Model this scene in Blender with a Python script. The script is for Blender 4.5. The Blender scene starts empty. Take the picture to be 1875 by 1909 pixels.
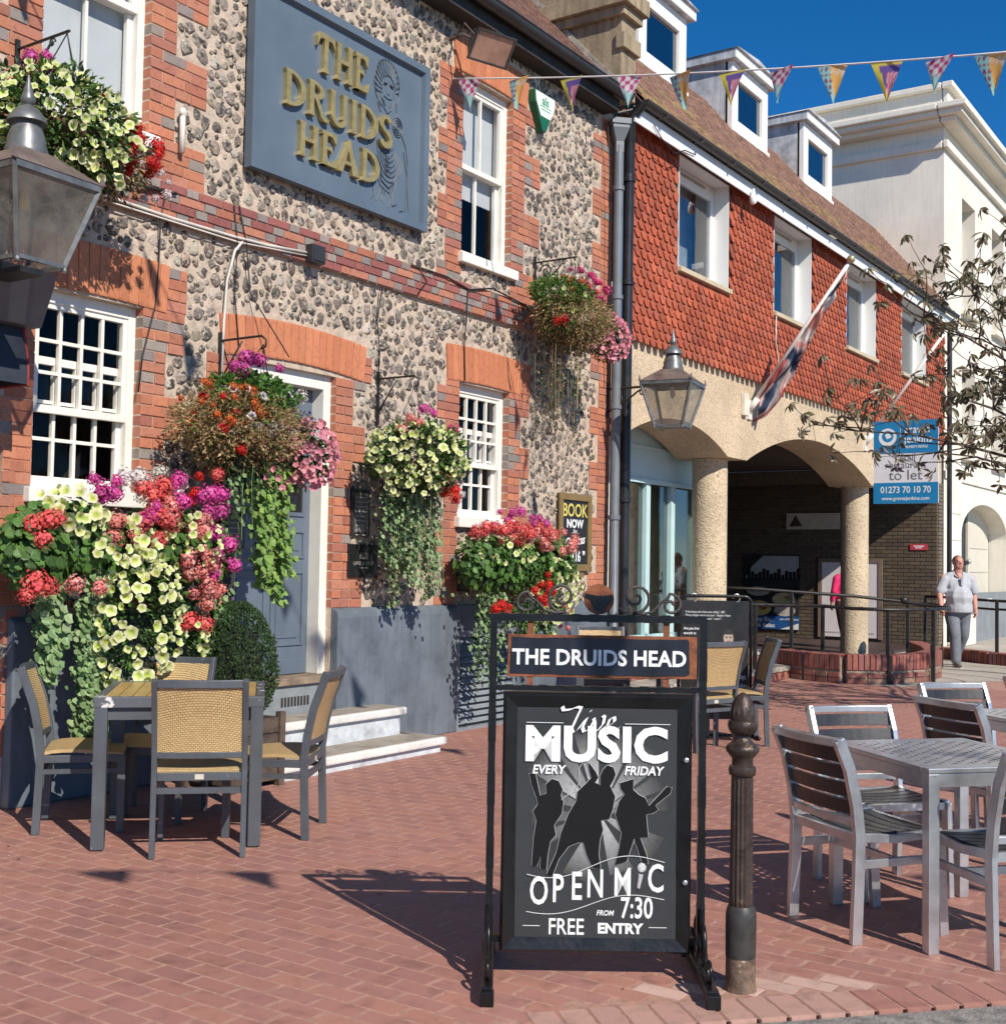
import bpy, bmesh, math, random
import numpy as np
from mathutils import Vector, Matrix, Euler, noise
R = math.radians
rnd = random.Random(7)
SC = bpy.context.scene
COL = SC.collection

# ------------------------------------------------------------------ camera, sky, sun, exposure
# world: x runs along the pub front, y goes into the buildings, z up; the pub front is the plane y = 0
PITCH, ROLL, YAW = R(2.434), R(0.977), R(55.90)
fw = Vector((math.sin(YAW)*math.cos(PITCH), math.cos(YAW)*math.cos(PITCH), math.sin(PITCH)))
rt = Vector((math.cos(YAW), -math.sin(YAW), 0))
up = rt.cross(fw)
rt2 = rt*math.cos(ROLL)+up*math.sin(ROLL)
up2 = -rt*math.sin(ROLL)+up*math.cos(ROLL)
cd = bpy.data.cameras.new('camera')
cd.sensor_fit = 'HORIZONTAL'; cd.sensor_width = 36; cd.lens = 2300/1875*36
cd.clip_start = 0.1; cd.clip_end = 2000
cam = bpy.data.objects.new('camera', cd); COL.objects.link(cam)
m4 = Matrix((rt2, up2, -fw)).transposed().to_4x4(); m4.translation = (0, -6.6, 1.5)
cam.matrix_world = m4
SC.camera = cam
CAMP = Vector((0, -6.6, 1.5))
def proj(p):                       # only used to rank pieces by how large they show
    v = Vector(p)-CAMP; z = v.dot(fw)
    return v.dot(rt2)/max(z, .01), v.dot(up2)/max(z, .01), z
SUN_EL = R(38.2)
SUN_DIR = Vector((-.401*math.cos(SUN_EL), -.916*math.cos(SUN_EL), math.sin(SUN_EL)))   # towards the sun
w = bpy.data.worlds.new('World'); SC.world = w; w.use_nodes = True
nt = w.node_tree; nt.nodes.clear()
sky = nt.nodes.new('ShaderNodeTexSky'); sky.sky_type = 'NISHITA'; sky.sun_disc = False
sky.sun_elevation = SUN_EL; sky.sun_rotation = math.atan2(SUN_DIR.x, SUN_DIR.y)
sky.altitude = 3500; sky.air_density = 1.0; sky.dust_density = 0.0; sky.ozone_density = 4.0
bg = nt.nodes.new('ShaderNodeBackground'); bg.inputs[1].default_value = 0.122
wo = nt.nodes.new('ShaderNodeOutputWorld')
hs = nt.nodes.new('ShaderNodeHueSaturation'); hs.inputs['Saturation'].default_value = 1.3
nt.links.new(sky.outputs[0], hs.inputs['Color']); nt.links.new(hs.outputs[0], bg.inputs[0]); nt.links.new(bg.outputs[0], wo.inputs[0])
ld = bpy.data.lights.new('sun', 'SUN'); ld.energy = 4.9; ld.angle = R(.5); ld.color = (1, .93, .82)
sun = bpy.data.objects.new('sun', ld); COL.objects.link(sun)
sun.rotation_euler = SUN_DIR.to_track_quat('Z', 'Y').to_euler()
sun.location = SUN_DIR*60
vs = SC.view_settings
vs.view_transform = 'Standard'; vs.look = 'None'; vs.exposure = 0.22; vs.gamma = 1.0; vs.use_curve_mapping = False
try:
    SC.cycles.max_bounces = 6; SC.cycles.transparent_max_bounces = 12; SC.cycles.use_denoising = True
except Exception: pass

# ------------------------------------------------------------------ materials
def lin(r, g, b):
    f = lambda c: (c/255/12.92) if c/255 <= .04045 else ((c/255+.055)/1.055)**2.4
    return (f(r), f(g), f(b))
MATS = {}
def nmat(name):
    m = bpy.data.materials.new(name); m.use_nodes = True
    t = m.node_tree; t.nodes.clear()
    o = t.nodes.new('ShaderNodeOutputMaterial')
    MATS[name] = m
    return m, t, o
def N(t, typ, **kw):
    n = t.nodes.new(typ)
    for k, v in kw.items():
        if k.startswith('i_'):
            key = k[2:]
            n.inputs[int(key) if key.isdigit() else key].default_value = v
        else: setattr(n, k, v)
    return n
def mixc(t, fac, a, b, blend='MIX'):
    n = t.nodes.new('ShaderNodeMix'); n.data_type = 'RGBA'; n.blend_type = blend
    for sock, v in ((n.inputs[0], fac), (n.inputs[6], a), (n.inputs[7], b)):
        if isinstance(v, bpy.types.NodeSocket): t.links.new(v, sock)
        elif isinstance(v, (int, float)): sock.default_value = v
        else: sock.default_value = (*v, 1)
    return n.outputs[2]
def ramp(t, fac, stops):
    n = t.nodes.new('ShaderNodeValToRGB'); e = n.color_ramp.elements
    while len(e) < len(stops): e.new(.5)
    for i, (p, c) in enumerate(stops):
        e[i].position = p; e[i].color = (*c, 1) if len(c) == 3 else c
    t.links.new(fac, n.inputs[0]); return n.outputs[0]
def mat(name, col, rough=.75, metal=0, var=.12, scale=6, bump=0, bscale=80, src=None, spots=None, spotscale=30, spotthr=.68, spec=.5, coat=0, transl=0, streak=0, world=False):
    """plain painted / stone / metal surface: base colour with two scales of mottling, optional spots and relief.
    src 'attr' multiplies the colour attribute Col, 'obj' the object colour."""
    if name in MATS: return MATS[name]
    m, t, o = nmat(name)
    p = N(t, 'ShaderNodeBsdfPrincipled'); t.links.new(p.outputs[0], o.inputs[0])
    p.inputs['Roughness'].default_value = rough; p.inputs['Metallic'].default_value = metal
    p.inputs['Specular IOR Level'].default_value = spec
    if coat: p.inputs['Coat Weight'].default_value = coat
    co = N(t, 'ShaderNodeNewGeometry').outputs['Position'] if world else N(t, 'ShaderNodeTexCoord').outputs['Object']
    n1 = N(t, 'ShaderNodeTexNoise', i_Scale=scale, i_Detail=6.0, i_Roughness=.65); t.links.new(co, n1.inputs[0])
    c = ramp(t, n1.outputs[0], [(.25, tuple(max(0, x*(1-2.2*var)) for x in col)), (.5, col), (.75, tuple(min(1, x*(1+1.6*var)) for x in col))])
    if src == 'attr':
        a = N(t, 'ShaderNodeAttribute', attribute_name='Col'); c = mixc(t, 1.0, c, a.outputs[0], 'MULTIPLY')
    elif src == 'obj':
        a = N(t, 'ShaderNodeObjectInfo'); c = mixc(t, 1.0, c, a.outputs['Color'], 'MULTIPLY')
    if streak:
        mp = N(t, 'ShaderNodeMapping'); mp.inputs['Scale'].default_value = (9, 9, .8); t.links.new(co, mp.inputs[0])
        ns = N(t, 'ShaderNodeTexNoise', i_Scale=2.0, i_Detail=5.0); t.links.new(mp.outputs[0], ns.inputs[0])
        f = ramp(t, ns.outputs[0], [(.45, (0, 0, 0)), (.75, (streak, streak, streak))])
        c = mixc(t, f, c, tuple(x*.45 for x in col))
    if spots:
        n2 = N(t, 'ShaderNodeTexNoise', i_Scale=spotscale, i_Detail=4.0, i_Roughness=.7); t.links.new(co, n2.inputs[0])
        f = ramp(t, n2.outputs[0], [(spotthr, (0, 0, 0)), (spotthr+.04, (1, 1, 1))])
        c = mixc(t, f, c, spots)
    t.links.new(c, p.inputs['Base Color'])
    rn = N(t, 'ShaderNodeMapRange'); rn.inputs[3].default_value = max(0, rough-.1); rn.inputs[4].default_value = min(1, rough+.12)
    t.links.new(n1.outputs[0], rn.inputs[0]); t.links.new(rn.outputs[0], p.inputs['Roughness'])
    if bump:
        n3 = N(t, 'ShaderNodeTexNoise', i_Scale=bscale, i_Detail=5.0, i_Roughness=.6); t.links.new(co, n3.inputs[0])
        b = N(t, 'ShaderNodeBump', i_Strength=bump, i_Distance=.01); t.links.new(n3.outputs[0], b.inputs['Height']); t.links.new(b.outputs[0], p.inputs['Normal'])
    if transl:
        tr = N(t, 'ShaderNodeBsdfTranslucent'); t.links.new(c, tr.inputs[0])
        mx = N(t, 'ShaderNodeMixShader', i_0=transl); t.links.new(p.outputs[0], mx.inputs[1]); t.links.new(tr.outputs[0], mx.inputs[2]); t.links.new(mx.outputs[0], o.inputs[0])
    return m
def glassmat(name, tint=(1, 1, 1), refl=.08, rough=.02, dirt=0, base=.03):
    if name in MATS: return MATS[name]
    m, t, o = nmat(name)
    tr = N(t, 'ShaderNodeBsdfTransparent'); tr.inputs[0].default_value = (*tint, 1)
    g = N(t, 'ShaderNodeBsdfGlossy'); g.inputs['Roughness'].default_value = rough
    f = N(t, 'ShaderNodeLayerWeight', i_Blend=.5)
    pw = N(t, 'ShaderNodeMath', operation='POWER', i_1=5.0); t.links.new(f.outputs['Facing'], pw.inputs[0])
    a = N(t, 'ShaderNodeMath', operation='MULTIPLY_ADD', i_1=.9, i_2=base+refl); t.links.new(pw.outputs[0], a.inputs[0])
    mx = N(t, 'ShaderNodeMixShader'); t.links.new(a.outputs[0], mx.inputs[0]); t.links.new(tr.outputs[0], mx.inputs[1]); t.links.new(g.outputs[0], mx.inputs[2])
    tcg = N(t, 'ShaderNodeTexCoord'); ng = N(t, 'ShaderNodeTexNoise', i_Scale=3.0, i_Detail=1.0); t.links.new(tcg.outputs['Object'], ng.inputs[0])
    b = N(t, 'ShaderNodeBump', i_Strength=.05, i_Distance=.05); t.links.new(ng.outputs[0], b.inputs['Height']); t.links.new(b.outputs[0], g.inputs['Normal'])
    if dirt:
        df = N(t, 'ShaderNodeBsdfDiffuse'); df.inputs[0].default_value = (.42,.40,.36,1); tl = N(t, 'ShaderNodeBsdfTranslucent'); tl.inputs[0].default_value = (.42,.40,.36,1)
        m1 = N(t, 'ShaderNodeMixShader', i_0=.5); t.links.new(df.outputs[0], m1.inputs[1]); t.links.new(tl.outputs[0], m1.inputs[2])
        n2 = N(t, 'ShaderNodeTexNoise', i_Scale=9.0, i_Detail=5.0); t.links.new(tcg.outputs['Object'], n2.inputs[0])
        f2 = ramp(t, n2.outputs[0], [(.3, (dirt*.6,)*3), (.75, (min(1, dirt*1.6),)*3)])
        m2 = N(t, 'ShaderNodeMixShader'); t.links.new(f2, m2.inputs[0]); t.links.new(mx.outputs[0], m2.inputs[1]); t.links.new(m1.outputs[0], m2.inputs[2]); mx = m2
    t.links.new(mx.outputs[0], o.inputs[0]); return m

# ------------------------------------------------------------------ mesh collecting
class MB:
    def __init__(s): s.v = []; s.f = []; s.c = []; s.M = None
    def add(s, vs, fs, col=None):
        k = len(s.v)
        if s.M is not None: vs = [s.M @ Vector(v) for v in vs]
        s.v.extend([tuple(v) for v in vs]); s.f.extend([tuple(i+k for i in f) for f in fs])
        s.c.extend([col if col else (1, 1, 1)]*len(vs)); return s
    def box(s, x0, x1, y0, y1, z0, z1, col=None):
        return s.add([(x0,y0,z0),(x1,y0,z0),(x1,y1,z0),(x0,y1,z0),(x0,y0,z1),(x1,y0,z1),(x1,y1,z1),(x0,y1,z1)],
                     [(0,3,2,1),(4,5,6,7),(0,1,5,4),(1,2,6,5),(2,3,7,6),(3,0,4,7)], col)
    def obox(s, c, size, rot=None, col=None):
        a, b, d = (x/2 for x in size); q = rot if rot is not None else Matrix.Identity(3)
        c = Vector(c)
        vs = [c+q@Vector((x,y,z)) for z in (-d,d) for x,y in ((-a,-b),(a,-b),(a,b),(-a,b))]
        return s.add(vs, [(0,3,2,1),(4,5,6,7),(0,1,5,4),(1,2,6,5),(2,3,7,6),(3,0,4,7)], col)
    def bar(s, p0, p1, w, h, upv=(0,0,1), col=None):
        p0 = Vector(p0); p1 = Vector(p1); d = p1-p0; L = d.length; d.normalize()
        u = Vector(upv)
        if abs(d.dot(u)) > .98: u = Vector((0,1,0)) if abs(d.y) < .9 else Vector((1,0,0))
        sx = d.cross(u).normalized(); uz = sx.cross(d)
        q = Matrix((sx, d, uz)).transposed()
        return s.obox((p0+p1)/2, (w, L, h), q, col)
    def sweep(s, pts, w, h, side=(1,0,0), col=None):
        """rectangular section (w along side, h across) swept along pts"""
        pts = [Vector(p) for p in pts]; sd = Vector(side).normalized(); vs = []; fs = []
        for i, p in enumerate(pts):
            d = (pts[min(i+1, len(pts)-1)]-pts[max(i-1, 0)]).normalized(); n = d.cross(sd).normalized()
            vs += [p-sd*w/2-n*h/2, p+sd*w/2-n*h/2, p+sd*w/2+n*h/2, p-sd*w/2+n*h/2]
        for i in range(len(pts)-1):
            a = 4*i
            for k in range(4): fs.append((a+k, a+(k+1)%4, a+4+(k+1)%4, a+4+k))
        e = 4*(len(pts)-1); fs += [(3,2,1,0), (e,e+1,e+2,e+3)]
        return s.add(vs, fs, col)
    def tube(s, pts, r, n=6, col=None, closed=False):
        pts = [Vector(p) for p in pts]; rs = r if isinstance(r, (list, tuple)) else [r]*len(pts)
        vs = []; fs = []; L = len(pts); last = None
        for i, p in enumerate(pts):
            a = pts[(i-1) % L] if closed else pts[max(i-1, 0)]
            b = pts[(i+1) % L] if closed else pts[min(i+1, L-1)]
            d = (b-a)
            d = d.normalized() if d.length > 1e-9 else Vector((0,0,1))
            if last is None:
                u = Vector((0,0,1)) if abs(d.z) < .9 else Vector((1,0,0))
            else: u = last
            x = d.cross(u)
            if x.length < 1e-6: x = d.cross(Vector((1,0,0)))
            x.normalize(); y = x.cross(d).normalized(); last = y
            for k in range(n):
                t = 2*math.pi*k/n; vs.append(p+(x*math.cos(t)+y*math.sin(t))*rs[i])
        for i in range(L if closed else L-1):
            for k in range(n): fs.append((i*n+k, i*n+(k+1)%n, ((i+1)%L)*n+(k+1)%n, ((i+1)%L)*n+k))
        if not closed: fs += [tuple(range(n-1,-1,-1)), tuple((L-1)*n+k for k in range(n))]
        return s.add(vs, fs, col)
    def lathe(s, prof, n=20, c=(0,0,0), col=None, flute=None):
        vs = []; fs = []
        for j, (r, z) in enumerate(prof):
            for k in range(n):
                t = 2*math.pi*k/n; rr = r
                if flute and flute(j) and k % 2: rr = r*.9
                vs.append((c[0]+rr*math.cos(t), c[1]+rr*math.sin(t), c[2]+z))
        for i in range(len(prof)-1):
            for k in range(n): fs.append((i*n+k, i*n+(k+1)%n, (i+1)*n+(k+1)%n, (i+1)*n+k))
        fs += [tuple(range(n-1,-1,-1)), tuple((len(prof)-1)*n+k for k in range(n))]
        return s.add(vs, fs, col)
    def prism(s, poly, y0, y1, ax='xz', col=None):
        """polygon in x,z (counter-clockwise seen from the street) pushed from y0 (front) to y1"""
        n = len(poly)
        if ax == 'xz': vs = [(a, y0, b) for a, b in poly]+[(a, y1, b) for a, b in poly]
        elif ax == 'yz': vs = [(y0, a, b) for a, b in poly]+[(y1, a, b) for a, b in poly]
        else: vs = [(a, b, y1) for a, b in poly]+[(a, b, y0) for a, b in poly]
        fs = [tuple(range(n)), tuple(range(2*n-1, n-1, -1))]+[(i, n+i, n+(i+1)%n, (i+1)%n) for i in range(n)]
        return s.add(vs, fs, col)
    def ball(s, c, r, n=8, m=6, col=None):
        rr = r if isinstance(r, (list, tuple, Vector)) else (r, r, r)
        vs = [(c[0], c[1], c[2]-rr[2])]; fs = []
        for j in range(1, m):
            p = -math.pi/2+math.pi*j/m
            for k in range(n):
                t = 2*math.pi*k/n
                vs.append((c[0]+rr[0]*math.cos(p)*math.cos(t), c[1]+rr[1]*math.cos(p)*math.sin(t), c[2]+rr[2]*math.sin(p)))
        vs.append((c[0], c[1], c[2]+rr[2])); T = len(vs)-1
        for k in range(n):
            fs.append((0, 1+(k+1)%n, 1+k)); fs.append((T, T-n+k, T-n+(k+1)%n))
        for j in range(m-2):
            for k in range(n):
                a = 1+j*n; fs.append((a+k, a+(k+1)%n, a+n+(k+1)%n, a+n+k))
        return s.add(vs, fs, col)
    def mesh(s, name, m=None, smooth=False, bevel=0, attr=False, auto=None):
        me = bpy.data.meshes.new(name); me.from_pydata(s.v, [], s.f); me.update()
        if attr:
            a = me.color_attributes.new('Col', 'FLOAT_COLOR', 'POINT')
            a.data.foreach_set('color', np.array([(*c, 1) for c in s.c], dtype=np.float32).ravel())
        bm = None
        if bevel:
            bm = bmesh.new(); bm.from_mesh(me)
            ed = [e for e in bm.edges if len(e.link_faces) == 2 and e.calc_face_angle(0) > R(35)]
            bmesh.ops.bevel(bm, geom=ed, offset=bevel, segments=2, profile=.6, affect='EDGES', clamp_overlap=True)
            bm.to_mesh(me); bm.free()
        if smooth:
            me.polygons.foreach_set('use_smooth', [True]*len(me.polygons))
            if auto: me.set_sharp_from_angle(angle=R(auto))
        if m: me.materials.append(m)
        return me
    def build(s, name, m=None, parent=None, smooth=False, bevel=0, attr=False, auto=None, kind=None):
        o = bpy.data.objects.new(name, s.mesh(name, m, smooth, bevel, attr, auto)); COL.objects.link(o)
        if parent is not None: o.parent = parent
        if kind: o['kind'] = kind
        return o
def link(name, me, parent=None, loc=(0,0,0), rot=(0,0,0), scale=(1,1,1), color=None):
    o = bpy.data.objects.new(name, me); COL.objects.link(o); o.parent = parent
    o.location = loc; o.rotation_euler = rot; o.scale = scale
    if color: o.color = (*color, 1)
    return o
def tag(o, label, cat, group=None, kind=None):
    if label: o['label'] = label
    if cat: o['category'] = cat
    if group: o['group'] = group
    if kind: o['kind'] = kind
    return o
def thing(name, label, cat, loc=(0,0,0), rz=0, group=None):
    o = bpy.data.objects.new(name, None); COL.objects.link(o); o.location = loc; o.rotation_euler = (0,0,rz)
    o.empty_display_size = .1
    return tag(o, label, cat, group)
def dup(root, loc, rz, label, extra=None):
    r = root.copy(); COL.objects.link(r); r.location = loc; r.rotation_euler = (0,0,rz); r['label'] = label
    for ch in list(root.children):
        c = ch.copy(); COL.objects.link(c); c.parent = r
        for g in list(ch.children):
            d = g.copy(); COL.objects.link(d); d.parent = c
    return r
def struct(o): o['kind'] = 'structure'; return o
FONT = {}
def textmb(mb, body, size, org, ux=(1,0,0), uz=(0,0,1), depth=.001, bold=0, shear=0, sx=1, align='CENTER', space=1, col=None):
    """lettering from the built-in face, laid with its baseline at org along ux, upright along uz, proud by depth"""
    c = bpy.data.curves.new('lettering', 'FONT'); c.body = body; c.size = size; c.align_x = align
    c.extrude = depth/2; c.offset = bold; c.shear = shear; c.space_character = space; c.resolution_u = 3
    o = bpy.data.objects.new('lettering', c); me = bpy.data.meshes.new_from_object(o)
    ux = Vector(ux); uz = Vector(uz); n = ux.cross(uz); org = Vector(org)
    vs = [org+ux*(v.co.x*sx)+uz*v.co.y+n*(v.co.z) for v in me.vertices]
    mb.add(vs, [tuple(p.vertices) for p in me.polygons], col)
    bpy.data.objects.remove(o); bpy.data.curves.remove(c); bpy.data.meshes.remove(me)
    return mb
def arc(cx, cz, rx, rz, a0, a1, n=12): return [(cx+rx*math.cos(R(a0+(a1-a0)*i/n)), cz+rz*math.sin(R(a0+(a1-a0)*i/n))) for i in range(n+1)]
def jit(c, a=.15):
    k = 1+rnd.uniform(-a, a); return tuple(max(0, min(1.5, x*k*(1+rnd.uniform(-a*.25, a*.25)))) for x in c)
# ------------------------------------------------------------------ ground and paving
BRICKS = {}
def unit_brick(m, name='brick', ch=.045):
    k = (name, m.name)
    if k not in BRICKS:
        b = MB().box(-.5, .5, -.5, .5, -.5, .5); me = b.mesh(name, m, bevel=0)
        bm = bmesh.new(); bm.from_mesh(me)
        bmesh.ops.bevel(bm, geom=list(bm.edges), offset=ch, segments=1, affect='EDGES'); bm.to_mesh(me); bm.free()
        BRICKS[k] = me
    return BRICKS[k]
def emit_pieces(pieces, parent, name, m_obj, m_attr, unit=None, limit=300, rest='rest_of_bricks', smooth=False):
    """pieces: (centre, size, rot(Euler or None), colour).  The ones that show largest become objects, the others one joined part"""
    def show(p):
        u, v, z = proj(p[0])
        vis = abs(u) < .43 and abs(v) < .44 and z > .5
        return (max(p[1][0], p[1][1])*max(p[1][2], min(p[1][0], p[1][1])))/z**2 if vis else 0
    order = sorted(pieces, key=show, reverse=True)
    me = unit(0) if callable(unit) else (unit or unit_brick(m_obj))
    for i, p in enumerate(order[:limit]):
        mm = unit(i) if callable(unit) else me
        link(name, mm, parent, p[0], p[2] or (0,0,0), p[1], p[3])
    if len(order) > limit:
        vs = []; fs = []; cs = []
        cache = {}
        for i, p in enumerate(order[limit:]):
            mm = unit(i) if callable(unit) else me
            if mm.name not in cache: cache[mm.name] = ([v.co.copy() for v in mm.vertices], [tuple(f.vertices) for f in mm.polygons])
            vv, ff = cache[mm.name]
            M = Matrix.Translation(p[0]) @ (Euler(p[2]).to_matrix().to_4x4() if p[2] else Matrix.Identity(4)) @ Matrix.Diagonal((*p[1], 1))
            k = len(vs); vs.extend([tuple(M @ v) for v in vv]); fs.extend([tuple(a+k for a in f) for f in ff]); cs.extend([p[3]]*len(vv))
        mb = MB(); mb.v = vs; mb.f = fs; mb.c = cs
        mb.build(rest, m_attr, parent, attr=True, kind='stuff', smooth=smooth)

PAVE_N = dict(rough=.62, var=.16, scale=9, bump=.3, bscale=140, spots=(.36, .24, .20), spotscale=14, spotthr=.68, world=True, spec=.35)
paveM_o = mat('paving_brick', (1, 1, 1), src='obj', **PAVE_N)
paveM_a = mat('paving_brick_joined', (1, 1, 1), src='attr', **PAVE_N)
jointM = mat('sand_joint', (.42, .235, .175), rough=.95, var=.2, scale=25, bump=.6, bscale=200)
g = MB().add([(-150,-150,-.02),(150,-150,-.02),(150,150,-.02),(-150,150,-.02)], [(0,1,2,3)])
ground = struct(g.build('ground', mat('ground_asphalt', (.12, .115, .11), rough=.9, var=.2, scale=3, bump=.5, bscale=60)))
# red brick paving: running bond, long side square to the pub front
KP = [Vector((3.65,-4.72)), Vector((4.62,-5.62)), Vector((6.2,-7.1))]          # kerb line between paving and road
kd = (KP[1]-KP[0]).normalized(); kn = Vector((-kd.y, kd.x))                        # kn points to the pub side
def side(p): return (Vector((p[0], p[1]))-KP[0]).dot(kn)
g = MB().add([(-6,.3,-.0009),(-6,-3.2,-.0009),(2.1,-3.2,-.0009),(3.65,-4.7,-.0009),(6.3,-7.2,-.0009),(22,-7.2,-.0009),(22,.3,-.0009)], [(0,1,2,3,4,5,6)])
paving = struct(g.build('brick_paving', jointM))
pieces = []
bw, bl = .1, .2
for ix in range(-45, 168):
    x = ix*bw
    for iy in range(-38, 3):
        y = iy*bl+(bl/2 if ix % 2 else 0)
        if y > .1 or side((x, y)) < .2: continue
        u, v, z = proj((x, y, 0))
        if z < 2.5 or z > 19 or abs(u) > .72: continue
        if x > 16.1 and y > -2.3+(x-16.1)*-.35: continue
        big = noise.noise(Vector((x*.6, y*.6, 3)))
        c = random.Random(ix*977+iy).choice([(.345,.167,.132),(.355,.169,.130),(.337,.164,.134),(.362,.172,.132),(.325,.158,.129)])
        k = 1+.16*big+.10*noise.noise(Vector((x*2.3, y*2.3, 9))); c = jit(tuple(a*k for a in c), .04)
        j = rnd.uniform(.0028, .0065) if rnd.random() < .88 else .011
        j *= max(.35, .85+1.3*noise.noise(Vector((x*.9, y*.9, 21)))+.6*noise.noise(Vector((x*4, y*4, 2))))
        q_ = Vector((x, y))-Vector((4.24,-4.86)); e_ = (q_.dot(kd)/.42)**2+(q_.dot(kn)/.15)**2+.5*noise.noise(Vector((x*5,y*5,1)))
        if e_ < 1.25: f_ = min(1, (1.25-e_)*2); c = tuple(a*(1-f_)+b*f_ for a, b in zip(c, jit((.55,.37,.30), .08)))
        pieces.append(((x, y, -.03+rnd.uniform(-.0007, .0007)), (bw-j, bl-j, .06), (rnd.uniform(-.002,.002), rnd.uniform(-.003,.003), rnd.uniform(-.012,.012)), c))
# soldier course along the kerb
L = 0
while L < 3.4:
    p = KP[0]+kd*(L-.3)+kn*.105
    c = (.46,.27,.215) if L < 1.15 else (.37,.175,.135)
    pieces.append(((p.x, p.y, -.028), (.098, .205, .062), (0, 0, math.atan2(kn.y, kn.x)-math.pi/2), jit(c, .06)))
    L += .108
emit_pieces(pieces, paving, 'brick', paveM_o, paveM_a, rest='distant_bricks')
# road edge
g = MB().add([(*(KP[0]-kd*9+kn*.0),-.008),(*(KP[0]-kd*9-kn*6),-.008),(*(KP[2]+kd*6-kn*6),-.008),(*(KP[2]+kd*6),-.008)], [(0,1,2,3)])
struct(g.build('road', mat('road_setts', (.24,.22,.20), rough=.85, var=.3, scale=20, bump=.8, bscale=90)))

# ------------------------------------------------------------------ the pub
brickM_o = mat('red_brick', (1,1,1), rough=.85, var=.16, scale=30, bump=.5, bscale=180, src='obj', world=True, spots=(.45,.36,.30), spotscale=40, spotthr=.71)
brickM_a = mat('red_brick_joined', (1,1,1), rough=.85, var=.16, scale=30, bump=.5, bscale=180, src='attr', world=True, spots=(.45,.36,.30), spotscale=40, spotthr=.71)
mortarM = mat('flint_mortar', (.51,.405,.315), rough=.95, var=.22, scale=12, bump=.9, bscale=70)
blueM = mat('blue_grey_paint', (.125,.15,.178), rough=.55, var=.2, scale=2.6, bump=.4, bscale=18, spots=(.36,.38,.40), spotscale=30, spotthr=.72, streak=.35)
whiteM = mat('white_gloss_paint', (.78,.76,.70), rough=.4, var=.05, scale=4, bump=.1, bscale=60)
greyPaneM = glassmat('pane_glass', (1,1,1), .0, .02, 0, .008)
pub = thing('pub_building', 'flint and brick pub with white sash windows and blue painted base', 'building')
PUBHOLES = [(4.60,5.415,1.86,3.17),(4.58,5.415,4.28,6.02),(6.28,7.34,.30,2.97),(9.0,9.815,1.86,3.15),(8.98,9.80,4.28,6.0),(3.3,4.45,.1,2.45)]
def wall_holes(mb, x0, x1, z0, z1, holes, y, depth):
    xs = sorted({x0, x1, *[h[0] for h in holes], *[h[1] for h in holes]}); zs = sorted({z0, z1, *[h[2] for h in holes], *[h[3] for h in holes]})
    xs = [a for a in xs if x0 <= a <= x1]; zs = [a for a in zs if z0 <= a <= z1]
    for i in range(len(xs)-1):
        for j in range(len(zs)-1):
            cx, cz = (xs[i]+xs[i+1])/2, (zs[j]+zs[j+1])/2
            if any(h[0] < cx < h[1] and h[2] < cz < h[3] for h in holes): continue
            mb.add([(xs[i],y,zs[j]),(xs[i+1],y,zs[j]),(xs[i+1],y,zs[j+1]),(xs[i],y,zs[j+1])], [(0,1,2,3)])
    for a, b, c, d in holes:
        mb.add([(a,y,c),(a,y+depth,c),(a,y+depth,d),(a,y,d)], [(0,1,2,3)]); mb.add([(b,y,c),(b,y+depth,c),(b,y+depth,d),(b,y,d)], [(3,2,1,0)])
        mb.add([(a,y,d),(b,y,d),(b,y+depth,d),(a,y+depth,d)], [(3,2,1,0)]); mb.add([(a,y,c),(b,y,c),(b,y+depth,c),(a,y+depth,c)], [(0,1,2,3)])
mb = MB(); wall_holes(mb, -6, 11.8, 0, 6.5, PUBHOLES, 0, .24)
mb.add([(11.8,0,0),(11.8,8,0),(11.8,8,8),(11.8,0,8)], [(0,1,2,3)])
mb.add([(-6,0,0),(-6,8,0),(-6,8,8),(-6,0,8)], [(3,2,1,0)])
mb.build('wall', mortarM, pub)
# dark rooms behind the openings
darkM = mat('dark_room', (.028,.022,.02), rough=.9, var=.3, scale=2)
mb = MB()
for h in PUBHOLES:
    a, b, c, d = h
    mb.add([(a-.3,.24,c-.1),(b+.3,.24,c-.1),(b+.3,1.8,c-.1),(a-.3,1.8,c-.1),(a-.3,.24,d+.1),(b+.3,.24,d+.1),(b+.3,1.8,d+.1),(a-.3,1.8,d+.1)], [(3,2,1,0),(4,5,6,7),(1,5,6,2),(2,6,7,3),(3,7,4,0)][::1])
mb.build('room', darkM, pub)
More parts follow.
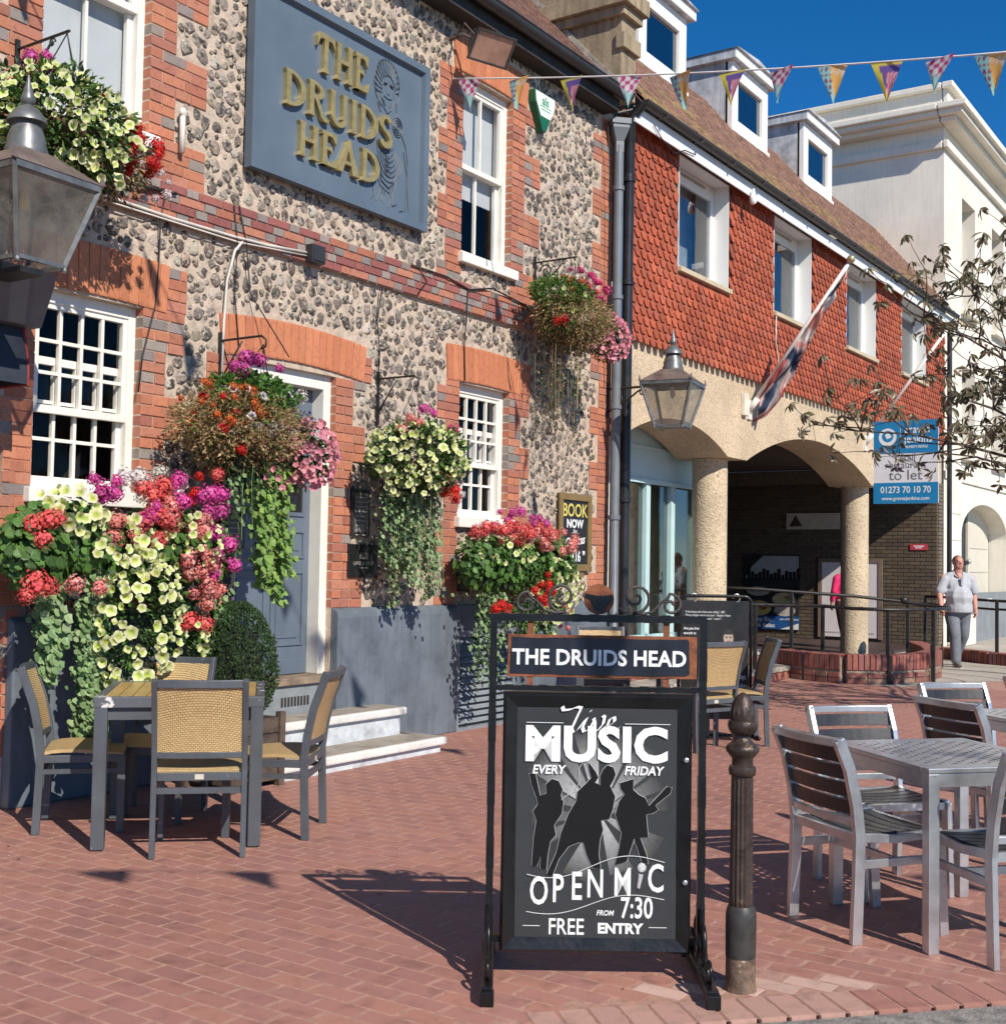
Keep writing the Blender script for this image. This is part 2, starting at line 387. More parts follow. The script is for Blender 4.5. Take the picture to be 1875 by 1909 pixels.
# --- brickwork: quoins, flat arches, string course
BR = []; ZONES = []; BED = []
RED = [(.46,.175,.10),(.50,.19,.105),(.41,.15,.09),(.44,.18,.115),(.37,.14,.095)]; RUB = [(.53,.19,.09),(.50,.175,.085),(.55,.205,.10)]; GREY = [(.26,.215,.19),(.29,.24,.21),(.23,.195,.18)]; PURP = [(.30,.10,.085),(.33,.115,.09),(.27,.09,.08)]
def brick(x0, x1, z0, z1, y0=-.012, y1=.03, pal=RED, j=.007, grey=.08):
    c = jit(rnd.choice(GREY if rnd.random() < grey else pal), .1)
    if x1-x0 < .03: return
    yy = y0+rnd.uniform(-.003, .003)
    BR.append((((x0+x1)/2, (yy+y1)/2, (z0+z1)/2), (x1-x0-j, y1-yy, z1-z0-j), None, c))
CH = .0745
def quoin(edge, sgn, z0, z1, wl, ws, reveal=True, phase=0):
    """bricks beside an opening: edge = x of the opening side, sgn = which way they run, toothed every four courses"""
    n = int(round((z1-z0)/CH)); h = (z1-z0)/n
    for i in range(n):
        long = ((i+phase)//4) % 2 == 0; w_ = wl if long else ws
        za, zb = z0+i*h, z0+(i+1)*h
        cuts = [0, .105, w_] if (i % 2) else [0, .215 if w_ > .26 else w_, w_]
        cuts = [c for k, c in enumerate(cuts) if k == 0 or c-cuts[k-1] > .02]
        if cuts[-1]-cuts[-2] > .24: cuts.insert(-1, (cuts[-1]+cuts[-2])/2)
        for k in range(len(cuts)-1):
            a, b = edge+sgn*cuts[k], edge+sgn*cuts[k+1]
            if k == 0: a -= sgn*.004
            brick(min(a,b), max(a,b), za, zb, y1=.115 if (reveal and k == 0) else .03)
    i = 0
    while i < n:
        k = i
        while k < n and ((k+phase)//4) % 2 == ((i+phase)//4) % 2: k += 1
        w_ = wl if ((i+phase)//4) % 2 == 0 else ws
        ZONES.append((min(edge, edge+sgn*w_), max(edge, edge+sgn*w_), z0+i*h, z0+k*h)); BED.append(ZONES[-1]); i = k
def flatarch(x0, x1, z0, z1, cam=0):
    n = int(round((x1-x0)/.079)); w_ = (x1-x0)/n; xm = (x0+x1)/2
    for i in range(n):
        a = x0+i*w_; t = ((a+w_/2-xm)/((x1-x0)/2)); lift = cam*(1-t*t)
        c = jit(rnd.choice(RUB), .07)
        BR.append(((a+w_/2, .012, (z0+z1)/2+lift), (w_-.004, .062, z1-z0), (0, t*.09, 0), c))
    ZONES.append((x0-.02, x1+.02, z0-.01, z1+cam+.03))
# window bays
for a, b, c, d in ((4.60,5.415,1.86,3.17),(9.0,9.815,1.86,3.15)):
    quoin(b, 1, 1.13, d+.02, .355, .2); quoin(a, -1, 1.13, d+.02, .33, .2, phase=2)
    flatarch(a-.2, b+.2, d, d+.325, .02)
    quoin(b+.2, 1, d+.02, d+.32, .17, .17, False)
for a, b, c, d in ((4.58,5.415,4.28,6.02),(8.98,9.80,4.28,6.0)):
    quoin(b, 1, 4.06, d, .50, .22); quoin(a, -1, 4.06, d, .36, .24, phase=2); flatarch(a-.15, b+.25, d, d+.31, .02)
quoin(7.34, 1, 1.13, 2.97, .36, .21); quoin(6.28, -1, 1.13, 2.97, .3, .3); flatarch(6.1, 7.68, 2.97, 3.26, .05); quoin(7.68, 1, 2.97, 3.18, .09, .09, False)
quoin(11.78, -1, 1.13, 6.4, .42, .24, False)
quoin(4.45, 1, .3, 2.45, .15, .15); quoin(4.3, -1, 2.45, 3.1, .3, .2, False)
# string course of red stretchers and grey headers
for i in range(4):
    z0 = 3.80+i*.065; x = -2+(.17 if i % 2 else 0)-.085*(i//2); k = 0
    while x < 11.75:
        w_ = .225 if k % 2 == 0 else .112
        if x+w_ > 11.75: break
        brick(x, x+w_, z0, z0+.065, y0=-.048, pal=PURP+RED[2:4], grey=.02 if k % 2 == 0 else .85, j=.008); x += w_; k += 1
ZONES.append((-6, 11.8, 3.79, 4.07))
for x0, x1, z0, z1 in ((3.9,4.45,2.45,3.16),):
    pass
mb = MB()
for i_, zr in enumerate(BED): mb.box(zr[0]+.003, zr[1]-.003, -.003-.0001*(i_ % 13), .02, zr[2], zr[3])
mb.build('brick_bedding', mat('brick_mortar', (.47,.30,.22), rough=.95, var=.15, scale=20, bump=.4, bscale=120), pub, kind='stuff')
emit_pieces(BR, pub, 'brick', brickM_o, brickM_a, rest='distant_bricks')
mb = MB().box(-6, 11.76, -.036, .01, 3.797, 4.062); mb.build('band_mortar', mat('band_mortar', (.40,.27,.21), rough=.95, var=.15, scale=20, bump=.5, bscale=120), pub)
# --- flints
def flintmat(name, src):
    m, t, o = nmat(name)
    p = N(t, 'ShaderNodeBsdfPrincipled', i_Roughness=.55); t.links.new(p.outputs[0], o.inputs[0])
    co = N(t, 'ShaderNodeNewGeometry').outputs['Position']
    a = N(t, 'ShaderNodeObjectInfo').outputs['Color'] if src == 'obj' else N(t, 'ShaderNodeAttribute', attribute_name='Col').outputs[0]
    n1 = N(t, 'ShaderNodeTexNoise', i_Scale=38.0, i_Detail=5.0, i_Roughness=.7, i_Distortion=.8); t.links.new(co, n1.inputs[0])
    f = ramp(t, n1.outputs[0], [(.53, (0,0,0)), (.61, (1,1,1))])
    c = mixc(t, f, a, (.50,.43,.35))
    n2 = N(t, 'ShaderNodeTexNoise', i_Scale=24.0, i_Detail=3.0); t.links.new(co, n2.inputs[0])
    f2 = ramp(t, n2.outputs[0], [(.55, (0,0,0)), (.62, (1,1,1))])
    c = mixc(t, f2, c, (.055,.045,.04))
    t.links.new(c, p.inputs['Base Color'])
    b = N(t, 'ShaderNodeBump', i_Strength=.7, i_Distance=.01); t.links.new(n1.outputs[0], b.inputs['Height']); t.links.new(b.outputs[0], p.inputs['Normal'])
    return m
flM_o = flintmat('flint', 'obj'); flM_a = flintmat('flint_joined', 'attr')
FL = []
for k in range(7):
    r_ = random.Random(k+50); mb = MB(); n, m_ = 8, 4
    off = [1+r_.uniform(-.26, .22) for _ in range(n)]
    vs = [(0, -.5+r_.uniform(-.05,.05), 0)]; fs = []
    for j in range(1, m_):
        ph = math.pi/2*j/(m_-1)
        for i in range(n):
            t = 2*math.pi*i/n; rr = math.sin(ph)**.6*off[i]*.5
            vs.append((rr*math.cos(t), -.5*math.cos(ph)*(1+r_.uniform(-.2,.2)), rr*math.sin(t)))
    for i in range(n): fs.append((0, 1+i, 1+(i+1) % n))
    for j in range(m_-2):
        for i in range(n): fs.append((1+j*n+i, 1+(j+1)*n+i, 1+(j+1)*n+(i+1) % n, 1+j*n+(i+1) % n))
    mb.add(vs, fs); FL.append(mb)
flo = [mb.mesh('flint', flM_o, smooth=True, auto=22) for mb in FL]
FP = []
HOLE2 = PUBHOLES+ZONES+[(6.36,8.26,4.48,5.68)]
GRID = {}
def far_enough(px, pz, r_):
    gx, gz = int(px/.12), int(pz/.12)
    for i in (-1,0,1):
        for j in (-1,0,1):
            for (qx, qz, qr) in GRID.get((gx+i, gz+j), ()):
                if (px-qx)**2*1.25+(pz-qz)**2*.85 < ((r_+qr)*.92)**2: return False
    return True
for rad, tries in ((.054,7000),(.046,9000),(.039,12000),(.032,14000),(.025,14000),(.019,9000)):
    for _ in range(tries):
        px = rnd.uniform(2.4, 11.45); pz = rnd.uniform(1.16, 6.42); r_ = rad*rnd.uniform(.92, 1.08)
        if not far_enough(px, pz, r_): continue
        if any(h[0]-r_*.75 < px < h[1]+r_*.75 and h[2]-r_*.85 < pz < h[3]+r_*.85 for h in HOLE2): continue
        GRID.setdefault((int(px/.12), int(pz/.12)), []).append((px, pz, r_))
        c = jit(rnd.choice([(.145,.118,.095),(.095,.078,.064),(.19,.155,.125),(.26,.215,.175),(.15,.122,.098),(.22,.182,.145),(.44,.375,.305),(.34,.285,.23),(.12,.09,.068),(.29,.225,.165),(.085,.068,.056)]), .2)
        FP.append(((px, .006, pz), (r_*2*rnd.uniform(.84,1.0), rnd.uniform(.03,.052), r_*2*rnd.uniform(1.0,1.22)), (rnd.uniform(-.2,.2), rnd.uniform(-.5,.5), rnd.uniform(-.2,.2)), c))
print('flints', len(FP))
emit_pieces(FP, pub, 'flint', flM_o, flM_a, unit=lambda i: flo[i % 7], rest='distant_flints', smooth=False)

# --- painted base with louvred cellar vent, left reveal at the door
mb = MB()
def plinth(x0, x1):
    pr = [(-.08,0),(-.08,1.06),(-.068,1.105),(-.03,1.13),(.02,1.135),(.02,0)]
    n = len(pr); vs = [(x0,a,b) for a,b in pr]+[(x1,a,b) for a,b in pr]
    mb.add(vs, [tuple(range(n-1,-1,-1)), tuple(range(n,2*n))]+[(i,(i+1)%n,n+(i+1)%n,n+i) for i in range(n)])
for a, b in ((4.47,6.28),(7.345,8.94),(9.9,11.78),(-6,3.28)): plinth(a, b)
mb.box(8.94, 9.9, -.06, .02, .90, 1.13)
pl = mb.build('plinth', blueM, pub, bevel=.012)
ventM = mat('vent_slate_paint', (.20,.225,.25), rough=.6, var=.12, scale=8, spots=(.45,.47,.48), spotscale=40, spotthr=.72)
mb = MB().box(8.95,8.985,-.075,.0,.03,.90).box(9.86,9.895,-.075,.0,.03,.90).box(8.985,9.86,-.07,.0,.84,.90).box(8.95,9.895,-.078,0,0,.03)
vent = mb.build('cellar_vent', ventM, pub)
for i in range(13):
    z0 = .06+i*.06
    link('slat', (MB().add([(8.985,-.07,0),(9.86,-.07,0),(9.86,-.02,.052),(8.985,-.02,.052),(8.985,-.06,.0),(9.86,-.06,.0),(9.86,-.01,.052),(8.985,-.01,.052)], [(0,1,2,3),(7,6,5,4),(0,4,5,1),(2,6,7,3)]).mesh('slat', ventM) if i == 0 else bpy.data.meshes['slat']), vent, (0,0,z0))
MB().add([(8.97,.012,.02),(9.88,.012,.02),(9.88,.012,.9),(8.97,.012,.9)], [(0,1,2,3)]).build('vent_back', darkM, pub)

# --- sash windows
frameM = mat('window_paint', (.76,.73,.66), rough=.45, var=.05, scale=6, bump=.15, bscale=80)
blindM = mat('grey_blind', (.40,.43,.45), rough=.9, var=.06, scale=1.5)
def sash(parent, x0, x1, z0, z1, y, cols, rows, st=.05, bar=.022, top=.05, bot=.06, glass=greyPaneM):
    mb = MB(); t = .04
    mb.box(x0, x0+st, y, y+t, z0, z1).box(x1-st, x1, y, y+t, z0, z1).box(x0+st, x1-st, y+.001, y+t, z0, z0+bot).box(x0+st, x1-st, y+.001, y+t, z1-top, z1)
    s_ = mb.build('sash', frameM, parent, bevel=.003)
    gx0, gx1, gz0, gz1 = x0+st, x1-st, z0+bot, z1-top
    xs = [gx0+(gx1-gx0)*i/cols for i in range(cols+1)]; zs = [gz0+(gz1-gz0)*i/rows for i in range(rows+1)]
    for xx in xs[1:-1]: MB().box(xx-bar/2, xx+bar/2, y+.004, y+t-.006, gz0, gz1).build('glazing_bar', frameM, parent)
    for zz in zs[1:-1]: MB().box(gx0, gx1, y+.006, y+t-.008, zz-bar/2, zz+bar/2).build('glazing_bar', frameM, parent)
    for i in range(cols):
        for j in range(rows):
            a, b, c, d = xs[i]+.004, xs[i+1]-.004, zs[j]+.004, zs[j+1]-.004
            MB().box(a, b, y+.018, y+.022, c, d).build('pane', glass, parent)
def window(x0, x1, z0, z1, kind, label):
    wn = bpy.data.objects.new('window', None); COL.objects.link(wn); wn.parent = pub; wn['label'] = label
    mb = MB(); y = .07; f = .055
    mb.box(x0-.02, x0+f, y, y+.12, z0, z1).box(x1-f, x1+.02, y, y+.12, z0, z1).box(x0+f, x1-f, y+.001, y+.12, z1-f-.02, z1+.02)
    mb.build('frame', frameM, wn, bevel=.004)
    MB().box(x0-.05, x1+.05, -.07, y+.10, z0-.07, z0+.025).build('sill', frameM, wn, bevel=.008)
    if kind == 'bars':
        sash(wn, x0+f, x1-f, z0+.50, z1-.06, y+.012, 4, 3, st=.035, bot=.05)
        sash(wn, x0+f, x1-f, z0+.03, z0+.86, y+.058, 4, 3, st=.035, bot=.075)
    else:
        zm = (z0+z1)/2+.03
        sash(wn, x0+f, x1-f, zm-.02, z1-.06, y+.012, 2, 1, st=.04, bot=.05)
        sash(wn, x0+f, x1-f, z0+.03, zm+.03, y+.058, 2, 1, st=.04, bot=.08)
        MB().box(x0+.02, x1-.02, .20, .21, z0 if x0 < 6 else zm-.25, z1).build('blind', blindM, wn)
    return wn
window(4.60,5.415,1.90,3.17,'bars','small paned sash window above the large trough of flowers')
window(9.0,9.815,1.90,3.15,'bars','small paned sash window above the smaller trough of flowers')
window(4.58,5.415,4.31,6.02,'plain','two paned sash window behind the top hanging basket')
window(8.98,9.80,4.31,6.0,'plain','two paned sash window under the floodlight')
# curtain glimpsed inside the lower windows
# --- door, frame, steps
doorM = mat('door_blue_paint', (.115,.145,.185), rough=.42, var=.1, scale=3, bump=.12, bscale=40)
dr = bpy.data.objects.new('door', None); COL.objects.link(dr); dr.parent = pub; dr['label'] = 'blue grey panelled front door with small window'
y = .17
mb = MB().box(6.36,7.26,y,y+.05,.62,2.86); mb.build('leaf', doorM, dr, bevel=.004)
mb = MB()
for a, b, c, d in ((6.42,6.78,.84,1.42),(6.84,7.2,.84,1.42),(6.42,6.78,1.52,1.74),(6.84,7.2,1.52,1.74)):
    mb.box(a, b, y-.012, y+.0, c, c+.02).box(a, b, y-.012, y, d-.02, d).box(a, a+.02, y-.012, y, c+.02, d-.02).box(b-.02, b, y-.012, y, c+.02, d-.02)
    mb.box(a+.06, b-.06, y-.008, y, c+.06, d-.06)
mb.build('panel_moulding', doorM, dr, bevel=.003)
for a, b in ((6.46,6.74),(6.88,7.16)):
    mb = MB().box(a-.03,b+.03,y-.012,y,1.85,1.88).box(a-.03,b+.03,y-.012,y,2.32,2.35).box(a-.03,a,y-.012,y,1.88,2.32).box(b,b+.03,y-.012,y,1.88,2.32)
    mb.build('window_moulding', doorM, dr)
    MB().box(a,b,y-.006,y-.002,1.88,2.32).build('pane', mat('door_pane', (.02,.018,.02), rough=.08, var=.1), dr)
MB().box(6.38,7.24,y-.02,y,.62,.74).build('weather_board', doorM, dr, bevel=.006)
mb = MB().tube([(6.42,y-.05,1.62),(6.42,y-.05,1.42)],.012,8).tube([(6.42,y-.05,1.6),(6.42,y,1.6)],.008).tube([(6.42,y-.05,1.44),(6.42,y,1.44)],.008)
mb.build('handle', mat('brass', (.5,.33,.12), rough=.35, metal=1), dr)
mb = MB().box(6.27,6.36,.05,.24,.62,2.98).box(7.26,7.345,.05,.24,.615,2.98).box(6.36,7.26,.051,.24,2.86,2.98)
mb.build('door_frame', frameM, pub, bevel=.006)
MB().box(6.22,7.36,-.06,.20,.56,.615).build('threshold', mat('weathered_oak', (.23,.17,.12), rough=.8, var=.3, scale=9, bump=.5, bscale=40), pub, bevel=.006)
mb = MB().box(6.30,7.345,-.03,.2,.30,.56); 
rb = mb.build('riser_block', mat('grey_render', (.22,.24,.25), rough=.7, var=.12, scale=6, bump=.3), pub)
for i in range(9): MB().box(6.78+i*.035,6.80+i*.035,-.034,-.0305,.40,.47).build('air_brick_slot', darkM, rb)
stoneM = mat('white_painted_stone', (.66,.64,.60), rough=.7, var=.12, scale=5, bump=.5, bscale=40, spots=(.30,.29,.27), spotscale=11, spotthr=.66)
stoneS = mat('step_riser_paint', (.50,.53,.56), rough=.7, var=.2, scale=7, bump=.5, bscale=40, spots=(.75,.74,.72), spotscale=9, spotthr=.62)
treadM = mat('worn_step_tread', (.30,.26,.215), rough=.85, var=.2, scale=6, bump=.5, bscale=60)
st = bpy.data.objects.new('door_steps', None); COL.objects.link(st); st.parent = pub
def step(x1, yf, z0, z1):
    MB().box(6.12,x1-.04,yf+.04,-.079,z0,z1-.06).build('riser', stoneS, st)
    MB().box(6.10,x1,yf,-.079,z1-.06,z1).build('nosing', stoneM, st, bevel=.014)
    MB().box(6.12,x1-.02,yf+.03,-.08,z1+.0,z1+.003).build('tread', treadM, st)
step(7.98,-.70,0,.12)
step(7.86,-.38,.12,.34)
# --- left doorway with canopy
mb = MB().box(3.3,3.42,.04,.2,.1,2.45).box(4.33,4.452,.03,.2,.1,2.45).box(3.42,4.33,.041,.2,2.33,2.45); mb.build('side_door_frame', doorM, pub, bevel=.006)
MB().box(3.42,4.33,.12,.17,.1,2.33).build('side_door', doorM, pub, bevel=.004)
# --- eaves, gutter, roof
roofM = mat('dark_roof_tile', (.15,.075,.055), rough=.85, var=.3, scale=14, bump=.5, bscale=60)
soffM = mat('black_timber', (.03,.027,.025), rough=.7, var=.3, scale=5)
MB().box(-6,11.55,-.19,.05,6.42,6.47).build('soffit', soffM, pub)
MB().box(-6,11.55,-.21,-.191,6.42,6.60).build('fascia', soffM, pub)
mb = MB(); gp = [(-.285+.075*math.cos(R(a)), 6.60+.075*math.sin(R(a))) for a in range(180,361,20)]
gv = [(x_,a,b) for x_ in (-6,11.62) for a,b in gp]; n = len(gp)
mb.add(gv, [(i,i+1,n+i+1,n+i) for i in range(n-1)]+[tuple(range(n-1,-1,-1)),tuple(range(n,2*n))])
mb.tube([(-6,-.36,6.60),(11.62,-.36,6.60)],.01,5)
mb.build('gutter', mat('black_gutter', (.035,.037,.04), rough=.4, var=.2, scale=6), pub, smooth=True, auto=40)
mb = MB()
slope = math.tan(R(48)); yy = -.26; zz = 6.60
for i in range(34):
    y0_ = yy+i*.072; z0_ = zz+i*.072*slope
    for k in range(52):
        xx = 7.6+k*.165*.46+(.04 if i % 2 else 0)
        if xx > 11.5: break
        tz = rnd.uniform(0,.006)
        mb.add([(xx,y0_,z0_+.018+tz),(xx+.073,y0_,z0_+.018+tz),(xx+.073,y0_+.12,z0_+.12*slope+tz*.5),(xx,y0_+.12,z0_+.12*slope+tz*.5),(xx,y0_,z0_+tz),(xx+.073,y0_,z0_+tz)], [(0,1,2,3),(4,5,1,0)], jit((1,1,1),.25))
mb.build('roof_tiles', mat('dark_roof_tile_j', (.15,.075,.055), rough=.85, var=.3, scale=14, src='attr'), pub, attr=True, kind='stuff')
MB().add([(-6,-.25,6.58),(11.5,-.25,6.58),(11.5,3.5,6.58+3.75*slope),(-6,3.5,6.58+3.75*slope)], [(0,1,2,3)]).build('roof', roofM, pub)
# --- rendered parapet at the party wall
tanM = mat('brown_render', (.33,.255,.165), rough=.9, var=.2, scale=3, bump=.5, bscale=30, streak=.8)
mb = MB().box(11.42,11.74,-.30,5,6.55,7.40); mb.build('parapet', tanM, pub, bevel=.01)
mb = MB().box(11.39,11.77,-.35,-.24,7.05,7.22).box(11.36,11.79,-.36,5,7.40,7.50).box(11.30,11.83,-.42,5,7.50,7.68).box(11.40,11.77,-.34,5,7.68,8.2); mb.build('parapet_cap', tanM, pub, bevel=.01)
mb = MB(); fl = [(-.30,6.60)]+[(i*.2-.2, 6.6+(i*.2+.05)*slope+.03*rnd.random()) for i in range(1,9)]
for i in range(len(fl)-1): mb.bar((11.41,fl[i][0],fl[i][1]+.06),(11.41,fl[i+1][0],fl[i+1][1]+.06),.03,.05)
mb.build('flashing', mat('lead_mortar', (.36,.33,.28), rough=.9, var=.3, scale=10), pub)
# --- rainwater pipe with hopper head
pipeM = mat('grey_pipe_paint', (.15,.17,.19), rough=.45, var=.1, scale=5, spots=(.33,.34,.35), spotscale=30, spotthr=.74)
dp = bpy.data.objects.new('rainwater_pipe', None); COL.objects.link(dp); dp.parent = pub
px_, py_ = 11.70, -.13
mb = MB().tube([(px_,py_,6.1),(px_,py_,2.8),(px_,py_,.15),(px_,py_-.12,.05)],.052,12); mb.build('pipe', pipeM, dp, smooth=True, auto=50)
mb = MB().lathe([(.06,0),(.062,.12),(.10,.20),(.13,.26),(.13,.30),(.15,.30),(.15,.36)],4,(px_,py_,6.02)); mb.build('hopper', pipeM, dp)
for zc in (5.6,4.4,3.2,2.0,.9):
    MB().lathe([(.052,0),(.064,.004),(.064,.05),(.052,.054)],12,(px_,py_,zc)).build('collar', pipeM, dp, smooth=True, auto=40)
# ------------------------------------------------------------------ tile hung building with arcade
red = thing('tile_hung_building', 'red tile hung building with dormers and arches over the pavement', 'building')
def pebbledash(name, base, dots, scale=26):
    m, t, o = nmat(name)
    p = N(t, 'ShaderNodeBsdfPrincipled', i_Roughness=.9); t.links.new(p.outputs[0], o.inputs[0])
    co = N(t, 'ShaderNodeTexCoord').outputs['Object']
    v = N(t, 'ShaderNodeTexVoronoi', i_Scale=scale); t.links.new(co, v.inputs['Vector'])
    cr = ramp(t, v.outputs['Color'], [(.0, tuple(x*.7 for x in base)), (.35, base), (.8, tuple(min(1, x*1.15) for x in base)), (1, dots)])
    v2 = N(t, 'ShaderNodeTexVoronoi', i_Scale=scale*.45); t.links.new(co, v2.inputs['Vector'])
    f = ramp(t, v2.outputs['Distance'], [(.10, (1,1,1)), (.17, (0,0,0))])
    v3 = N(t, 'ShaderNodeSeparateColor'); t.links.new(v2.outputs['Color'], v3.inputs[0])
    g_ = ramp(t, v3.outputs[0], [(.55, (0,0,0)), (.6, (1,1,1))])
    mm = N(t, 'ShaderNodeMath', operation='MULTIPLY'); t.links.new(f, mm.inputs[0]); t.links.new(g_, mm.inputs[1])
    c = mixc(t, mm.outputs[0], cr, dots)
    n1 = N(t, 'ShaderNodeTexNoise', i_Scale=1.3, i_Detail=4.0); t.links.new(co, n1.inputs[0])
    st_ = ramp(t, n1.outputs[0], [(.35, (.82,.82,.82)), (.65, (1.06,1.06,1.06))])
    c = mixc(t, 1.0, c, st_, 'MULTIPLY')
    t.links.new(c, p.inputs['Base Color'])
    b = N(t, 'ShaderNodeBump', i_Strength=.6, i_Distance=.012); t.links.new(v.outputs['Distance'], b.inputs['Height']); t.links.new(b.outputs[0], p.inputs['Normal'])
    return m
pebM = pebbledash('exposed_aggregate', (.58,.455,.305), (.16,.12,.085), 60)
colM = pebbledash('column_aggregate', (.55,.44,.30), (.14,.11,.08), 40)
ARCHES = [(12.1,14.97,2.96,3.29),(15.57,21.0,2.95,3.47),(21.6,25.19,2.95,3.36)]
def zb(x):
    for a, b, s_, c in ARCHES:
        if a <= x <= b:
            t = (x-(a+b)/2)/((b-a)/2); return s_+(c-s_)*(1-t*t)
    return None
mb = MB(); T = 4.14; DY = .75
xs = [11.82]
for a, b, s_, c in ARCHES: xs += [a+(b-a)*i/28 for i in range(29)]
xs += [25.54]
for i in range(len(xs)-1):
    a, b = xs[i], xs[i+1]; m_ = (a+b)/2; arch = zb(m_) is not None
    za, zb_ = (zb(a), zb(b)) if arch else ((2.96,2.96) if 14.9 < m_ < 15.6 or 20.9 < m_ < 21.7 or m_ > 25.1 else (0,0))
    mb.add([(a,0,za),(b,0,zb_),(b,0,T),(a,0,T)], [(0,1,2,3)]); mb.add([(a,DY,za),(b,DY,zb_),(b,DY,T),(a,DY,T)], [(3,2,1,0)])
    mb.add([(a,0,za),(b,0,zb_),(b,DY,zb_),(a,DY,za)], [(3,2,1,0)])
mb.build('arcade_wall', pebM, red)
for cx, cy in ((15.25,.38),(21.26,.38)):
    MB().lathe([(.235,0),(.235,2.955)],28,(cx,cy,.0)).build('column', colM, red, smooth=True, auto=50)
# interior of the arcade
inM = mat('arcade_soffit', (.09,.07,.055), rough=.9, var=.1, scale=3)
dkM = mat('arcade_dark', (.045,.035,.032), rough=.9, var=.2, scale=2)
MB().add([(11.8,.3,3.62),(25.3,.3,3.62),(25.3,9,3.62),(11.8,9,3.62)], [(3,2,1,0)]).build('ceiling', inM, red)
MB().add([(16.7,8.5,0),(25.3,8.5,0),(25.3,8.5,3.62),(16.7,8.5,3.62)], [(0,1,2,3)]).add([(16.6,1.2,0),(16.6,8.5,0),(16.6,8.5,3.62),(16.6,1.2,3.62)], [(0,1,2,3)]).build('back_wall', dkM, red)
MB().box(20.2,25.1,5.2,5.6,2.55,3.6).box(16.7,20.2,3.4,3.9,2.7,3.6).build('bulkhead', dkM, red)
# brown brick return wall at the far end of the arcade
bbM_o = mat('brown_brick', (1,1,1), rough=.85, var=.15, scale=30, bump=.4, bscale=120, src='obj', world=True)
bbM_a = mat('brown_brick_joined', (1,1,1), rough=.85, var=.15, scale=30, bump=.4, bscale=120, src='attr', world=True)
MB().box(25.2,25.5,.003,8.4,0,2.95).box(25.2,25.5,DY+.01,8.4,2.95,3.6).build('return_wall', mat('pale_mortar', (.18,.15,.115), rough=.95, var=.15, scale=9), red)
P_ = []
for i in range(43):
    z0 = .05+i*.075
    for k in range(30):
        y0 = .002+k*.225-(.11 if i % 2 else 0); y1 = y0+.225
        if y1 < .05 or y0 > 5.6: continue
        y0 = max(y0, .0)
        P_.append(((25.2, (y0+y1)/2, z0+.037), (.05, y1-y0-.012, .063), None, jit(rnd.choice([(.105,.075,.052),(.118,.088,.06),(.092,.068,.048),(.12,.088,.056)]), .12)))
    # front face end bricks
    P_.append(((25.26, -.004, z0+.037), (.105, .05, .063), None, jit((.17,.13,.09), .12)))
    P_.append(((25.40, -.004, z0+.037), (.16, .05, .063), None, jit((.17,.13,.09), .12)))
emit_pieces(P_, red, 'brick', bbM_o, bbM_a, rest='distant_bricks')
# notices on that wall
nb = thing('sign_board', 'blank beige sign board with a dark triangle in the arcade', 'sign', (25.16,2.55,2.52))
MB().box(-.02,.0,-.58,.58,-.17,.17).build('board', mat('beige_board', (.55,.47,.40), rough=.6), nb, bevel=.004)
MB().add([(-.022,.52,-.11),(-.022,.22,-.11),(-.022,.37,.13)], [(0,1,2)]).build('triangle', mat('brown_mark', (.07,.035,.03), rough=.6), nb)
po = thing('wall_poster', 'large poster of food and drink with blue strip under the arcade', 'poster', (25.155,3.45,0))
MB().box(-.015,.0,-.62,.62,.22,1.80).build('panel', mat('poster_dark', (.035,.033,.035), rough=.4, var=.3, scale=5), po)
mb = MB().add([(-.018,.6,1.3),(-.018,-.6,1.3),(-.018,-.6,1.78),(-.018,.2,1.78),(-.018,.45,1.55)], [(0,1,2,3,4)]); mb.build('sky_print', mat('poster_grey', (.42,.42,.42), rough=.4, var=.1), po)
mb = MB()
for k in range(14):
    a = .55-k*.085; h_ = rnd.uniform(.08,.26); mb.box(-.0195,-.018,a-.075,a,1.28,1.28+h_)
mb.build('skyline_print', mat('poster_black', (.012,.012,.013), rough=.4), po)
mb = MB()
for (yc, zc, ry_, rz_, cc) in ((.3,1.02,.26,.1,(.45,.40,.34)),(.3,1.04,.16,.05,(.15,.12,.09)),(.28,.66,.28,.16,(.62,.50,.18)),(.2,.70,.12,.08,(.30,.10,.05)),(-.28,.86,.26,.14,(.60,.52,.28)),(-.3,.62,.24,.12,(.55,.5,.45)),(-.2,.6,.1,.06,(.2,.07,.04)),(-.38,.9,.1,.05,(.35,.2,.08))):
    n = 16; mb.add([(-.019-.0012*rnd.random(), yc+ry_*math.cos(2*math.pi*i/n), zc+rz_*math.sin(2*math.pi*i/n)) for i in range(n)], [tuple(range(n))[::-1]], cc)
mb.build('food_print', mat('poster_food', (1,1,1), rough=.4, src='attr', var=.25, scale=18), po, attr=True)
MB().add([(-.0205,.62,.22),(-.0205,-.62,.22),(-.0205,-.62,.5),(-.0205,.62,.5)], [(0,1,2,3)]).build('blue_strip', mat('poster_blue', (.02,.09,.28), rough=.4), po)
mb = MB(); textmb(mb, 'Shop Eat\nDrink Relax', .125, (-.022,.22,.385), (0,-1,0), (0,0,1), .001, .002)
textmb(mb, 'part of the Lanes', .06, (-.022,-.4,.42), (0,-1,0), (0,0,1), .001, .001)
mb.add([(-.0222,-.2,.225),(-.0222,-.61,.225),(-.0222,-.61,.36),(-.0222,-.45,.30)], [(0,1,2,3)])
mb.build('lettering', mat('print_white', (.8,.8,.8), rough=.5, var=.02), po)
dd = thing('service_door', 'white flush service door in the brown brick wall', 'door', (25.16,1.74,0))
MB().box(-.02,0,-.58,.60,.12,1.66).build('leaf', mat('white_door_paint', (.72,.66,.66), rough=.5, var=.04), dd, bevel=.004)
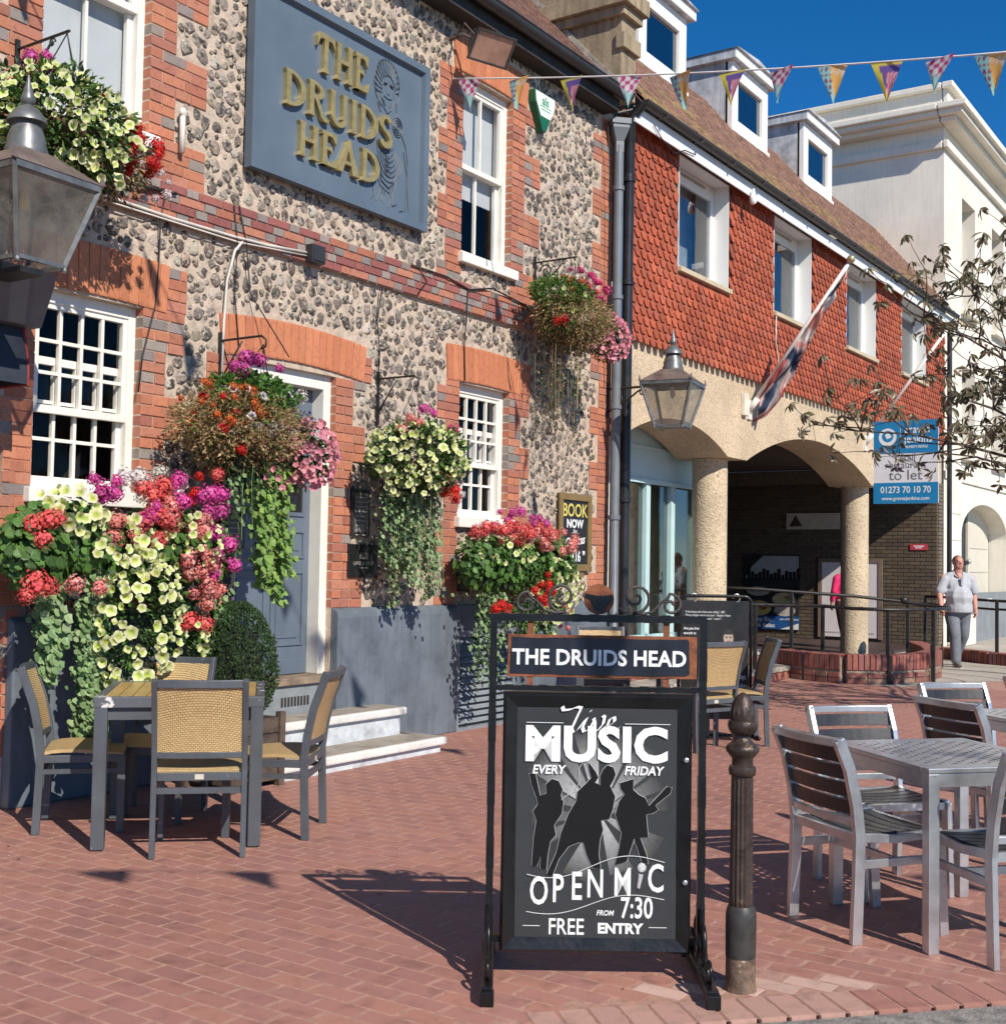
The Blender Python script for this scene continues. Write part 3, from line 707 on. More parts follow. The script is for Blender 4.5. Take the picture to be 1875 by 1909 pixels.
MB().box(-.035,.0,-.66,-.58,.1,1.74).box(-.035,0,.60,.68,.1,1.74).box(-.0345,0,-.58,.60,1.66,1.74).build('frame', mat('brown_door_frame', (.2,.14,.11), rough=.6), dd)
MB().box(-.024,-.02,-.5,.52,.2,.23).build('kick_strip', mat('strip_grey', (.45,.42,.42), rough=.5), dd)
rs = thing('small_notice', 'small red and white notice on the brown brick wall', 'notice', (25.168,.36,1.99))
MB().box(-.012,0,-.17,.17,-.06,.06).build('plate', mat('notice_red', (.55,.05,.07), rough=.5, var=.05), rs)
mb = MB()
for k, (a, b) in enumerate(((-.11,.1),(-.07,.07))): mb.box(-.0135,-.012,a,b,.01-k*.035,.03-k*.035)
mb.build('lettering', mat('print_white', (.8,.8,.8)), rs)
# shopfront in pale turquoise
turqM = mat('turquoise_paint', (.46,.64,.65), rough=.5, var=.05, scale=3)
shop = bpy.data.objects.new('shopfront', None); COL.objects.link(shop); shop.parent = red
y = .84
mb = MB().box(11.8,16.62,y,y+.1,2.62,3.6).box(11.8,16.62,y-.04,y,2.58,2.64).box(11.8,16.62,y-.03,y,3.02,3.07); 
for x_ in (12.3,13.2,14.28,15.0,15.75,16.52): mb.box(x_,x_+.11,y-.02,y+.1,.62,2.58)
mb.box(11.8,16.62,y-.01,y+.1,.34,.62); mb.build('timber_frame', turqM, shop, bevel=.006)
for a, b in ((12.41,13.2),(13.31,14.28),(14.39,15.0),(15.11,15.75),(15.86,16.52)): MB().box(a,b,y+.04,y+.05,.62,2.58).build('pane', glassmat('shop_glass', (.75,.8,.8), .1), shop)
MB().box(11.9,16.55,2.6,2.62,.34,3.5).build('shop_interior', mat('shop_interior', (.20,.17,.15), rough=.9, var=.4, scale=1.2), shop)
MB().box(14.0,14.3,1.7,1.9,.34,2.4).box(15.4,15.8,1.8,2.0,.34,2.2).box(16.1,16.5,1.6,1.8,.34,1.1).build('shop_fittings', mat('pale_fittings', (.45,.42,.38), rough=.7), shop)
# raised floor, steps, and low brick walls belong to the paving of the arcade
# --- upper storey
WIN = [(13.33,14.80),(16.36,17.85),(19.45,20.99),(22.5,24.1)]
holes = [(a,b,5.12,6.50) for a,b in WIN]
mb = MB(); wall_holes(mb, 11.95, 25.5, 4.10, 6.60, holes, -.045, .34)
mb.add([(25.5,-.045,4.1),(25.5,.6,4.1),(25.5,.6,6.6),(25.5,-.045,6.6)], [(0,1,2,3)]); mb.add([(11.95,-.045,4.1),(25.5,-.045,4.1),(25.5,.1,4.1),(11.95,.1,4.1)], [(3,2,1,0)])
mb.build('upper_wall', mat('tile_backing', (.10,.03,.02), rough=.95), red)
upvcM = mat('white_upvc', (.80,.79,.76), rough=.35, var=.03, scale=2)
skyPane = glassmat('upper_glass', (.85,.88,.9), .10)
for a, b in WIN:
    wn = bpy.data.objects.new('window', None); COL.objects.link(wn); wn.parent = red
    yb = .21
    mb = MB().box(a-.0,a+.012,-.06,yb,5.125,6.5).box(b-.012,b,-.06,yb,5.125,6.5).box(a+.012,b-.012,-.055,yb,6.485,6.5); mb.build('reveal_lining', upvcM, wn)
    x1 = b-.012; x0 = a+.012
    mb = MB().box(x0,x0+.09,yb-.06,yb,5.13,6.48).box(x1-.09,x1,yb-.06,yb,5.13,6.48).box(x0+.09,x1-.09,yb-.059,yb,5.13,5.26).box(x0+.09,x1-.09,yb-.059,yb,6.30,6.48)
    mb.build('frame', upvcM, wn, bevel=.006)
    MB().box(x0+.09,x1-.09,yb-.035,yb-.03,5.26,6.30).build('pane', skyPane, wn)
    MB().box(x0+.3,x1-.3,yb-.075,yb-.06,6.40,6.43).build('trickle_vent', mat('vent_brown', (.35,.31,.26), rough=.6), wn)
    MB().add([(a-.2,yb+.35,5.0),(b+.2,yb+.35,5.0),(b+.2,yb+.35,6.6),(a-.2,yb+.35,6.6)], [(0,1,2,3)]).build('blind', mat('net_curtain', (.55,.58,.60), rough=.9, var=.25, scale=1.6), wn)
    MB().box(a-.03,b+.02,-.115,yb,5.06,5.12).build('sill', mat('cream_sill', (.52,.43,.30), rough=.8, var=.1), wn, bevel=.005)
# hung tiles
tlM_o = mat('clay_tile', (1,1,1), rough=.75, var=.12, scale=14, bump=.25, bscale=90, src='obj', world=True, spec=.3, spots=(.22,.13,.085), spotscale=5, spotthr=.66); tlM_a = mat('clay_tile_joined', (1,1,1), rough=.75, var=.12, scale=14, bump=.25, bscale=90, src='attr', world=True, spec=.3, spots=(.22,.13,.085), spotscale=5, spotthr=.66)
prof = [(-.036,0),(.036,0),(.047,.012),(.060,.05),(.0785,.085),(.0785,.19),(-.0785,.19),(-.0785,.085),(-.060,.05),(-.047,.012)]
tb = MB(); n = len(prof); f_ = lambda z_: -.062+.036*(z_/.19)
vs = [(a, f_(b)-.022, b) for a,b in prof]+[(a, f_(b)+.0, b) for a,b in prof]
tb.add(vs, [tuple(range(n)), tuple(range(2*n-1,n-1,-1))]+[(i,n+i,n+(i+1)%n,(i+1)%n) for i in range(n)])
tileme = tb.mesh('hung_tile', tlM_o)
TP = []; gauge = .108; pitch = .160
for r_ in range(24):
    z0 = 4.045+r_*gauge
    if z0 > 6.50: break
    for k in range(90):
        x = 12.03+k*pitch+(pitch/2 if r_ % 2 else 0)
        if x > 25.42: break
        if any(h[0]-.03 < x < h[1]+.05 and h[2]-.13 < z0 < h[3]-.02 for h in holes): continue
        c = jit(rnd.choice([(.37,.092,.047),(.35,.085,.043),(.395,.10,.051),(.31,.078,.042),(.345,.095,.053)]), .16); k_ = 1+.28*noise.noise(Vector((x*.8,z0*1.3,4))); c = tuple(a*k_ for a in c)
        TP.append(((x, -.0, z0), (1,1,1), (rnd.uniform(-.03,.03),rnd.uniform(-.02,.02),rnd.uniform(-.02,.02)), c))
emit_pieces(TP, red, 'hung_tile', tlM_o, tlM_a, unit=tileme, rest='distant_hung_tiles')
# fascia, gutter, roof, dormers
MB().box(11.9,25.5,-.22,-.2,6.42,6.60).build('fascia', upvcM, red)
MB().box(11.9,25.5,-.2,.0,6.555,6.57).build('soffit', mat('soffit_white_grey', (.5,.48,.45), rough=.8), red)  # soffit board in its own even white-grey
mb = MB(); gp = [(-.29+.065*math.cos(R(a)), 6.66+.065*math.sin(R(a))) for a in range(180,361,20)]; n = len(gp)
mb.add([(x_,a,b) for x_ in (11.95,25.5) for a,b in gp], [(i,i+1,n+i+1,n+i) for i in range(n-1)]+[tuple(range(n-1,-1,-1)),tuple(range(n,2*n))])
for k in range(14): mb.box(12.4+k*.95,12.44+k*.95,-.36,-.22,6.60,6.64)
mb.build('gutter', mat('brown_black_gutter', (.035,.028,.025), rough=.45, var=.2), red, smooth=True, auto=40)
RS = math.tan(R(50)); RY, RZ = -.30, 6.66
mb = MB()
for i in range(23):
    y0_ = RY+i*.075; z0_ = RZ+i*.075*RS
    for k in range(84):
        xx = 11.95+k*.162+(.08 if i % 2 else 0)
        if xx > 25.5: break
        tz = rnd.uniform(0,.012); moss = noise.noise(Vector((xx*.9, i*.3, 0)))
        c = jit((1,1,1), .2)
        if moss > .12 and i < 9: c = (1.08*c[0], 1.28*c[1], .85*c[2])
        mb.add([(xx,y0_,z0_+.016+tz),(xx+.155,y0_,z0_+.016+tz),(xx+.155,y0_+.115,z0_+.115*RS),(xx,y0_+.115,z0_+.115*RS),(xx,y0_,z0_-.002),(xx+.155,y0_,z0_-.002)], [(0,1,2,3),(4,5,1,0)], c)
mb.build('roof_tiles', mat('mossy_roof_tile', (.235,.125,.085), rough=.9, var=.3, scale=9, src='attr', bump=.5, bscale=50), red, attr=True, kind='stuff')
RTOP = (1.45, RZ+1.75*RS)
MB().add([(11.9,RY+.02,RZ-.02),(25.5,RY+.02,RZ-.02),(25.5,RTOP[0],RTOP[1]),(11.9,RTOP[0],RTOP[1])], [(0,1,2,3)]).add([(11.9,RTOP[0],RTOP[1]),(25.5,RTOP[0],RTOP[1]),(25.5,8,RTOP[1]-.5),(11.9,8,RTOP[1]-.5)], [(0,1,2,3)]).build('roof', roofM, red)
leadM = mat('lead_cheek', (.46,.48,.50), rough=.7, var=.3, scale=4, bump=.2, streak=.5)
for a, b in ((14.13,15.55),(17.15,18.55),(20.17,21.6)):
    dm = bpy.data.objects.new('dormer', None); COL.objects.link(dm); dm.parent = red
    yf = 1.0; z0 = RZ+(yf-RY)*RS-.02; z1 = 9.22; yb_ = 2.6
    MB().add([(a,yf+.02,z0-.3),(a,yb_,z0-.3),(a,yb_,z1),(a,yf+.02,z1)], [(3,2,1,0)]).add([(b,yf+.02,z0-.3),(b,yb_,z0-.3),(b,yb_,z1),(b,yf+.02,z1)], [(0,1,2,3)]).build('cheek', leadM, dm)
    mb = MB().box(a,a+.22,yf-.06,yf+.06,z0,z1).box(b-.22,b,yf-.06,yf+.06,z0,z1).box(a+.22,b-.22,yf-.059,yf+.06,z0,z0+.16).box(a+.22,b-.22,yf-.059,yf+.06,z1-.24,z1)
    mb.build('frame', upvcM, dm, bevel=.006)
    MB().box(a+.22,b-.22,yf-.01,yf-.004,z0+.16,z1-.24).build('pane', glassmat('dormer_glass', (.15,.2,.28), .3), dm)
    MB().box(a+.2,b-.2,yf+.3,yf+.31,z0,z1).build('blind', mat('dormer_dark', (.06,.08,.11), rough=.9), dm)
    MB().box(a-.04,b+.04,yf-.08,yf+.0,z0-.06,z0-.005).build('sill', upvcM, dm)
    mb = MB(); xm = (a+b)/2
    mb.prism([(a-.10,z1),(b+.10,z1),(b+.10,z1+.13),(xm,z1+.20),(a-.10,z1+.13)], yf-.16, yf-.14); mb.build('fascia', upvcM, dm)
    mb = MB().prism([(a-.12,z1+.14),(b+.12,z1+.14),(xm,z1+.21)], yf-.2, yb_).box(a-.10,b+.10,yf-.139,yb_,z1,z1+.13); mb.build('roof', leadM, dm)
# black rainwater pipe between the two buildings
bpM = mat('black_pipe', (.018,.018,.02), rough=.35, var=.3, scale=6, spots=(.12,.11,.11), spotscale=30, spotthr=.75)
bp = bpy.data.objects.new('rainwater_pipe', None); COL.objects.link(bp); bp.parent = red
MB().tube([(11.93,-.30,6.62),(11.93,-.14,6.45),(11.93,-.13,5),(11.93,-.13,.1)],.06,12).build('pipe', bpM, bp, smooth=True, auto=50)
for zc in (5.75,4.6,4.0,3.95,2.2,1.0): MB().lathe([(.06,0),(.078,.005),(.078,.04),(.068,.05),(.068,.09),(.06,.095)],12,(11.93,-.13,zc)).build('collar', bpM, bp, smooth=True, auto=40)
# second pipe at the far end
MB().tube([(25.46,-.16,6.5),(25.46,-.16,.1)],.05,10).build('end_pipe', bpM, red, smooth=True, auto=50)
# ------------------------------------------------------------------ white stucco building
wb = thing('stucco_building', 'tall white stucco building with deep cornice beyond the tile hung one', 'building')
stucM = mat('white_stucco', (.77,.715,.615), rough=.85, var=.07, scale=.9, bump=.25, bscale=24, streak=.16)
X0 = 25.56; ZT = 10.3
WH = [(27.0,28.15,7.1,9.5),(29.75,30.95,7.1,9.5),(27.0,28.15,4.0,5.9),(29.75,30.95,4.0,5.9)]
mb = MB(); wall_holes(mb, X0, 42, 0, 11.2, WH+[(27.0,31.3,.0,3.04)], -.02, .45)
mb.add([(X0,-.02,0),(X0,12,0),(X0,12,11.2),(X0,-.02,11.2)], [(3,2,1,0)])
mb.build('wall', stucM, wb)
MB().box(X0-.003,X0+.5,-.06,-.02,3.4,3.55).box(27.0,42,-.06,-.02,3.4,3.55).build('string_course', stucM, wb)
def cornice(z, d, h):
    return MB().box(X0-d, 42, -.02-d, -.02, z, z+h).box(X0-d, X0, -.0, 12, z, z+h)
for z, d, h in ((ZT-.16,.10,.16),(ZT+.30,.30,.10),(ZT+.40,.46,.10),(ZT+.50,.55,.12),(ZT+.62,.10,.42),(ZT+1.04,.22,.12)):
    cornice(z, d, h).build('cornice_moulding', stucM, wb, bevel=.02)
for a, b, c, d in WH:
    wn = bpy.data.objects.new('window', None); COL.objects.link(wn); wn.parent = wb
    MB().box(a,a+.08,.3,.38,c,d).box(b-.08,b,.3,.38,c,d).box(a+.08,b-.08,.301,.38,d-.08,d).box(a+.08,b-.08,.301,.38,c,c+.08).box(a+.08,b-.08,.302,.375,(c+d)/2-.03,(c+d)/2+.03).box((a+b)/2-.02,(a+b)/2+.02,.303,.37,c+.08,d-.08).build('frame', whiteM, wn)
    MB().box(a+.08,b-.08,.34,.345,c+.08,d-.08).build('pane', glassmat('stucco_glass', (.3,.33,.36), .2), wn)
    MB().box(a-.1,b+.1,-.16,.1,c-.12,c).build('sill', stucM, wn, bevel=.01)
    MB().box(a,b,.44,.46,c,d).build('blind', mat('dormer_dark', (.06,.08,.11)), wn)
# arched doorway
mb = MB(); a, b, zs = 27.0, 31.3, 2.3
pts = arc((a+b)/2, zs, (b-a)/2, .72, 180, 0, 18)
for i in range(18):
    (x0,z0),(x1,z1) = pts[i], pts[i+1]
    mb.add([(x0,-.02,z0),(x1,-.02,z1),(x1,-.02,3.04),(x0,-.02,3.04)], [(0,1,2,3)]); mb.add([(x0,-.02,z0),(x1,-.02,z1),(x1,.5,z1),(x0,.5,z0)], [(3,2,1,0)])
mb.build('door_arch', stucM, wb)
MB().box(27.05,29.3,.45,.5,.3,3.05).build('door', mat('black_door', (.02,.02,.022), rough=.4, var=.2), wb)
MB().box(29.3,31.25,.4,.5,.3,3.05).build('door_side_panel', mat('cream_panel', (.60,.56,.46), rough=.7, var=.04), wb)
mb = MB()
for z in (.95,1.5,2.05): mb.box(29.45,31.2,.39,.401,z,z+.02)
for z in (1.05,1.6,2.15,2.7): mb.box(25.85,26.95,-.024,-.0195,z,z+.02)
mb.build('joint_lines', mat('joint_shadow', (.45,.42,.37), rough=.9), wb)
MB().ball((29.32,.38,1.75),(.06,.06,.06),10,8).build('wall_lamp', mat('lamp_chrome', (.6,.58,.55), rough=.3, metal=.5), wb, smooth=True)
MB().box(27.0,36,-.10,-.021,0,1.06).build('grey_base', mat('grey_base_paint', (.22,.235,.245), rough=.6, var=.1, scale=3), wb)
MB().box(28.95,29.4,-.104,-.1,.84,.92).build('base_label', mat('print_white', (.8,.8,.8)), wb)
MB().box(X0+.25,26.9,-.35,-.022,0,.62).build('corner_plinth', stucM, wb, bevel=.05)
# ------------------------------------------------------------------ raised arcade floor, steps, low walls, stone paving
setM = mat('stone_paving', (.40,.36,.30), rough=.85, var=.12, scale=2.5, bump=.4, bscale=50)
pv = MB().add([(16.3,-.2,.0015),(16.2,-1.9,.0015),(17.3,-2.3,.0015),(19,-3.2,.0015),(24,-6.9,.0015),(46,-6.9,.0015),(46,.3,.0015),(16.3,.3,.0015)], [(0,1,2,3,4,5,6,7)])
stonepave = struct(pv.build('stone_paving', setM))
def curved_strip(cx, cy, r, a0, a1, w_, z):
    mb = MB(); n = 22; vs = []
    for i in range(n+1):
        t = R(a0+(a1-a0)*i/n); vs += [(cx+(r-w_/2)*math.cos(t), cy+(r-w_/2)*math.sin(t), z), (cx+(r+w_/2)*math.cos(t), cy+(r+w_/2)*math.sin(t), z)]
    mb.add(vs, [(2*i,2*i+1,2*i+3,2*i+2) for i in range(n)]); return mb
dkj = mat('paving_joint_dark', (.10,.09,.08), rough=.95)
for r_, w_ in ((.9,.025),(1.6,.03),(2.4,.12),(3.3,.03),(4.2,.03)):
    curved_strip(17.3,-1.5,r_,-75,20,w_,.0035).build('curved_joint', dkj, stonepave)
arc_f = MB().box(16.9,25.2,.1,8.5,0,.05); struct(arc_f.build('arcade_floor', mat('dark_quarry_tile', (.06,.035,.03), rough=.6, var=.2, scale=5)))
lwM_o = mat('wall_brick', (1,1,1), rough=.8, var=.2, scale=20, bump=.4, bscale=120, src='obj', world=True); lwM_a = mat('wall_brick_joined', (1,1,1), rough=.8, var=.2, scale=20, bump=.4, bscale=120, src='attr', world=True)
def brick_run(root, path, z0, z1, th=.22, soldier=True, name='brick'):
    """low wall: mortar core plus a face of upright bricks along the path"""
    core = MB(); P2 = []
    for i in range(len(path)-1):
        a, b = Vector(path[i]), Vector(path[i+1]); d = (b-a); L = d.length; d.normalize(); nrm = Vector((d.y, -d.x))
        q = Matrix(((d.x, -d.y, 0), (d.y, d.x, 0), (0, 0, 1)))
        m_ = (a+b)/2
        core.obox((m_.x, m_.y, (z0+z1)/2-.02), (L-.01, th-.035, z1-z0-.04), q)
        n = max(1, int(round(L/.078)))
        ang = math.atan2(d.y, d.x)
        for k in range(n):
            c_ = a+d*(L*(k+.5)/n)
            P2.append(((c_.x, c_.y, z1-.105), (L/n-.011, th, .21), (0,0,ang), jit(rnd.choice([(.27,.085,.065),(.23,.075,.06),(.30,.105,.075),(.25,.10,.085)]), .12)))
        rows = int((z1-.215-z0)/.075)
        for r_ in range(rows):
            n2 = max(1, int(round(L/.225)))
            for k in range(n2):
                c_ = a+d*(L*(k+.5)/n2)
                P2.append(((c_.x, c_.y, z0+(r_+.5)*.075), (L/n2-.012, th, .064), (0,0,ang), jit(rnd.choice([(.26,.10,.075),(.30,.18,.13),(.23,.09,.07)]), .12)))
    core.build('mortar', mat('wall_mortar', (.28,.22,.17), rough=.95, var=.2), root)
    emit_pieces(P2, root, name, lwM_o, lwM_a, limit=150)
lw = thing('low_brick_wall', 'low curved brick wall in front of the dappled column', 'wall')
cpts = [(16.62,-.15),(16.35,-.6),(16.22,-1.15),(16.5,-1.6),(17.2,-1.85),(18.1,-1.8),(19.0,-1.5),(20.2,-.95)]
brick_run(lw, cpts, 0, .385, .24)
lw2 = thing('brick_step_wall', 'short red brick wall stub beside the arcade steps', 'wall')
brick_run(lw2, [(15.6,.75),(16.9,.75)], .0, .40, .24)
kb = thing('brick_kerb', 'brown brick kerb at the foot of the white building', 'kerb')
brick_run(kb, [(22.1,-.6),(22.0,-1.05),(21.3,-1.9),(21.0,-2.6),(20.9,-3.4)], 0, .2, .22)
sp = thing('arcade_steps', 'pale stone steps with red brick risers at the arcade', 'steps')
MB().box(12.2,16.75,-.35,.2,.11,.175).box(12.2,16.8,.2,1.2,.28,.345).build('tread', mat('step_stone', (.40,.35,.29), rough=.85, var=.2, scale=4, bump=.3), sp, bevel=.01)
brs = []
for k in range(56): brs.append(((12.26+k*.08, -.30, .055), (.07, .06, .11), None, jit((.33,.12,.09), .12)))
for k in range(56): brs.append(((12.26+k*.08, .245, .225), (.07, .06, .11), None, jit((.33,.12,.09), .12)))
emit_pieces(brs, sp, 'brick', lwM_o, lwM_a, limit=112)
MB().box(12.2,16.72,-.28,1.2,0,.11).box(12.2,16.78,.26,1.2,.17,.28).build('core', mat('wall_mortar', (.40,.33,.26)), sp)
# handrail
railM = mat('black_rail', (.02,.017,.016), rough=.45, var=.3, scale=8)
hr = thing('handrail', 'black metal handrail looping round the low brick wall', 'railing')
front = [(15.1,-.15,1.1),(15.6,-.30,1.05),(16.5,-.72,1.02),(16.30,-1.1,1.0),(16.45,-1.68,.99),(17.25,-2.03,.99),(18.0,-2.03,.99)]
loop = [(18.0,-2.03,.99),(18.3,-1.98,.99),(18.5,-1.75,1.0),(18.35,-1.35,1.06)]
rear = [(18.35,-1.35,1.06),(18.1,-.9,1.12),(17.3,.55,1.20),(16.9,1.3,1.22)]
MB().tube([(15.2,-.2,1.03),(16.62,-.70,1.0),(16.34,-1.2,.99),(16.45,-1.68,.985),(17.25,-2.03,.985),(18.0,-2.05,.985),(18.35,-1.95,.985),(18.5,-1.65,1.0),(18.4,-1.3,1.05),(18.0,-.7,1.12),(17.3,.55,1.2),(16.8,1.5,1.22)],.024,8).build('rail', railM, hr, smooth=True)
for x_, y_, zt in ((15.33,-.25,1.02),(16.66,-.69,1.0),(16.42,-1.66,.99),(17.25,-2.03,.985),(18.42,-1.35,1.04),(17.55,.1,1.16),(17.05,1.0,1.21)): MB().box(x_-.022,x_+.022,y_-.022,y_+.022,0,zt).build('post', railM, hr)
MB().ball((18.40,-1.30,1.07),(.06,.06,.06),10,8).build('rail_end', railM, hr, smooth=True)
mb = MB().tube([(17.15,-2.03,.02),(17.13,-2.03,.5),(17.25,-2.03,.55)],.012,6); mb.build('stay', railM, hr)
hr2 = thing('area_railing', 'black area railing in front of the grey painted base', 'railing')
MB().tube([(22.3,-.55,1.06),(22.1,-1.0,1.06),(21.4,-1.85,1.04),(21.0,-2.9,1.03),(20.9,-3.6,1.03)],.024,8).tube([(22.3,-.55,.92),(22.1,-1.0,.92),(21.4,-1.85,.90),(21.0,-2.9,.90),(20.9,-3.6,.9)],.02,8).build('rail', railM, hr2, smooth=True)
for x_, y_ in ((22.3,-.55),(21.25,-1.98),(20.95,-3.2)): MB().box(x_-.025,x_+.025,y_-.025,y_+.025,.0,1.05).build('post', railM, hr2)
# ------------------------------------------------------------------ pub furniture
steelM = mat('grey_powder_coat', (.075,.083,.095), rough=.42, var=.12, scale=5, bump=.05, spots=(.34,.34,.34), spotscale=24, spotthr=.70)
chipM = mat('chipped_rim', (.085,.092,.105), rough=.45, var=.12, scale=5, spots=(.62,.61,.58), spotscale=7, spotthr=.565)
goldwoodM = mat('golden_slat', (.44,.29,.105), rough=.36, var=.12, scale=3, bump=.05, spec=.55)
def wicker():
    m, t, o = nmat('wicker_weave')
    p = N(t, 'ShaderNodeBsdfPrincipled', i_Roughness=.55); t.links.new(p.outputs[0], o.inputs[0])
    s_ = N(t, 'ShaderNodeSeparateXYZ'); t.links.new(N(t, 'ShaderNodeTexCoord').outputs['Object'], s_.inputs[0])
    ad = N(t, 'ShaderNodeMath', operation='ADD'); t.links.new(s_.outputs[1], ad.inputs[0]); t.links.new(s_.outputs[2], ad.inputs[1])
    cb = N(t, 'ShaderNodeCombineXYZ'); t.links.new(s_.outputs[0], cb.inputs[0]); t.links.new(ad.outputs[0], cb.inputs[1])
    b = N(t, 'ShaderNodeTexBrick'); b.offset = .5; b.inputs['Scale'].default_value = 1; b.inputs['Brick Width'].default_value = .019; b.inputs['Row Height'].default_value = .0085
    b.inputs['Mortar Size'].default_value = .0014; b.inputs['Mortar Smooth'].default_value = .6
    b.inputs['Color1'].default_value = (.62,.44,.215,1); b.inputs['Color2'].default_value = (.52,.36,.165,1); b.inputs['Mortar'].default_value = (.24,.14,.06,1)
    t.links.new(cb.outputs[0], b.inputs[0]); t.links.new(b.outputs[0], p.inputs['Base Color'])
    bp_ = N(t, 'ShaderNodeBump', i_Strength=.8, i_Distance=.004); bp_.invert = True; t.links.new(b.outputs[1], bp_.inputs['Height']); t.links.new(bp_.outputs[0], p.inputs['Normal'])
    return m
wickM = wicker()
def curve_back(x, z0=.0, h=.9, lean=.10):
    return [(x,-.225,z0),(x,-.215,.25),(x,-.21,.44),(x,-.225,.56),(x,-.255,.70),(x,-.225-lean,h)]
def wicker_chair(label, loc, rz, group='wicker chairs at the pub tables'):
    t = thing('wicker_chair', label, 'chair', loc, rz, group)
    for s_ in (-1,1):
        MB().sweep(curve_back(s_*.222), .028, .042).build('rear_leg', steelM, t, bevel=.004)
        MB().box(s_*.222-.014,s_*.222+.014,.19,.232,0,.42).build('front_leg', steelM, t, bevel=.003)
        MB().box(s_*.222-.012,s_*.222+.012,-.20,.20,.385,.425).build('seat_rail', steelM, t, bevel=.003)
        MB().box(s_*.222-.010,s_*.222+.010,-.20,.20,.325,.35).build('stretcher', steelM, t)
    MB().box(-.208,.208,-.225,-.20,.385,.425).build('seat_rail', steelM, t, bevel=.003); MB().box(-.208,.208,.2,.225,.385,.425).build('seat_rail', steelM, t, bevel=.003)
    MB().box(-.208,.208,-.222,-.202,.32,.35).build('stretcher', steelM, t)
    mb = MB(); n = 8; vs = []
    for i in range(n+1):
        y_ = -.20+.42*i/n; z_ = .425+.018*math.sin(math.pi*(i/n)**.7)-.012*(i/n)
        vs += [(-.225,y_,z_),(.225,y_,z_),(.225,y_,z_+.018),(-.225,y_,z_+.018)]
    fs = []
    for i in range(n):
        for k in range(4): fs.append((4*i+k, 4*i+(k+1)%4, 4*i+4+(k+1)%4, 4*i+4+k))
    fs += [(3,2,1,0),(4*n,4*n+1,4*n+2,4*n+3)]
    mb.add(vs, fs); mb.build('seat', wickM, t)
    bc = [p for p in curve_back(0)][2:]
    def yat(z):
        for i in range(len(bc)-1):
            if bc[i][2] <= z <= bc[i+1][2]:
                k = (z-bc[i][2])/(bc[i+1][2]-bc[i][2]); return bc[i][1]+(bc[i+1][1]-bc[i][1])*k
        return bc[-1][1]
    vs = []; fs = []; zs = [.53+.335*i/8 for i in range(9)]; xs = [-.208+.416*i/8 for i in range(9)]
    for z_ in zs:
        for x_ in xs: vs.append((x_, yat(z_)-.010-.02*(1-(x_/.21)**2), z_))
    for z_ in zs:
        for x_ in xs: vs.append((x_, yat(z_)+.010-.02*(1-(x_/.21)**2), z_))
    for j in range(8):
        for i in range(8):
            a = j*9+i; fs.append((a,a+1,a+10,a+9)); fs.append((81+a+9,81+a+10,81+a+1,81+a))
    MB().add(vs, fs).build('backrest', wickM, t, smooth=True)
    def rail(z_, h_):
        pts = [(x_, yat(z_)-.02*(1-(x_/.21)**2), z_) for x_ in xs]
        return MB().sweep(pts, h_, .032, (0,0,1))
    rail(.515,.032).build('back_rail', steelM, t, bevel=.003); rail(.88,.04).build('top_rail', steelM, t, bevel=.004)
    MB().box(-.022,.022,-.2265,-.2255,.392,.418).build('maker_plate', mat('plate_cream', (.55,.52,.42), rough=.5), t)
    return t
def slat_table(label, loc, rz, half=.45, top=.765):
    t = thing('slatted_table', label, 'table', loc, rz, 'slatted pub tables')
    h = half; r_ = .045
    mb = MB().box(-h,h,-h,-h+r_,top-.055,top).box(-h,h,h-r_,h,top-.055,top).box(-h,-h+r_,-h+r_,h-r_,top-.0545,top-.0005).box(h-r_,h,-h+r_,h-r_,top-.0545,top-.0005)
    mb.build('top_rim', chipM, t, bevel=.004)
    n = 11; w_ = (2*h-2*r_)/n
    for i in range(n):
        link('slat', (MB().box(-w_/2+.003,w_/2-.003,-h+r_+.002,h-r_-.002,top-.02,top-.001).mesh('table_slat', goldwoodM, bevel=.002) if i == 0 else bpy.data.meshes['table_slat']), t, (-h+r_+w_*(i+.5),0,0))
    for sx_ in (-1,1):
        for sy in (-1,1): MB().box(sx_*(h-.037)-.033,sx_*(h-.037)+.033,sy*(h-.037)-.033,sy*(h-.037)+.033,.006,top-.055).build('leg', steelM, t, bevel=.004)
    mb = MB().box(-h+.07,h-.07,-h+.03,-h+.05,top-.12,top-.056).box(-h+.07,h-.07,h-.05,h-.03,top-.12,top-.056).box(-h+.03,-h+.05,-h+.07,h-.07,top-.12,top-.056).box(h-.05,h-.03,-h+.07,h-.07,top-.12,top-.056)
    mb.build('apron', steelM, t)
    return t
slat_table('square table with golden slats and chipped grey rim by the flower trough', (4.70,-1.32,0), R(-45), .43, .785)
c1 = wicker_chair('wicker chair with its back to us in front of the golden slatted table', (4.505,-1.685,0), R(-46))
def wc(loc, rz, label): return dup(c1, loc, R(rz), label)
wc((4.48,-.76,0), -132.2, 'wicker chair seen side on, nearest the trailing flowers at the slatted table')
wc((5.05,-1.68,0), 30, 'wicker chair seen edge on beside the white door steps')
wc((4.90,-.86,0), 118, 'wicker chair facing us behind the golden slatted table')
# second set behind the pavement sign
slat_table('slatted pub table half hidden behind the pavement sign', (9.75,-1.30,0), R(-60), .4)
wc((9.5,-2.16,0), -22, 'wicker chair behind the pavement sign with its yellow back to us')
wc((10.02,-2.28,0), 34, 'wicker chair edge on in front of the black theatre poster')
wc((10.45,-.72,0), 125, 'wicker chair near the cellar vent facing us over the pavement sign')

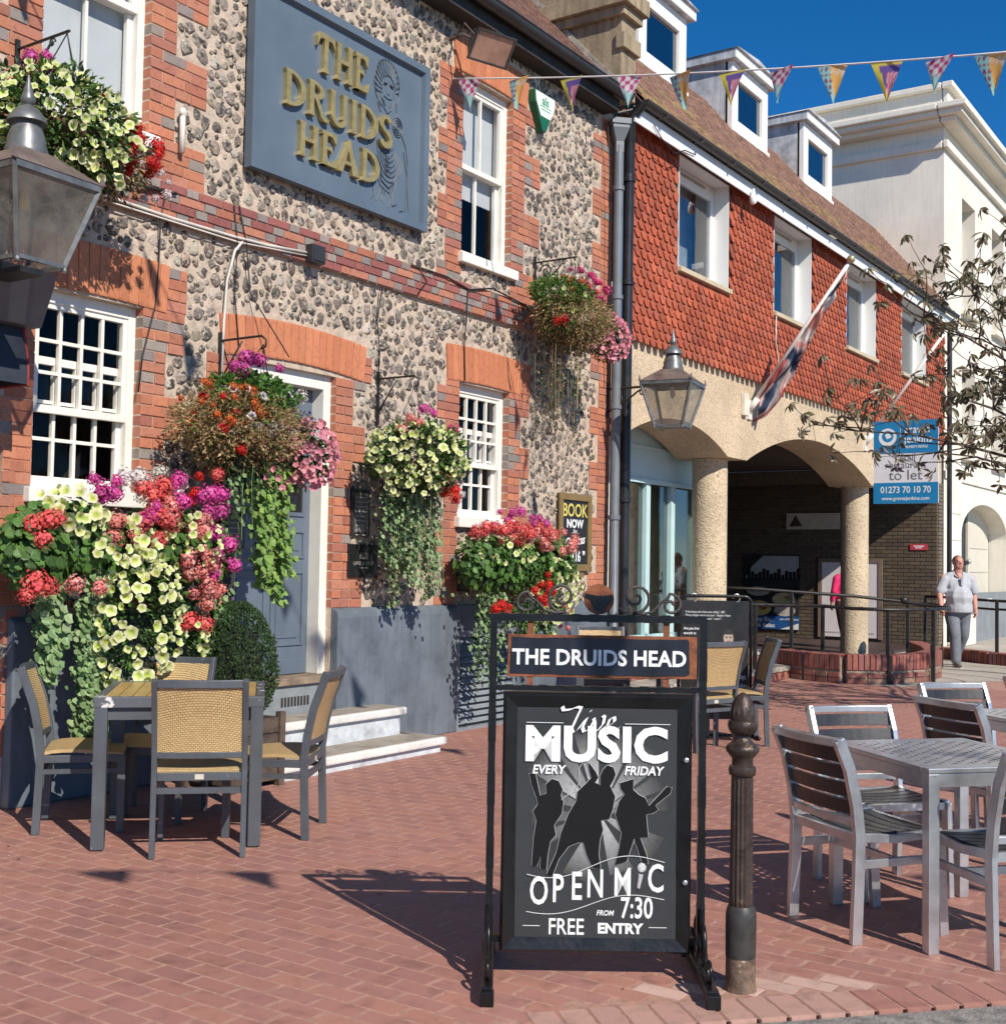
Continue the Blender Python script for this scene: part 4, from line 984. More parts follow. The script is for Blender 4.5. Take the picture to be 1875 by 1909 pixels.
# ------------------------------------------------------------------ aluminium furniture
aluM = mat('aluminium', (.55,.56,.58), rough=.32, metal=.8, var=.14, scale=7, spec=.6, spots=(.36,.365,.37), spotscale=20, spotthr=.67)
slatM = mat('black_slat', (.022,.021,.024), rough=.38, var=.2, scale=10, bump=.06)
def alu_back(x, h=.82): return [(x,-.20,0),(x,-.19,.25),(x,-.185,.42),(x,-.20,.55),(x,-.235,.70),(x,-.29,h)]
def alu_chair(label, loc, rz):
    t = thing('aluminium_chair', label, 'chair', loc, rz, 'aluminium chairs with black slats')
    for s_ in (-1,1):
        MB().sweep(alu_back(s_*.218), .026, .048).build('rear_leg', aluM, t, bevel=.004)
        MB().sweep([(s_*.218,.235,0),(s_*.218,.225,.2),(s_*.218,.215,.43)], .026, .045).build('front_leg', aluM, t, bevel=.004)
        MB().sweep([(s_*.218,-.19,.425),(s_*.218,0,.41),(s_*.218,.22,.425)], .024, .035).build('seat_rail', aluM, t, bevel=.003)
        MB().box(s_*.218-.010,s_*.218+.010,-.19,.215,.30,.335).build('stretcher', aluM, t, bevel=.003)
    MB().box(-.205,.205,-.20,-.18,.40,.435).build('seat_rail', aluM, t); MB().box(-.205,.205,.2,.225,.40,.432).build('seat_rail', aluM, t)
    MB().box(-.208,.208,-.01,.012,.302,.333).build('stretcher', aluM, t)
    bc = alu_back(0)[2:]
    def yat(z):
        for i in range(len(bc)-1):
            if bc[i][2] <= z <= bc[i+1][2]:
                k = (z-bc[i][2])/(bc[i+1][2]-bc[i][2]); return bc[i][1]+(bc[i+1][1]-bc[i][1])*k
        return bc[-1][1]
    xs = [-.206+.412*i/8 for i in range(9)]
    bow = lambda x_: -.022*(1-(x_/.21)**2)
    MB().sweep([(x_, yat(.80)+bow(x_)-.003, .807) for x_ in [-.23]+xs+[.23]], .032, .045, (0,0,1)).build('top_rail', aluM, t, bevel=.004)
    MB().sweep([(x_, yat(.50)+bow(x_), .485) for x_ in xs], .03, .03, (0,0,1)).build('back_rail', aluM, t, bevel=.003)
    for k in range(4):
        zc = .542+k*.071
        MB().sweep([(x_, yat(zc)+bow(x_), zc) for x_ in xs], .058, .014, (0,-.25,1)).build('back_slat', slatM, t)
    for k in range(6):
        y_ = -.16+k*.066
        MB().sweep([(x_, y_, .432-.012*(1-(x_/.21)**2)) for x_ in xs], .056, .012, (0,1,0)).build('seat_slat', slatM, t)
    return t
def perf_table(label, loc, rz, a=.35, b=.39, top=.725):
    t = thing('aluminium_table', label, 'table', loc, rz, 'perforated aluminium tables')
    mb = MB(); nx, ny = 31, 43; rim = .05
    gx = [-a+rim+(2*a-2*rim)*i/nx for i in range(nx+1)]; gy = [-b+rim+(2*b-2*rim)*i/ny for i in range(ny+1)]
    idx = {}; vs = []; fs = []
    def vid(i, j):
        if (i, j) not in idx: idx[(i, j)] = len(vs); vs.append((gx[i], gy[j], top))
        return idx[(i, j)]
    for i in range(nx):
        for j in range(ny):
            if i % 2 == 1 and (j+(2 if (i//2) % 2 else 0)) % 4 in (1,2) and 2 <= j < ny-2: continue
            fs.append((vid(i,j), vid(i+1,j), vid(i+1,j+1), vid(i,j+1)))
    mb.add(vs, fs)
    o_ = mb.build('perforated_sheet', aluM, t)
    md = o_.modifiers.new('sheet', 'SOLIDIFY'); md.thickness = .004
    mb = MB().box(-a,a,-b,-b+rim,top-.02,top+.001).box(-a,a,b-rim,b,top-.02,top+.001).box(-a,-a+rim,-b+rim,b-rim,top-.02,top+.0005).box(a-rim,a,-b+rim,b-rim,top-.02,top+.0005)
    mb.build('top_rim', aluM, t, bevel=.004)
    mb = MB().box(-a+.05,a-.05,-b+.006,-b+.03,top-.075,top-.021).box(-a+.05,a-.05,b-.03,b-.006,top-.075,top-.021).box(-a+.006,-a+.03,-b+.05,b-.05,top-.075,top-.021).box(a-.03,a-.006,-b+.05,b-.05,top-.075,top-.021)
    mb.build('apron', aluM, t, bevel=.003)
    for sx_ in (-1,1):
        for sy in (-1,1): MB().box(sx_*(a-.027)-.024,sx_*(a-.027)+.024,sy*(b-.027)-.024,sy*(b-.027)+.024,0,top-.021).build('leg', aluM, t, bevel=.004)
    return t
pt1 = perf_table('perforated aluminium table nearest the bollard', (5.51,-5.20,0), R(-41.3))
dup(pt1, (7.26,-5.32,0), R(-41.3), 'perforated aluminium table in the row behind the nearest one')
dup(pt1, (9.1,-5.45,0), R(-41.3), 'farthest perforated aluminium table at the picture edge')
ca = alu_chair('aluminium chair with four black slats, its back to us, nearest the bollard', (5.245,-4.92,0), R(-124.8))
def ac(loc, rz, label): return dup(ca, loc, R(rz), label)
ac((5.93,-4.78,0), 138.7, 'aluminium chair facing us across the nearest perforated table')
ac((5.27,-5.50,0), -41.3, 'aluminium chair cut by the picture edge at the nearest perforated table')
ac((7.0,-5.03,0), -122, 'aluminium chair with its back to us at the second perforated table')
ac((7.62,-4.86,0), 140, 'aluminium chair facing us across the second perforated table')
ac((8.75,-5.12,0), -122, 'aluminium chair with its back to us at the farthest perforated table')

# ------------------------------------------------------------------ bollard
bo = thing('bollard', 'old brown iron bollard with fluted shaft and acorn top', 'bollard', (4.19,-4.82,0))
ironM = mat('worn_iron', (.065,.045,.035), rough=.38, var=.35, scale=14, bump=.35, bscale=60, metal=.35, spots=(.16,.10,.065), spotscale=18, spotthr=.62, streak=.4)
MB().lathe([(0.0576,0),(0.0540,.03),(0.0527,.12)],24).build('foot', mat('rusty_foot', (.17,.11,.075), rough=.7, var=.4, scale=12, bump=.5, spots=(.45,.35,.25), spotscale=16, spotthr=.62), bo, smooth=True, auto=40)
MB().lathe([(0.0536,.12),(0.0549,.2),(0.0549,.27),(0.0513,.29),(0.0450,.305)],24).build('sleeve', mat('dark_sleeve', (.04,.036,.033), rough=.45, var=.3, scale=12, spots=(.10,.09,.08), spotscale=22, spotthr=.63), bo, smooth=True, auto=40)
MB().lathe([(0.0423,.305),(0.0414,.4),(0.0401,.6),(0.0387,.78)],32, flute=lambda j: True).build('fluted_shaft', ironM, bo)
MB().lathe([(0.0387,.775),(0.0468,.78),(0.0495,.795),(0.0468,.81),(0.0378,.815),(0.0378,.84),(0.0468,.85),(0.0594,.868),(0.0603,.878),(0.0540,.888),(0.0414,.897),(0.0324,.907),(0.0279,.918),(0.0297,.928)],28).build('capital', ironM, bo, smooth=True, auto=50)
MB().lathe([(0.0297,.925),(0.0414,.93),(0.0504,.945),(0.0540,.962),(0.0504,.976),(0.0450,.978)],28).build('acorn_cup', ironM, bo, smooth=True, auto=50)
MB().lathe([(0.0414,.972),(0.0459,.99),(0.0450,1.01),(0.0387,1.04),(0.0252,1.066),(0.0072,1.08)],28, flute=lambda j: 0 < j < 5).build('acorn', ironM, bo, smooth=True, auto=60)

bo.scale = (1,1,.975)
# ------------------------------------------------------------------ pavement sign
blk = mat('black_sign_paint', (.008,.008,.009), rough=.3, var=.3, scale=9, bump=.12, bscale=50, spots=(.09,.07,.06), spotscale=35, spotthr=.72, spec=.4)
rustM = mat('rust', (.20,.065,.028), rough=.85, var=.4, scale=16, bump=.4)
ps = thing('pavement_sign', 'black iron pavement sign with name plate and framed live music poster', 'sign', (3.97,-4.345,0), math.atan2(-.828,.56))
PX = .385
for s_ in (-1,1):
    mb = MB()
    for i in range(11): mb.box(s_*PX-.013-.0015*(i%2),s_*PX+.013+.0015*(i%2),-.013,.013,.05+i*.1145,.05+(i+1)*.1145)
    mb.build('post', blk, ps)
    MB().box(s_*PX-.02,s_*PX+.02,-.29,.29,.02,.06).box(s_*PX-.024,s_*PX+.024,-.31,-.27,0,.05).box(s_*PX-.024,s_*PX+.024,.27,.31,0,.05).build('foot_bar', blk, ps, bevel=.004)
    for d_ in (-1,1):
        sc = [(s_*PX, d_*(.05+.055*math.cos(R(a))*(1-a/700)), .15+.075*math.sin(R(a))*(1-a/700)) for a in range(-60,400,20)]
        MB().tube(sc, .009, 6).tube([(s_*PX,d_*.015,.26),(s_*PX,d_*.05,.2),(s_*PX,d_*.11,.12),(s_*PX,d_*.2,.065)], .010, 6).build('scroll_brace', blk, ps, smooth=True)
        sc = [(s_*PX, d_*(.20+.035*math.cos(R(a))), .095+.035*math.sin(R(a))) for a in range(0,360,24)]
        MB().tube(sc, .007, 6, closed=True).build('ring', blk, ps, smooth=True)
    MB().box(min(s_*PX,s_*.335),max(s_*PX,s_*.335),-.012,.012,.13,.155).build('lug', blk, ps)
    MB().box(s_*.25-.011,s_*.25+.011,-.004,.004,1.24,1.30).box(s_*.25-.011,s_*.25+.011,-.004,.004,1.06,1.095).build('hanger', rustM, ps)
mb = MB()
for i in range(24): mb.box(-PX-.013+i*(2*PX+.026)/24,-PX-.013+(i+1)*(2*PX+.026)/24,-.014,.014,1.295-.0015*(i%2),1.32+.0025*(i%2))
mb.build('top_bar', blk, ps)
mb = MB()
for i in range(24): mb.box(-PX+.013+i*(2*PX-.026)/24,-PX+.013+(i+1)*(2*PX-.026)/24,-.011,.011,1.04,1.058+.0025*(i%2))
mb.build('middle_bar', blk, ps)
# scrollwork on top
for s_ in (-1,1):
    pts = []
    for k in range(30):
        a = R(-100+k*19); r_ = .058*(1-k/34); pts.append((s_*(.135)+s_*r_*math.cos(a), 0, 1.385+r_*math.sin(a)))
    pts = pts[::-1]
    tail = [(s_*.165,0,1.326),(s_*.20,0,1.335),(s_*.225,0,1.365),(s_*.25,0,1.38)]
    sp2 = []
    for k in range(24):
        a = R(95-k*20); r_ = .042*(1-k/27); sp2.append((s_*.265+s_*r_*math.cos(a), 0, 1.36+r_*math.sin(a)))
    MB().tube(pts+tail+sp2, .0065, 6).build('scroll', mat('scroll_iron', (.06,.05,.045), rough=.6, var=.3), ps, smooth=True)
mb = MB(); n = 24
MB().add([(.056*math.cos(2*math.pi*i/n),-.005,1.378+.056*math.sin(2*math.pi*i/n)) for i in range(n)]+[(.056*math.cos(2*math.pi*i/n),.005,1.378+.056*math.sin(2*math.pi*i/n)) for i in range(n)],
         [tuple(range(n)),tuple(range(2*n-1,n-1,-1))]+[(i,n+i,n+(i+1)%n,(i+1)%n) for i in range(n)]).build('roundel', rustM, ps)
MB().prism([(-.054,1.383),(-.035,1.375),(-.015,1.335),(.012,1.325),(.035,1.36),(.054,1.378),(.05,1.395),(0,1.39),(-.05,1.398)][::1], -.0065,-.0055).build('emblem', blk, ps)
# name plate
MB().box(-.333,.362,-.008,.006,1.09,1.245).build('name_plate', rustM, ps, bevel=.003)
pm = mat('navy_plate', (.012,.014,.024), rough=.35, var=.3, scale=8, spots=(.16,.17,.19), spotscale=26, spotthr=.70, streak=.6)
pts = []
for i in range(14): pts.append((-.324+.0515*i*.96, 1.098+.004*rnd.random()))
for i in range(4): pts.append((.330+.006*rnd.random(), 1.108+.04*i))
for i in range(14): pts.append((.325-.0515*i*.96, 1.232+.004*rnd.random()))
MB().prism(pts, -.0105, -.008).build('plate_face', pm, ps)
wp = mat('print_white_worn', (.72,.72,.71), rough=.55, var=.08, scale=20)
mb = MB(); textmb(mb, 'THE DRUIDS HEAD', .079, (.004,-.0115,1.137), bold=.0022, sx=.93, depth=.0015, space=1.02)
mb.build('name_lettering', wp, ps)
# poster case
cx0, cx1, cz0, cz1 = -.345, .345, .10, 1.035; fwid = .052
mb = MB()
fr = [(cx0,cz0),(cx1,cz0),(cx1,cz1),(cx0,cz1)]; fi = [(cx0+fwid,cz0+fwid),(cx1-fwid,cz0+fwid),(cx1-fwid,cz1-fwid),(cx0+fwid,cz1-fwid)]
vs = [(a,-.022,b) for a,b in fr]+[(a,-.034,b) for a,b in [(cx0+.01,cz0+.01),(cx1-.01,cz0+.01),(cx1-.01,cz1-.01),(cx0+.01,cz1-.01)]]+[(a,-.020,b) for a,b in fi]+[(a,.03,b) for a,b in fr]
fs = []
for i in range(4):
    j = (i+1) % 4; fs += [(i,j,4+j,4+i),(4+i,4+j,8+j,8+i),(12+i,12+j,j,i)]
fs.append((15,14,13,12)); mb.add(vs, fs); mb.build('poster_case', blk, ps, bevel=.0015)
for zc in (.80,.36): MB().lathe([(.009,0),(.009,.004),(.004,.006)],10,(0,0,0)).build('lock', aluM, ps).matrix_local = Matrix.Translation((cx1-.022,-.034,zc)) @ Matrix.Rotation(R(90),4,'X')
x0, x1, z0, z1 = cx0+fwid, cx1-fwid, cz0+fwid, cz1-fwid
po2 = MB().box(x0,x1,-.017,-.012,z0,z1).build('poster', mat('poster_charcoal', (.042,.044,.048), rough=.8, var=.12, scale=3, spec=.1), ps)
# light rays
mb = MB(); ry = [(100,.045,.17),(72,.035,.13),(140,.05,.15),(28,.03,.08),(160,.03,.06),(205,.03,.07),(250,.05,.13),(292,.05,.12),(330,.045,.09),(50,.06,.10),(120,.03,.09),(185,.03,.05),(10,.03,.05)]
c0 = (.01,.60)
for k, (a, w_, b_) in enumerate(ry):
    L1 = .30 if 45 < a < 150 else .25
    d = Vector((math.cos(R(a)), math.sin(R(a)))); q = Vector((-d.y, d.x))
    p0 = Vector(c0)+d*.02; p1 = Vector(c0)+d*L1
    y_ = -.0174-k*.00012
    vs = [(p0.x-q.x*.004,y_,p0.y-q.y*.004),(p0.x+q.x*.004,y_,p0.y+q.y*.004),(p1.x+q.x*w_,y_,p1.y+q.y*w_),(p1.x-q.x*w_,y_,p1.y-q.y*w_)]
    vs = [(max(x0+.004,min(x1-.004,v[0])),v[1],max(z0+.12,min(z1-.02,v[2]))) for v in vs]
    mb.add(vs, [(0,1,2,3)] if (Vector(vs[1])-Vector(vs[0])).cross(Vector(vs[2])-Vector(vs[0])).y < 0 else [(3,2,1,0)], None)
    for t_ in range(4): mb.c[-4+t_] = (b_*4.0,)*3 if t_ < 2 else (.055,)*3
mb.build('light_rays', mat('ray_print', (1,1,1), rough=.8, spec=.1, src='attr', var=.18, scale=60), po2, attr=True)
# band silhouettes
sil = mat('silhouette_print', (.010,.010,.012), rough=.8, var=.1, spec=.1)
edge = mat('silhouette_rim', (.62,.62,.62), rough=.5, var=.05)
def figure(pts, name='silhouette', ox=0, oz=0, s_=1):
    p_ = [(ox+a*s_, oz+b*s_) for a,b in pts]
    cxm = sum(a for a,b in p_)/len(p_); czm = sum(b for a,b in p_)/len(p_)
    ccw = sum(p_[i][0]*p_[(i+1)%len(p_)][1]-p_[(i+1)%len(p_)][0]*p_[i][1] for i in range(len(p_))) > 0
    if not ccw: p_ = p_[::-1]
    MB().prism(p_, -.0212, -.0200).build(name, sil, po2)
    MB().tube([(a,-.0205,b) for a,b in p_], .0011, 4, closed=True).build('rim_light', edge, po2)
def zf(pts): return [((a-585)/680*(x1-x0)+(x0+x1)/2, z1-(b-548)/992*(z1-z0)) for a, b in pts]
singer = [(545,785),(562,800),(580,825),(592,850),(578,872),(600,882),(598,842),(610,815),(628,795),(655,805),(665,835),(655,862),(642,885),(664,930),(655,985),(640,1030),(606,1036),(615,1075),(602,1120),(598,1180),(607,1242),(572,1242),(545,1185),(530,1133),(512,1132),(470,1150),(430,1205),(402,1282),(378,1268),(416,1180),(436,1090),(466,1010),(498,952),(503,912),(535,880),(560,852),(552,825)]
figure(zf(singer), 'singer_silhouette')
bass = [(298,838),(323,830),(331,860),(347,932),(372,922),(368,884),(395,858),(425,868),(442,905),(434,930),(446,958),(440,1008),(408,1060),(416,1100),(393,1130),(384,1180),(378,1250),(350,1246),(352,1195),(338,1235),(314,1235),(320,1120),(331,1040),(316,1000),(336,970),(329,940),(306,882)]
figure(zf(bass), 'bassist_silhouette')
guit = [(682,872),(740,853),(740,900),(762,920),(792,935),(806,968),(880,884),(903,890),(896,915),(834,966),(847,986),(822,1002),(796,1006),(801,1060),(806,1106),(772,1107),(800,1180),(806,1218),(780,1216),(757,1150),(746,1112),(716,1210),(664,1226),(680,1160),(691,1090),(664,1010),(680,950),(702,920),(684,896)]
figure(zf(guit), 'guitarist_silhouette')
mb = MB().tube([(a,-.0206,b) for a,b in zf([(548,785),(525,782),(508,815),(512,870),(495,910),(450,935),(435,950)])], .0012, 4); mb.build('microphone_lead', edge, po2)
# dark floor mask and lettering
MB().prism([(x0+.001,z0+.001),(x1-.001,z0+.001),(x1-.001,z0+.225),(.15,z0+.255),(-.02,z0+.205),(-.16,z0+.175),(x0+.001,z0+.20)], -.0224, -.0214).build('lower_print', mat('poster_charcoal', (.048,.05,.054)), po2)
wl_ = mat('print_bright', (.80,.80,.79), rough=.5, var=.06, scale=30)
mb = MB()
Y = -.0236
textmb(mb, 'MUSIC', .172, (-.005,Y,.792), bold=.0068, sx=1.03, depth=.001, space=1.03)
textmb(mb, 'EVERY', .044, (-.178,Y,.742), bold=.0012, shear=.18, sx=.95, depth=.001)
textmb(mb, 'FRIDAY', .044, (.168,Y,.742), bold=.0012, shear=.18, sx=.95, depth=.001)
mb.build('headline', wl_, po2)
mb = MB()
# script "live": drawn with a broad pen
def pen(mb, pts, w0, y_, slant=.18):
    """ribbon following pts with a broad-nib thickness"""
    P3 = []
    for i in range(len(pts)-1):
        for k in range(5):
            t = k/5; P3.append((pts[i][0]+(pts[i+1][0]-pts[i][0])*t, pts[i][1]+(pts[i+1][1]-pts[i][1])*t))
    P3.append(pts[-1]); vs = []; nb_ = Vector((math.cos(R(35)), math.sin(R(35))))*w0
    for a, b in P3: vs += [(a-nb_.x,y_,b-nb_.y),(a+nb_.x,y_,b+nb_.y)]
    k0 = len(P3)
    vs2 = [(v[0],y_+.001,v[2]) for v in vs]
    mb.add(vs+vs2, [(2*i,2*i+1,2*i+3,2*i+2) for i in range(k0-1)]+[(2*k0+2*i+2,2*k0+2*i+3,2*k0+2*i+1,2*k0+2*i) for i in range(k0-1)])
pen(mb, [(-.13,.985),(-.125,.972),(-.10,.975),(-.075,.985),(-.06,.982),(-.075,.95),(-.095,.905),(-.09,.89),(-.07,.905),(-.045,.94)], .0075, -.0248)
pen(mb, [(-.04,.945),(-.055,.91),(-.05,.895),(-.03,.905),(-.015,.935)], .0072, -.0250)
pen(mb, [(-.015,.945),(-.01,.925),(-.012,.90),(.0,.90),(.02,.925),(.025,.95),(.018,.955)], .0072, -.0252)
pen(mb, [(.025,.915),(.045,.92),(.062,.935),(.06,.95),(.045,.945),(.035,.92),(.038,.90),(.055,.895),(.08,.915)], .0072, -.0254)
pen(mb, [(-.028,.968),(-.024,.974)], .005, -.0256)
mb.build('script_lettering', wl_, po2)
mb = MB().box(-.26,-.125,Y,Y+.001,.925,.927).box(.10,.265,Y,Y+.001,.925,.927).box(-.262,-.20,Y,Y+.001,.193,.195).box(.195,.26,Y,Y+.001,.193,.195)
for ph, off in ((0,0),(1,-.135)):
    pts = [(-.25+.5*i/30, -.0238, .385+off+.028*math.sin(i/30*6.28+3.4)*(1 if ph == 0 else .8)+.05*i/30) for i in range(31)]
    mb.tube(pts, .0012, 4)
mb.build('rule_lines', wl_, po2)
mb = MB()
for k, ch in enumerate('OPEN'): textmb(mb, ch, .142, (-.205+k*.068,Y,.272+k*.0095), bold=.002, sx=.60, depth=.001, uz=(-.0,0,1))
for ch, xx, zz in (('M',.098,.318),('C',.218,.333)): textmb(mb, ch, .142, (xx,Y,zz-.01), bold=.002, sx=.62, depth=.001)
textmb(mb, 'FROM', .026, (.035,Y,.235), bold=.0006, shear=.2, sx=.9, depth=.001)
textmb(mb, '7:30', .105, (.150,Y,.228), bold=.0016, sx=.66, depth=.001)
textmb(mb, 'FREE', .082, (-.105,Y,.165), bold=.0008, sx=.78, depth=.001); textmb(mb, 'ENTRY', .05, (.09,Y,.172), bold=.002, sx=1.05, depth=.001)
mb.build('event_lettering', wl_, po2)
mb = MB().tube([(.155,-.0240,.335),(.163,-.0240,.385)], [.006,.010], 8); mb.build('microphone_print', mat('print_grey', (.45,.45,.45), rough=.5), po2)
MB().ball((.167,-.0225,.408),(.016,.004,.017),10,8).build('microphone_head', mat('print_mesh', (.55,.55,.55), rough=.5, var=.4, scale=200), po2)
MB().box(x0+.0,x1-.0,-.0300,-.0285,z0+.0,z1-.0).build('glazing', glassmat('poster_glazing', (1,1,1), .0, .03, 0, .012), ps)
# ------------------------------------------------------------------ theatre poster board
tb_ = thing('theatre_board', 'black pavement poster with two portraits and white text', 'poster', (10.19,-2.0,0), math.atan2(-.828,.56))
rc = []
for cxx, czz, a0 in ((.26,1.19,0),(-.26,1.19,90)):
    rc += [(cxx+.06*math.cos(R(a0+d_)),0,czz+.06*math.sin(R(a0+d_))) for d_ in range(0,91,15)]
MB().tube([(.32,0,.02)]+rc+[(-.32,0,.02)],.015,8).build('frame', blk, tb_, smooth=True)
MB().tube([(-.36,-.2,.02),(-.36,.2,.02)],.016,8).tube([(.36,-.2,.02),(.36,.2,.02)],.016,8).tube([(-.36,0,.02),(.36,0,.02)],.014,8).build('base', blk, tb_, smooth=True)
MB().box(-.30,.30,-.004,.004,.16,1.21).build('poster', mat('poster_black2', (.016,.014,.014), rough=.4, var=.3, scale=4), tb_)
for s_ in (-1,1): MB().tube([(s_*.19+.03*math.cos(R(a)),0,1.235+.035*math.sin(R(a))) for a in range(-90,200,20)],.007,6).build('hook', mat('chrome_hook', (.6,.58,.54), rough=.3, metal=.8), tb_, smooth=True)
mb = MB()
textmb(mb, '"A fascinating walk of the Lanes, chilling" - BBC', .026, (-.27,-.006,1.10), shear=.2, align='LEFT', depth=.001, sx=.72)
textmb(mb, '"Plenty of laughs and lots of scares" - Brighton Visitor', .026, (-.27,-.006,1.07), shear=.2, align='LEFT', depth=.001, sx=.72)
textmb(mb, '"Intriguing, terrifying, gruesome" - Latest 7', .026, (-.27,-.006,1.04), shear=.2, align='LEFT', depth=.001, sx=.72)
for k, s__ in enumerate(('Are you brave','enough to','venture on','Brighton\'s')): textmb(mb, s__, .034, (-.28,-.006,.95-k*.042), align='LEFT', depth=.001, sx=.8, bold=.0006)
textmb(mb, 'Wednesday,', .06, (.28,-.006,.52), shear=.2, align='RIGHT', depth=.001, sx=.8, bold=.0012); textmb(mb, '& Saturday', .06, (.28,-.006,.44), shear=.2, align='RIGHT', depth=.001, sx=.8, bold=.0012)
mb.build('lettering', wp, tb_)
mb = MB()
for ox, oz, s_ in ((.12,.88,1),(-.06,.74,1.1)):
    n = 14; mb.add([(ox+.045*s_*math.cos(2*math.pi*i/n),-.006,oz+.065*s_*math.sin(2*math.pi*i/n)) for i in range(n)], [tuple(range(n))], (.42,.32,.26))
    mb.add([(ox+.05*s_*math.cos(R(a)),-.0066,oz+.03+.05*s_*math.sin(R(a))) for a in range(0,181,20)], [tuple(range(10))], (.03,.025,.022))
    mb.box(ox-.025*s_,ox-.008*s_,-.0068,-.0062,oz,oz+.012,(.05,.03,.03)); mb.box(ox+.008*s_,ox+.025*s_,-.0068,-.0062,oz,oz+.012,(.05,.03,.03)); mb.box(ox-.016*s_,ox+.016*s_,-.0068,-.0062,oz-.035,oz-.028,(.2,.08,.07))
    mb.add([(ox-.05*s_,-.0064,oz-.115*s_),(ox,-.0064,oz-.085*s_),(ox-.03*s_,-.0064,oz-.06*s_)], [(0,1,2)], (.7,.7,.7)); mb.add([(ox+.05*s_,-.0064,oz-.115*s_),(ox+.03*s_,-.0064,oz-.06*s_),(ox,-.0064,oz-.085*s_)], [(0,1,2)], (.7,.7,.7))
mb.build('portrait_print', mat('portrait_print', (1,1,1), rough=.45, src='attr', var=.25, scale=40), tb_, attr=True)
mb = MB(); textmb(mb, 'OST', .085, (-.04,-.0062,.60), depth=.001, sx=.9, bold=.002); mb.build('red_lettering', mat('print_red', (.55,.02,.04), rough=.5), tb_)
# ------------------------------------------------------------------ big wall sign
signM = mat('slate_blue_sign', (.108,.143,.182), rough=.4, var=.07, scale=1.6, bump=.05, bscale=8)
goldM = mat('gold_leaf', (.50,.385,.16), rough=.33, metal=.55, var=.12, scale=18, spec=.6)
ws = thing('pub_wall_sign', 'large slate blue sign board with raised gold pub name and druid drawing', 'sign', (7.31,-.03,5.08))
X, Z = 1.045, .72
MB().box(-X+.02,X-.02,.0,.03,-Z+.02,Z-.02).build('backing', mat('navy_edge', (.02,.028,.045), rough=.6), ws)
MB().box(-X+.05,X-.05,-.035,0,-Z+.05,Z-.05).build('board', signM, ws)
mb = MB(); w_ = .062
vs = []
for (a, b), y_ in ((( X, Z), -.0),((X,Z),-.075),((X-w_,Z-w_),-.075),((X-w_-.014,Z-w_-.014),-.035)):
    vs += [(-a,y_,-b),(a,y_,-b),(a,y_,b),(-a,y_,b)]
fs = []
for k in range(3):
    for i in range(4):
        j = (i+1) % 4; fs.append((4*k+i,4*k+j,4*k+4+j,4*k+4+i))
mb.add(vs, fs).build('frame', signM, ws)
# carved roman-uncial letters built stroke by stroke
def stemP(x, w_=.17, z0=0, z1=1, f=1.55): return [(x-w_*f/2,z0),(x+w_*f/2,z0),(x+w_*.5,z0+.12),(x+w_*.44,(z0+z1)/2),(x+w_*.5,z1-.12),(x+w_*f/2,z1),(x-w_*f/2,z1),(x-w_*.5,z1-.12),(x-w_*.44,(z0+z1)/2),(x-w_*.5,z0+.12)]
def ringP(cx, cz, ro, rzo, ri, rzi, a0, a1, n=14): return arc(cx,cz,ro,rzo,a0,a1,n)+arc(cx,cz,ri,rzi,a0,a1,n)[::-1]
GL = {
 'T': (.72, [stemP(.37), [(-.0,.90),(.0,.64),(.07,.80),(.14,.87),(.60,.87),(.66,.80),(.74,.66),(.72,.96),(.66,1.01),(.06,1.02)]]),
 'H': (.80, [stemP(.17), stemP(.64), [(.2,.46),(.6,.46),(.6,.57),(.2,.57)]]),
 'E': (.66, [stemP(.17), [(.05,.88),(.44,.88),(.5,.80),(.60,.68),(.62,1.0),(.05,1.0)], [(.2,.46),(.36,.46),(.42,.38),(.44,.62),(.38,.56),(.2,.57)], [(.05,0),(.62,0),(.66,.30),(.54,.17),(.46,.12),(.05,.12)]]),
 'D': (.82, [stemP(.17), ringP(.2,.5,.60,.50,.42,.40,-90,90)]),
 'R': (.80, [stemP(.17), ringP(.2,.74,.46,.26,.27,.165,-90,90), [(.26,.53),(.42,.53),(.52,.30),(.62,.10),(.84,.05),(.80,-.06),(.62,-.05),(.50,.06),(.38,.30)]]),
 'U': (.80, [stemP(.15,.17,.25,1,1.4), stemP(.62,.15,.25,1,1.4), ringP(.39,.32,.33,.34,.17,.22,180,360)]),
 'I': (.34, [stemP(.17)]),
 'S': (.60, [ringP(.30,.74,.27,.27,.11,.15,20,250,14), ringP(.30,.27,.29,.28,.12,.155,-165,75,14), [(.10,.62),(.26,.56),(.48,.42),(.55,.36),(.42,.30),(.30,.44),(.14,.52)]]),
 'A': (.86, [[(-.02,0),(.17,0),(.44,.84),(.38,1.02)], [(.36,1.02),(.46,1.03),(.60,.60),(.86,0),(.58,0),(.40,.72)], [(.20,.26),(.58,.26),(.55,.37),(.24,.37)]]),
}
def gold_word(word, x0, x1, z0, h):
    tot = sum(GL[c][0] for c in word)+.04*(len(word)-1); k = (x1-x0)/tot; x = x0
    for ch in word:
        W_, polys = GL[ch]; mb = MB()
        for i, p in enumerate(polys):
            q = [(x+a*k, z0+b*h) for a, b in p]
            ar = sum(q[j][0]*q[(j+1)%len(q)][1]-q[(j+1)%len(q)][0]*q[j][1] for j in range(len(q)))
            if ar < 0: q = q[::-1]
            mb.prism(q, -.076-.0016*i, -.034)
        mb.build('letter', goldM, ws, bevel=.004); x += (W_+.04)*k
gold_word('THE', -.375, .235, .225, .30)
gold_word('DRUIDS', -.725, .555, -.150, .275)
gold_word('HEAD', -.565, .40, -.495, .27)
lnM = mat('navy_line', (.028,.042,.062), rough=.5, var=.05)
mb = MB()
def ln(pts, r_=.0055): mb.tube([(a,-.037,b) for a,b in pts], r_, 4)
hc = (.505,.40)
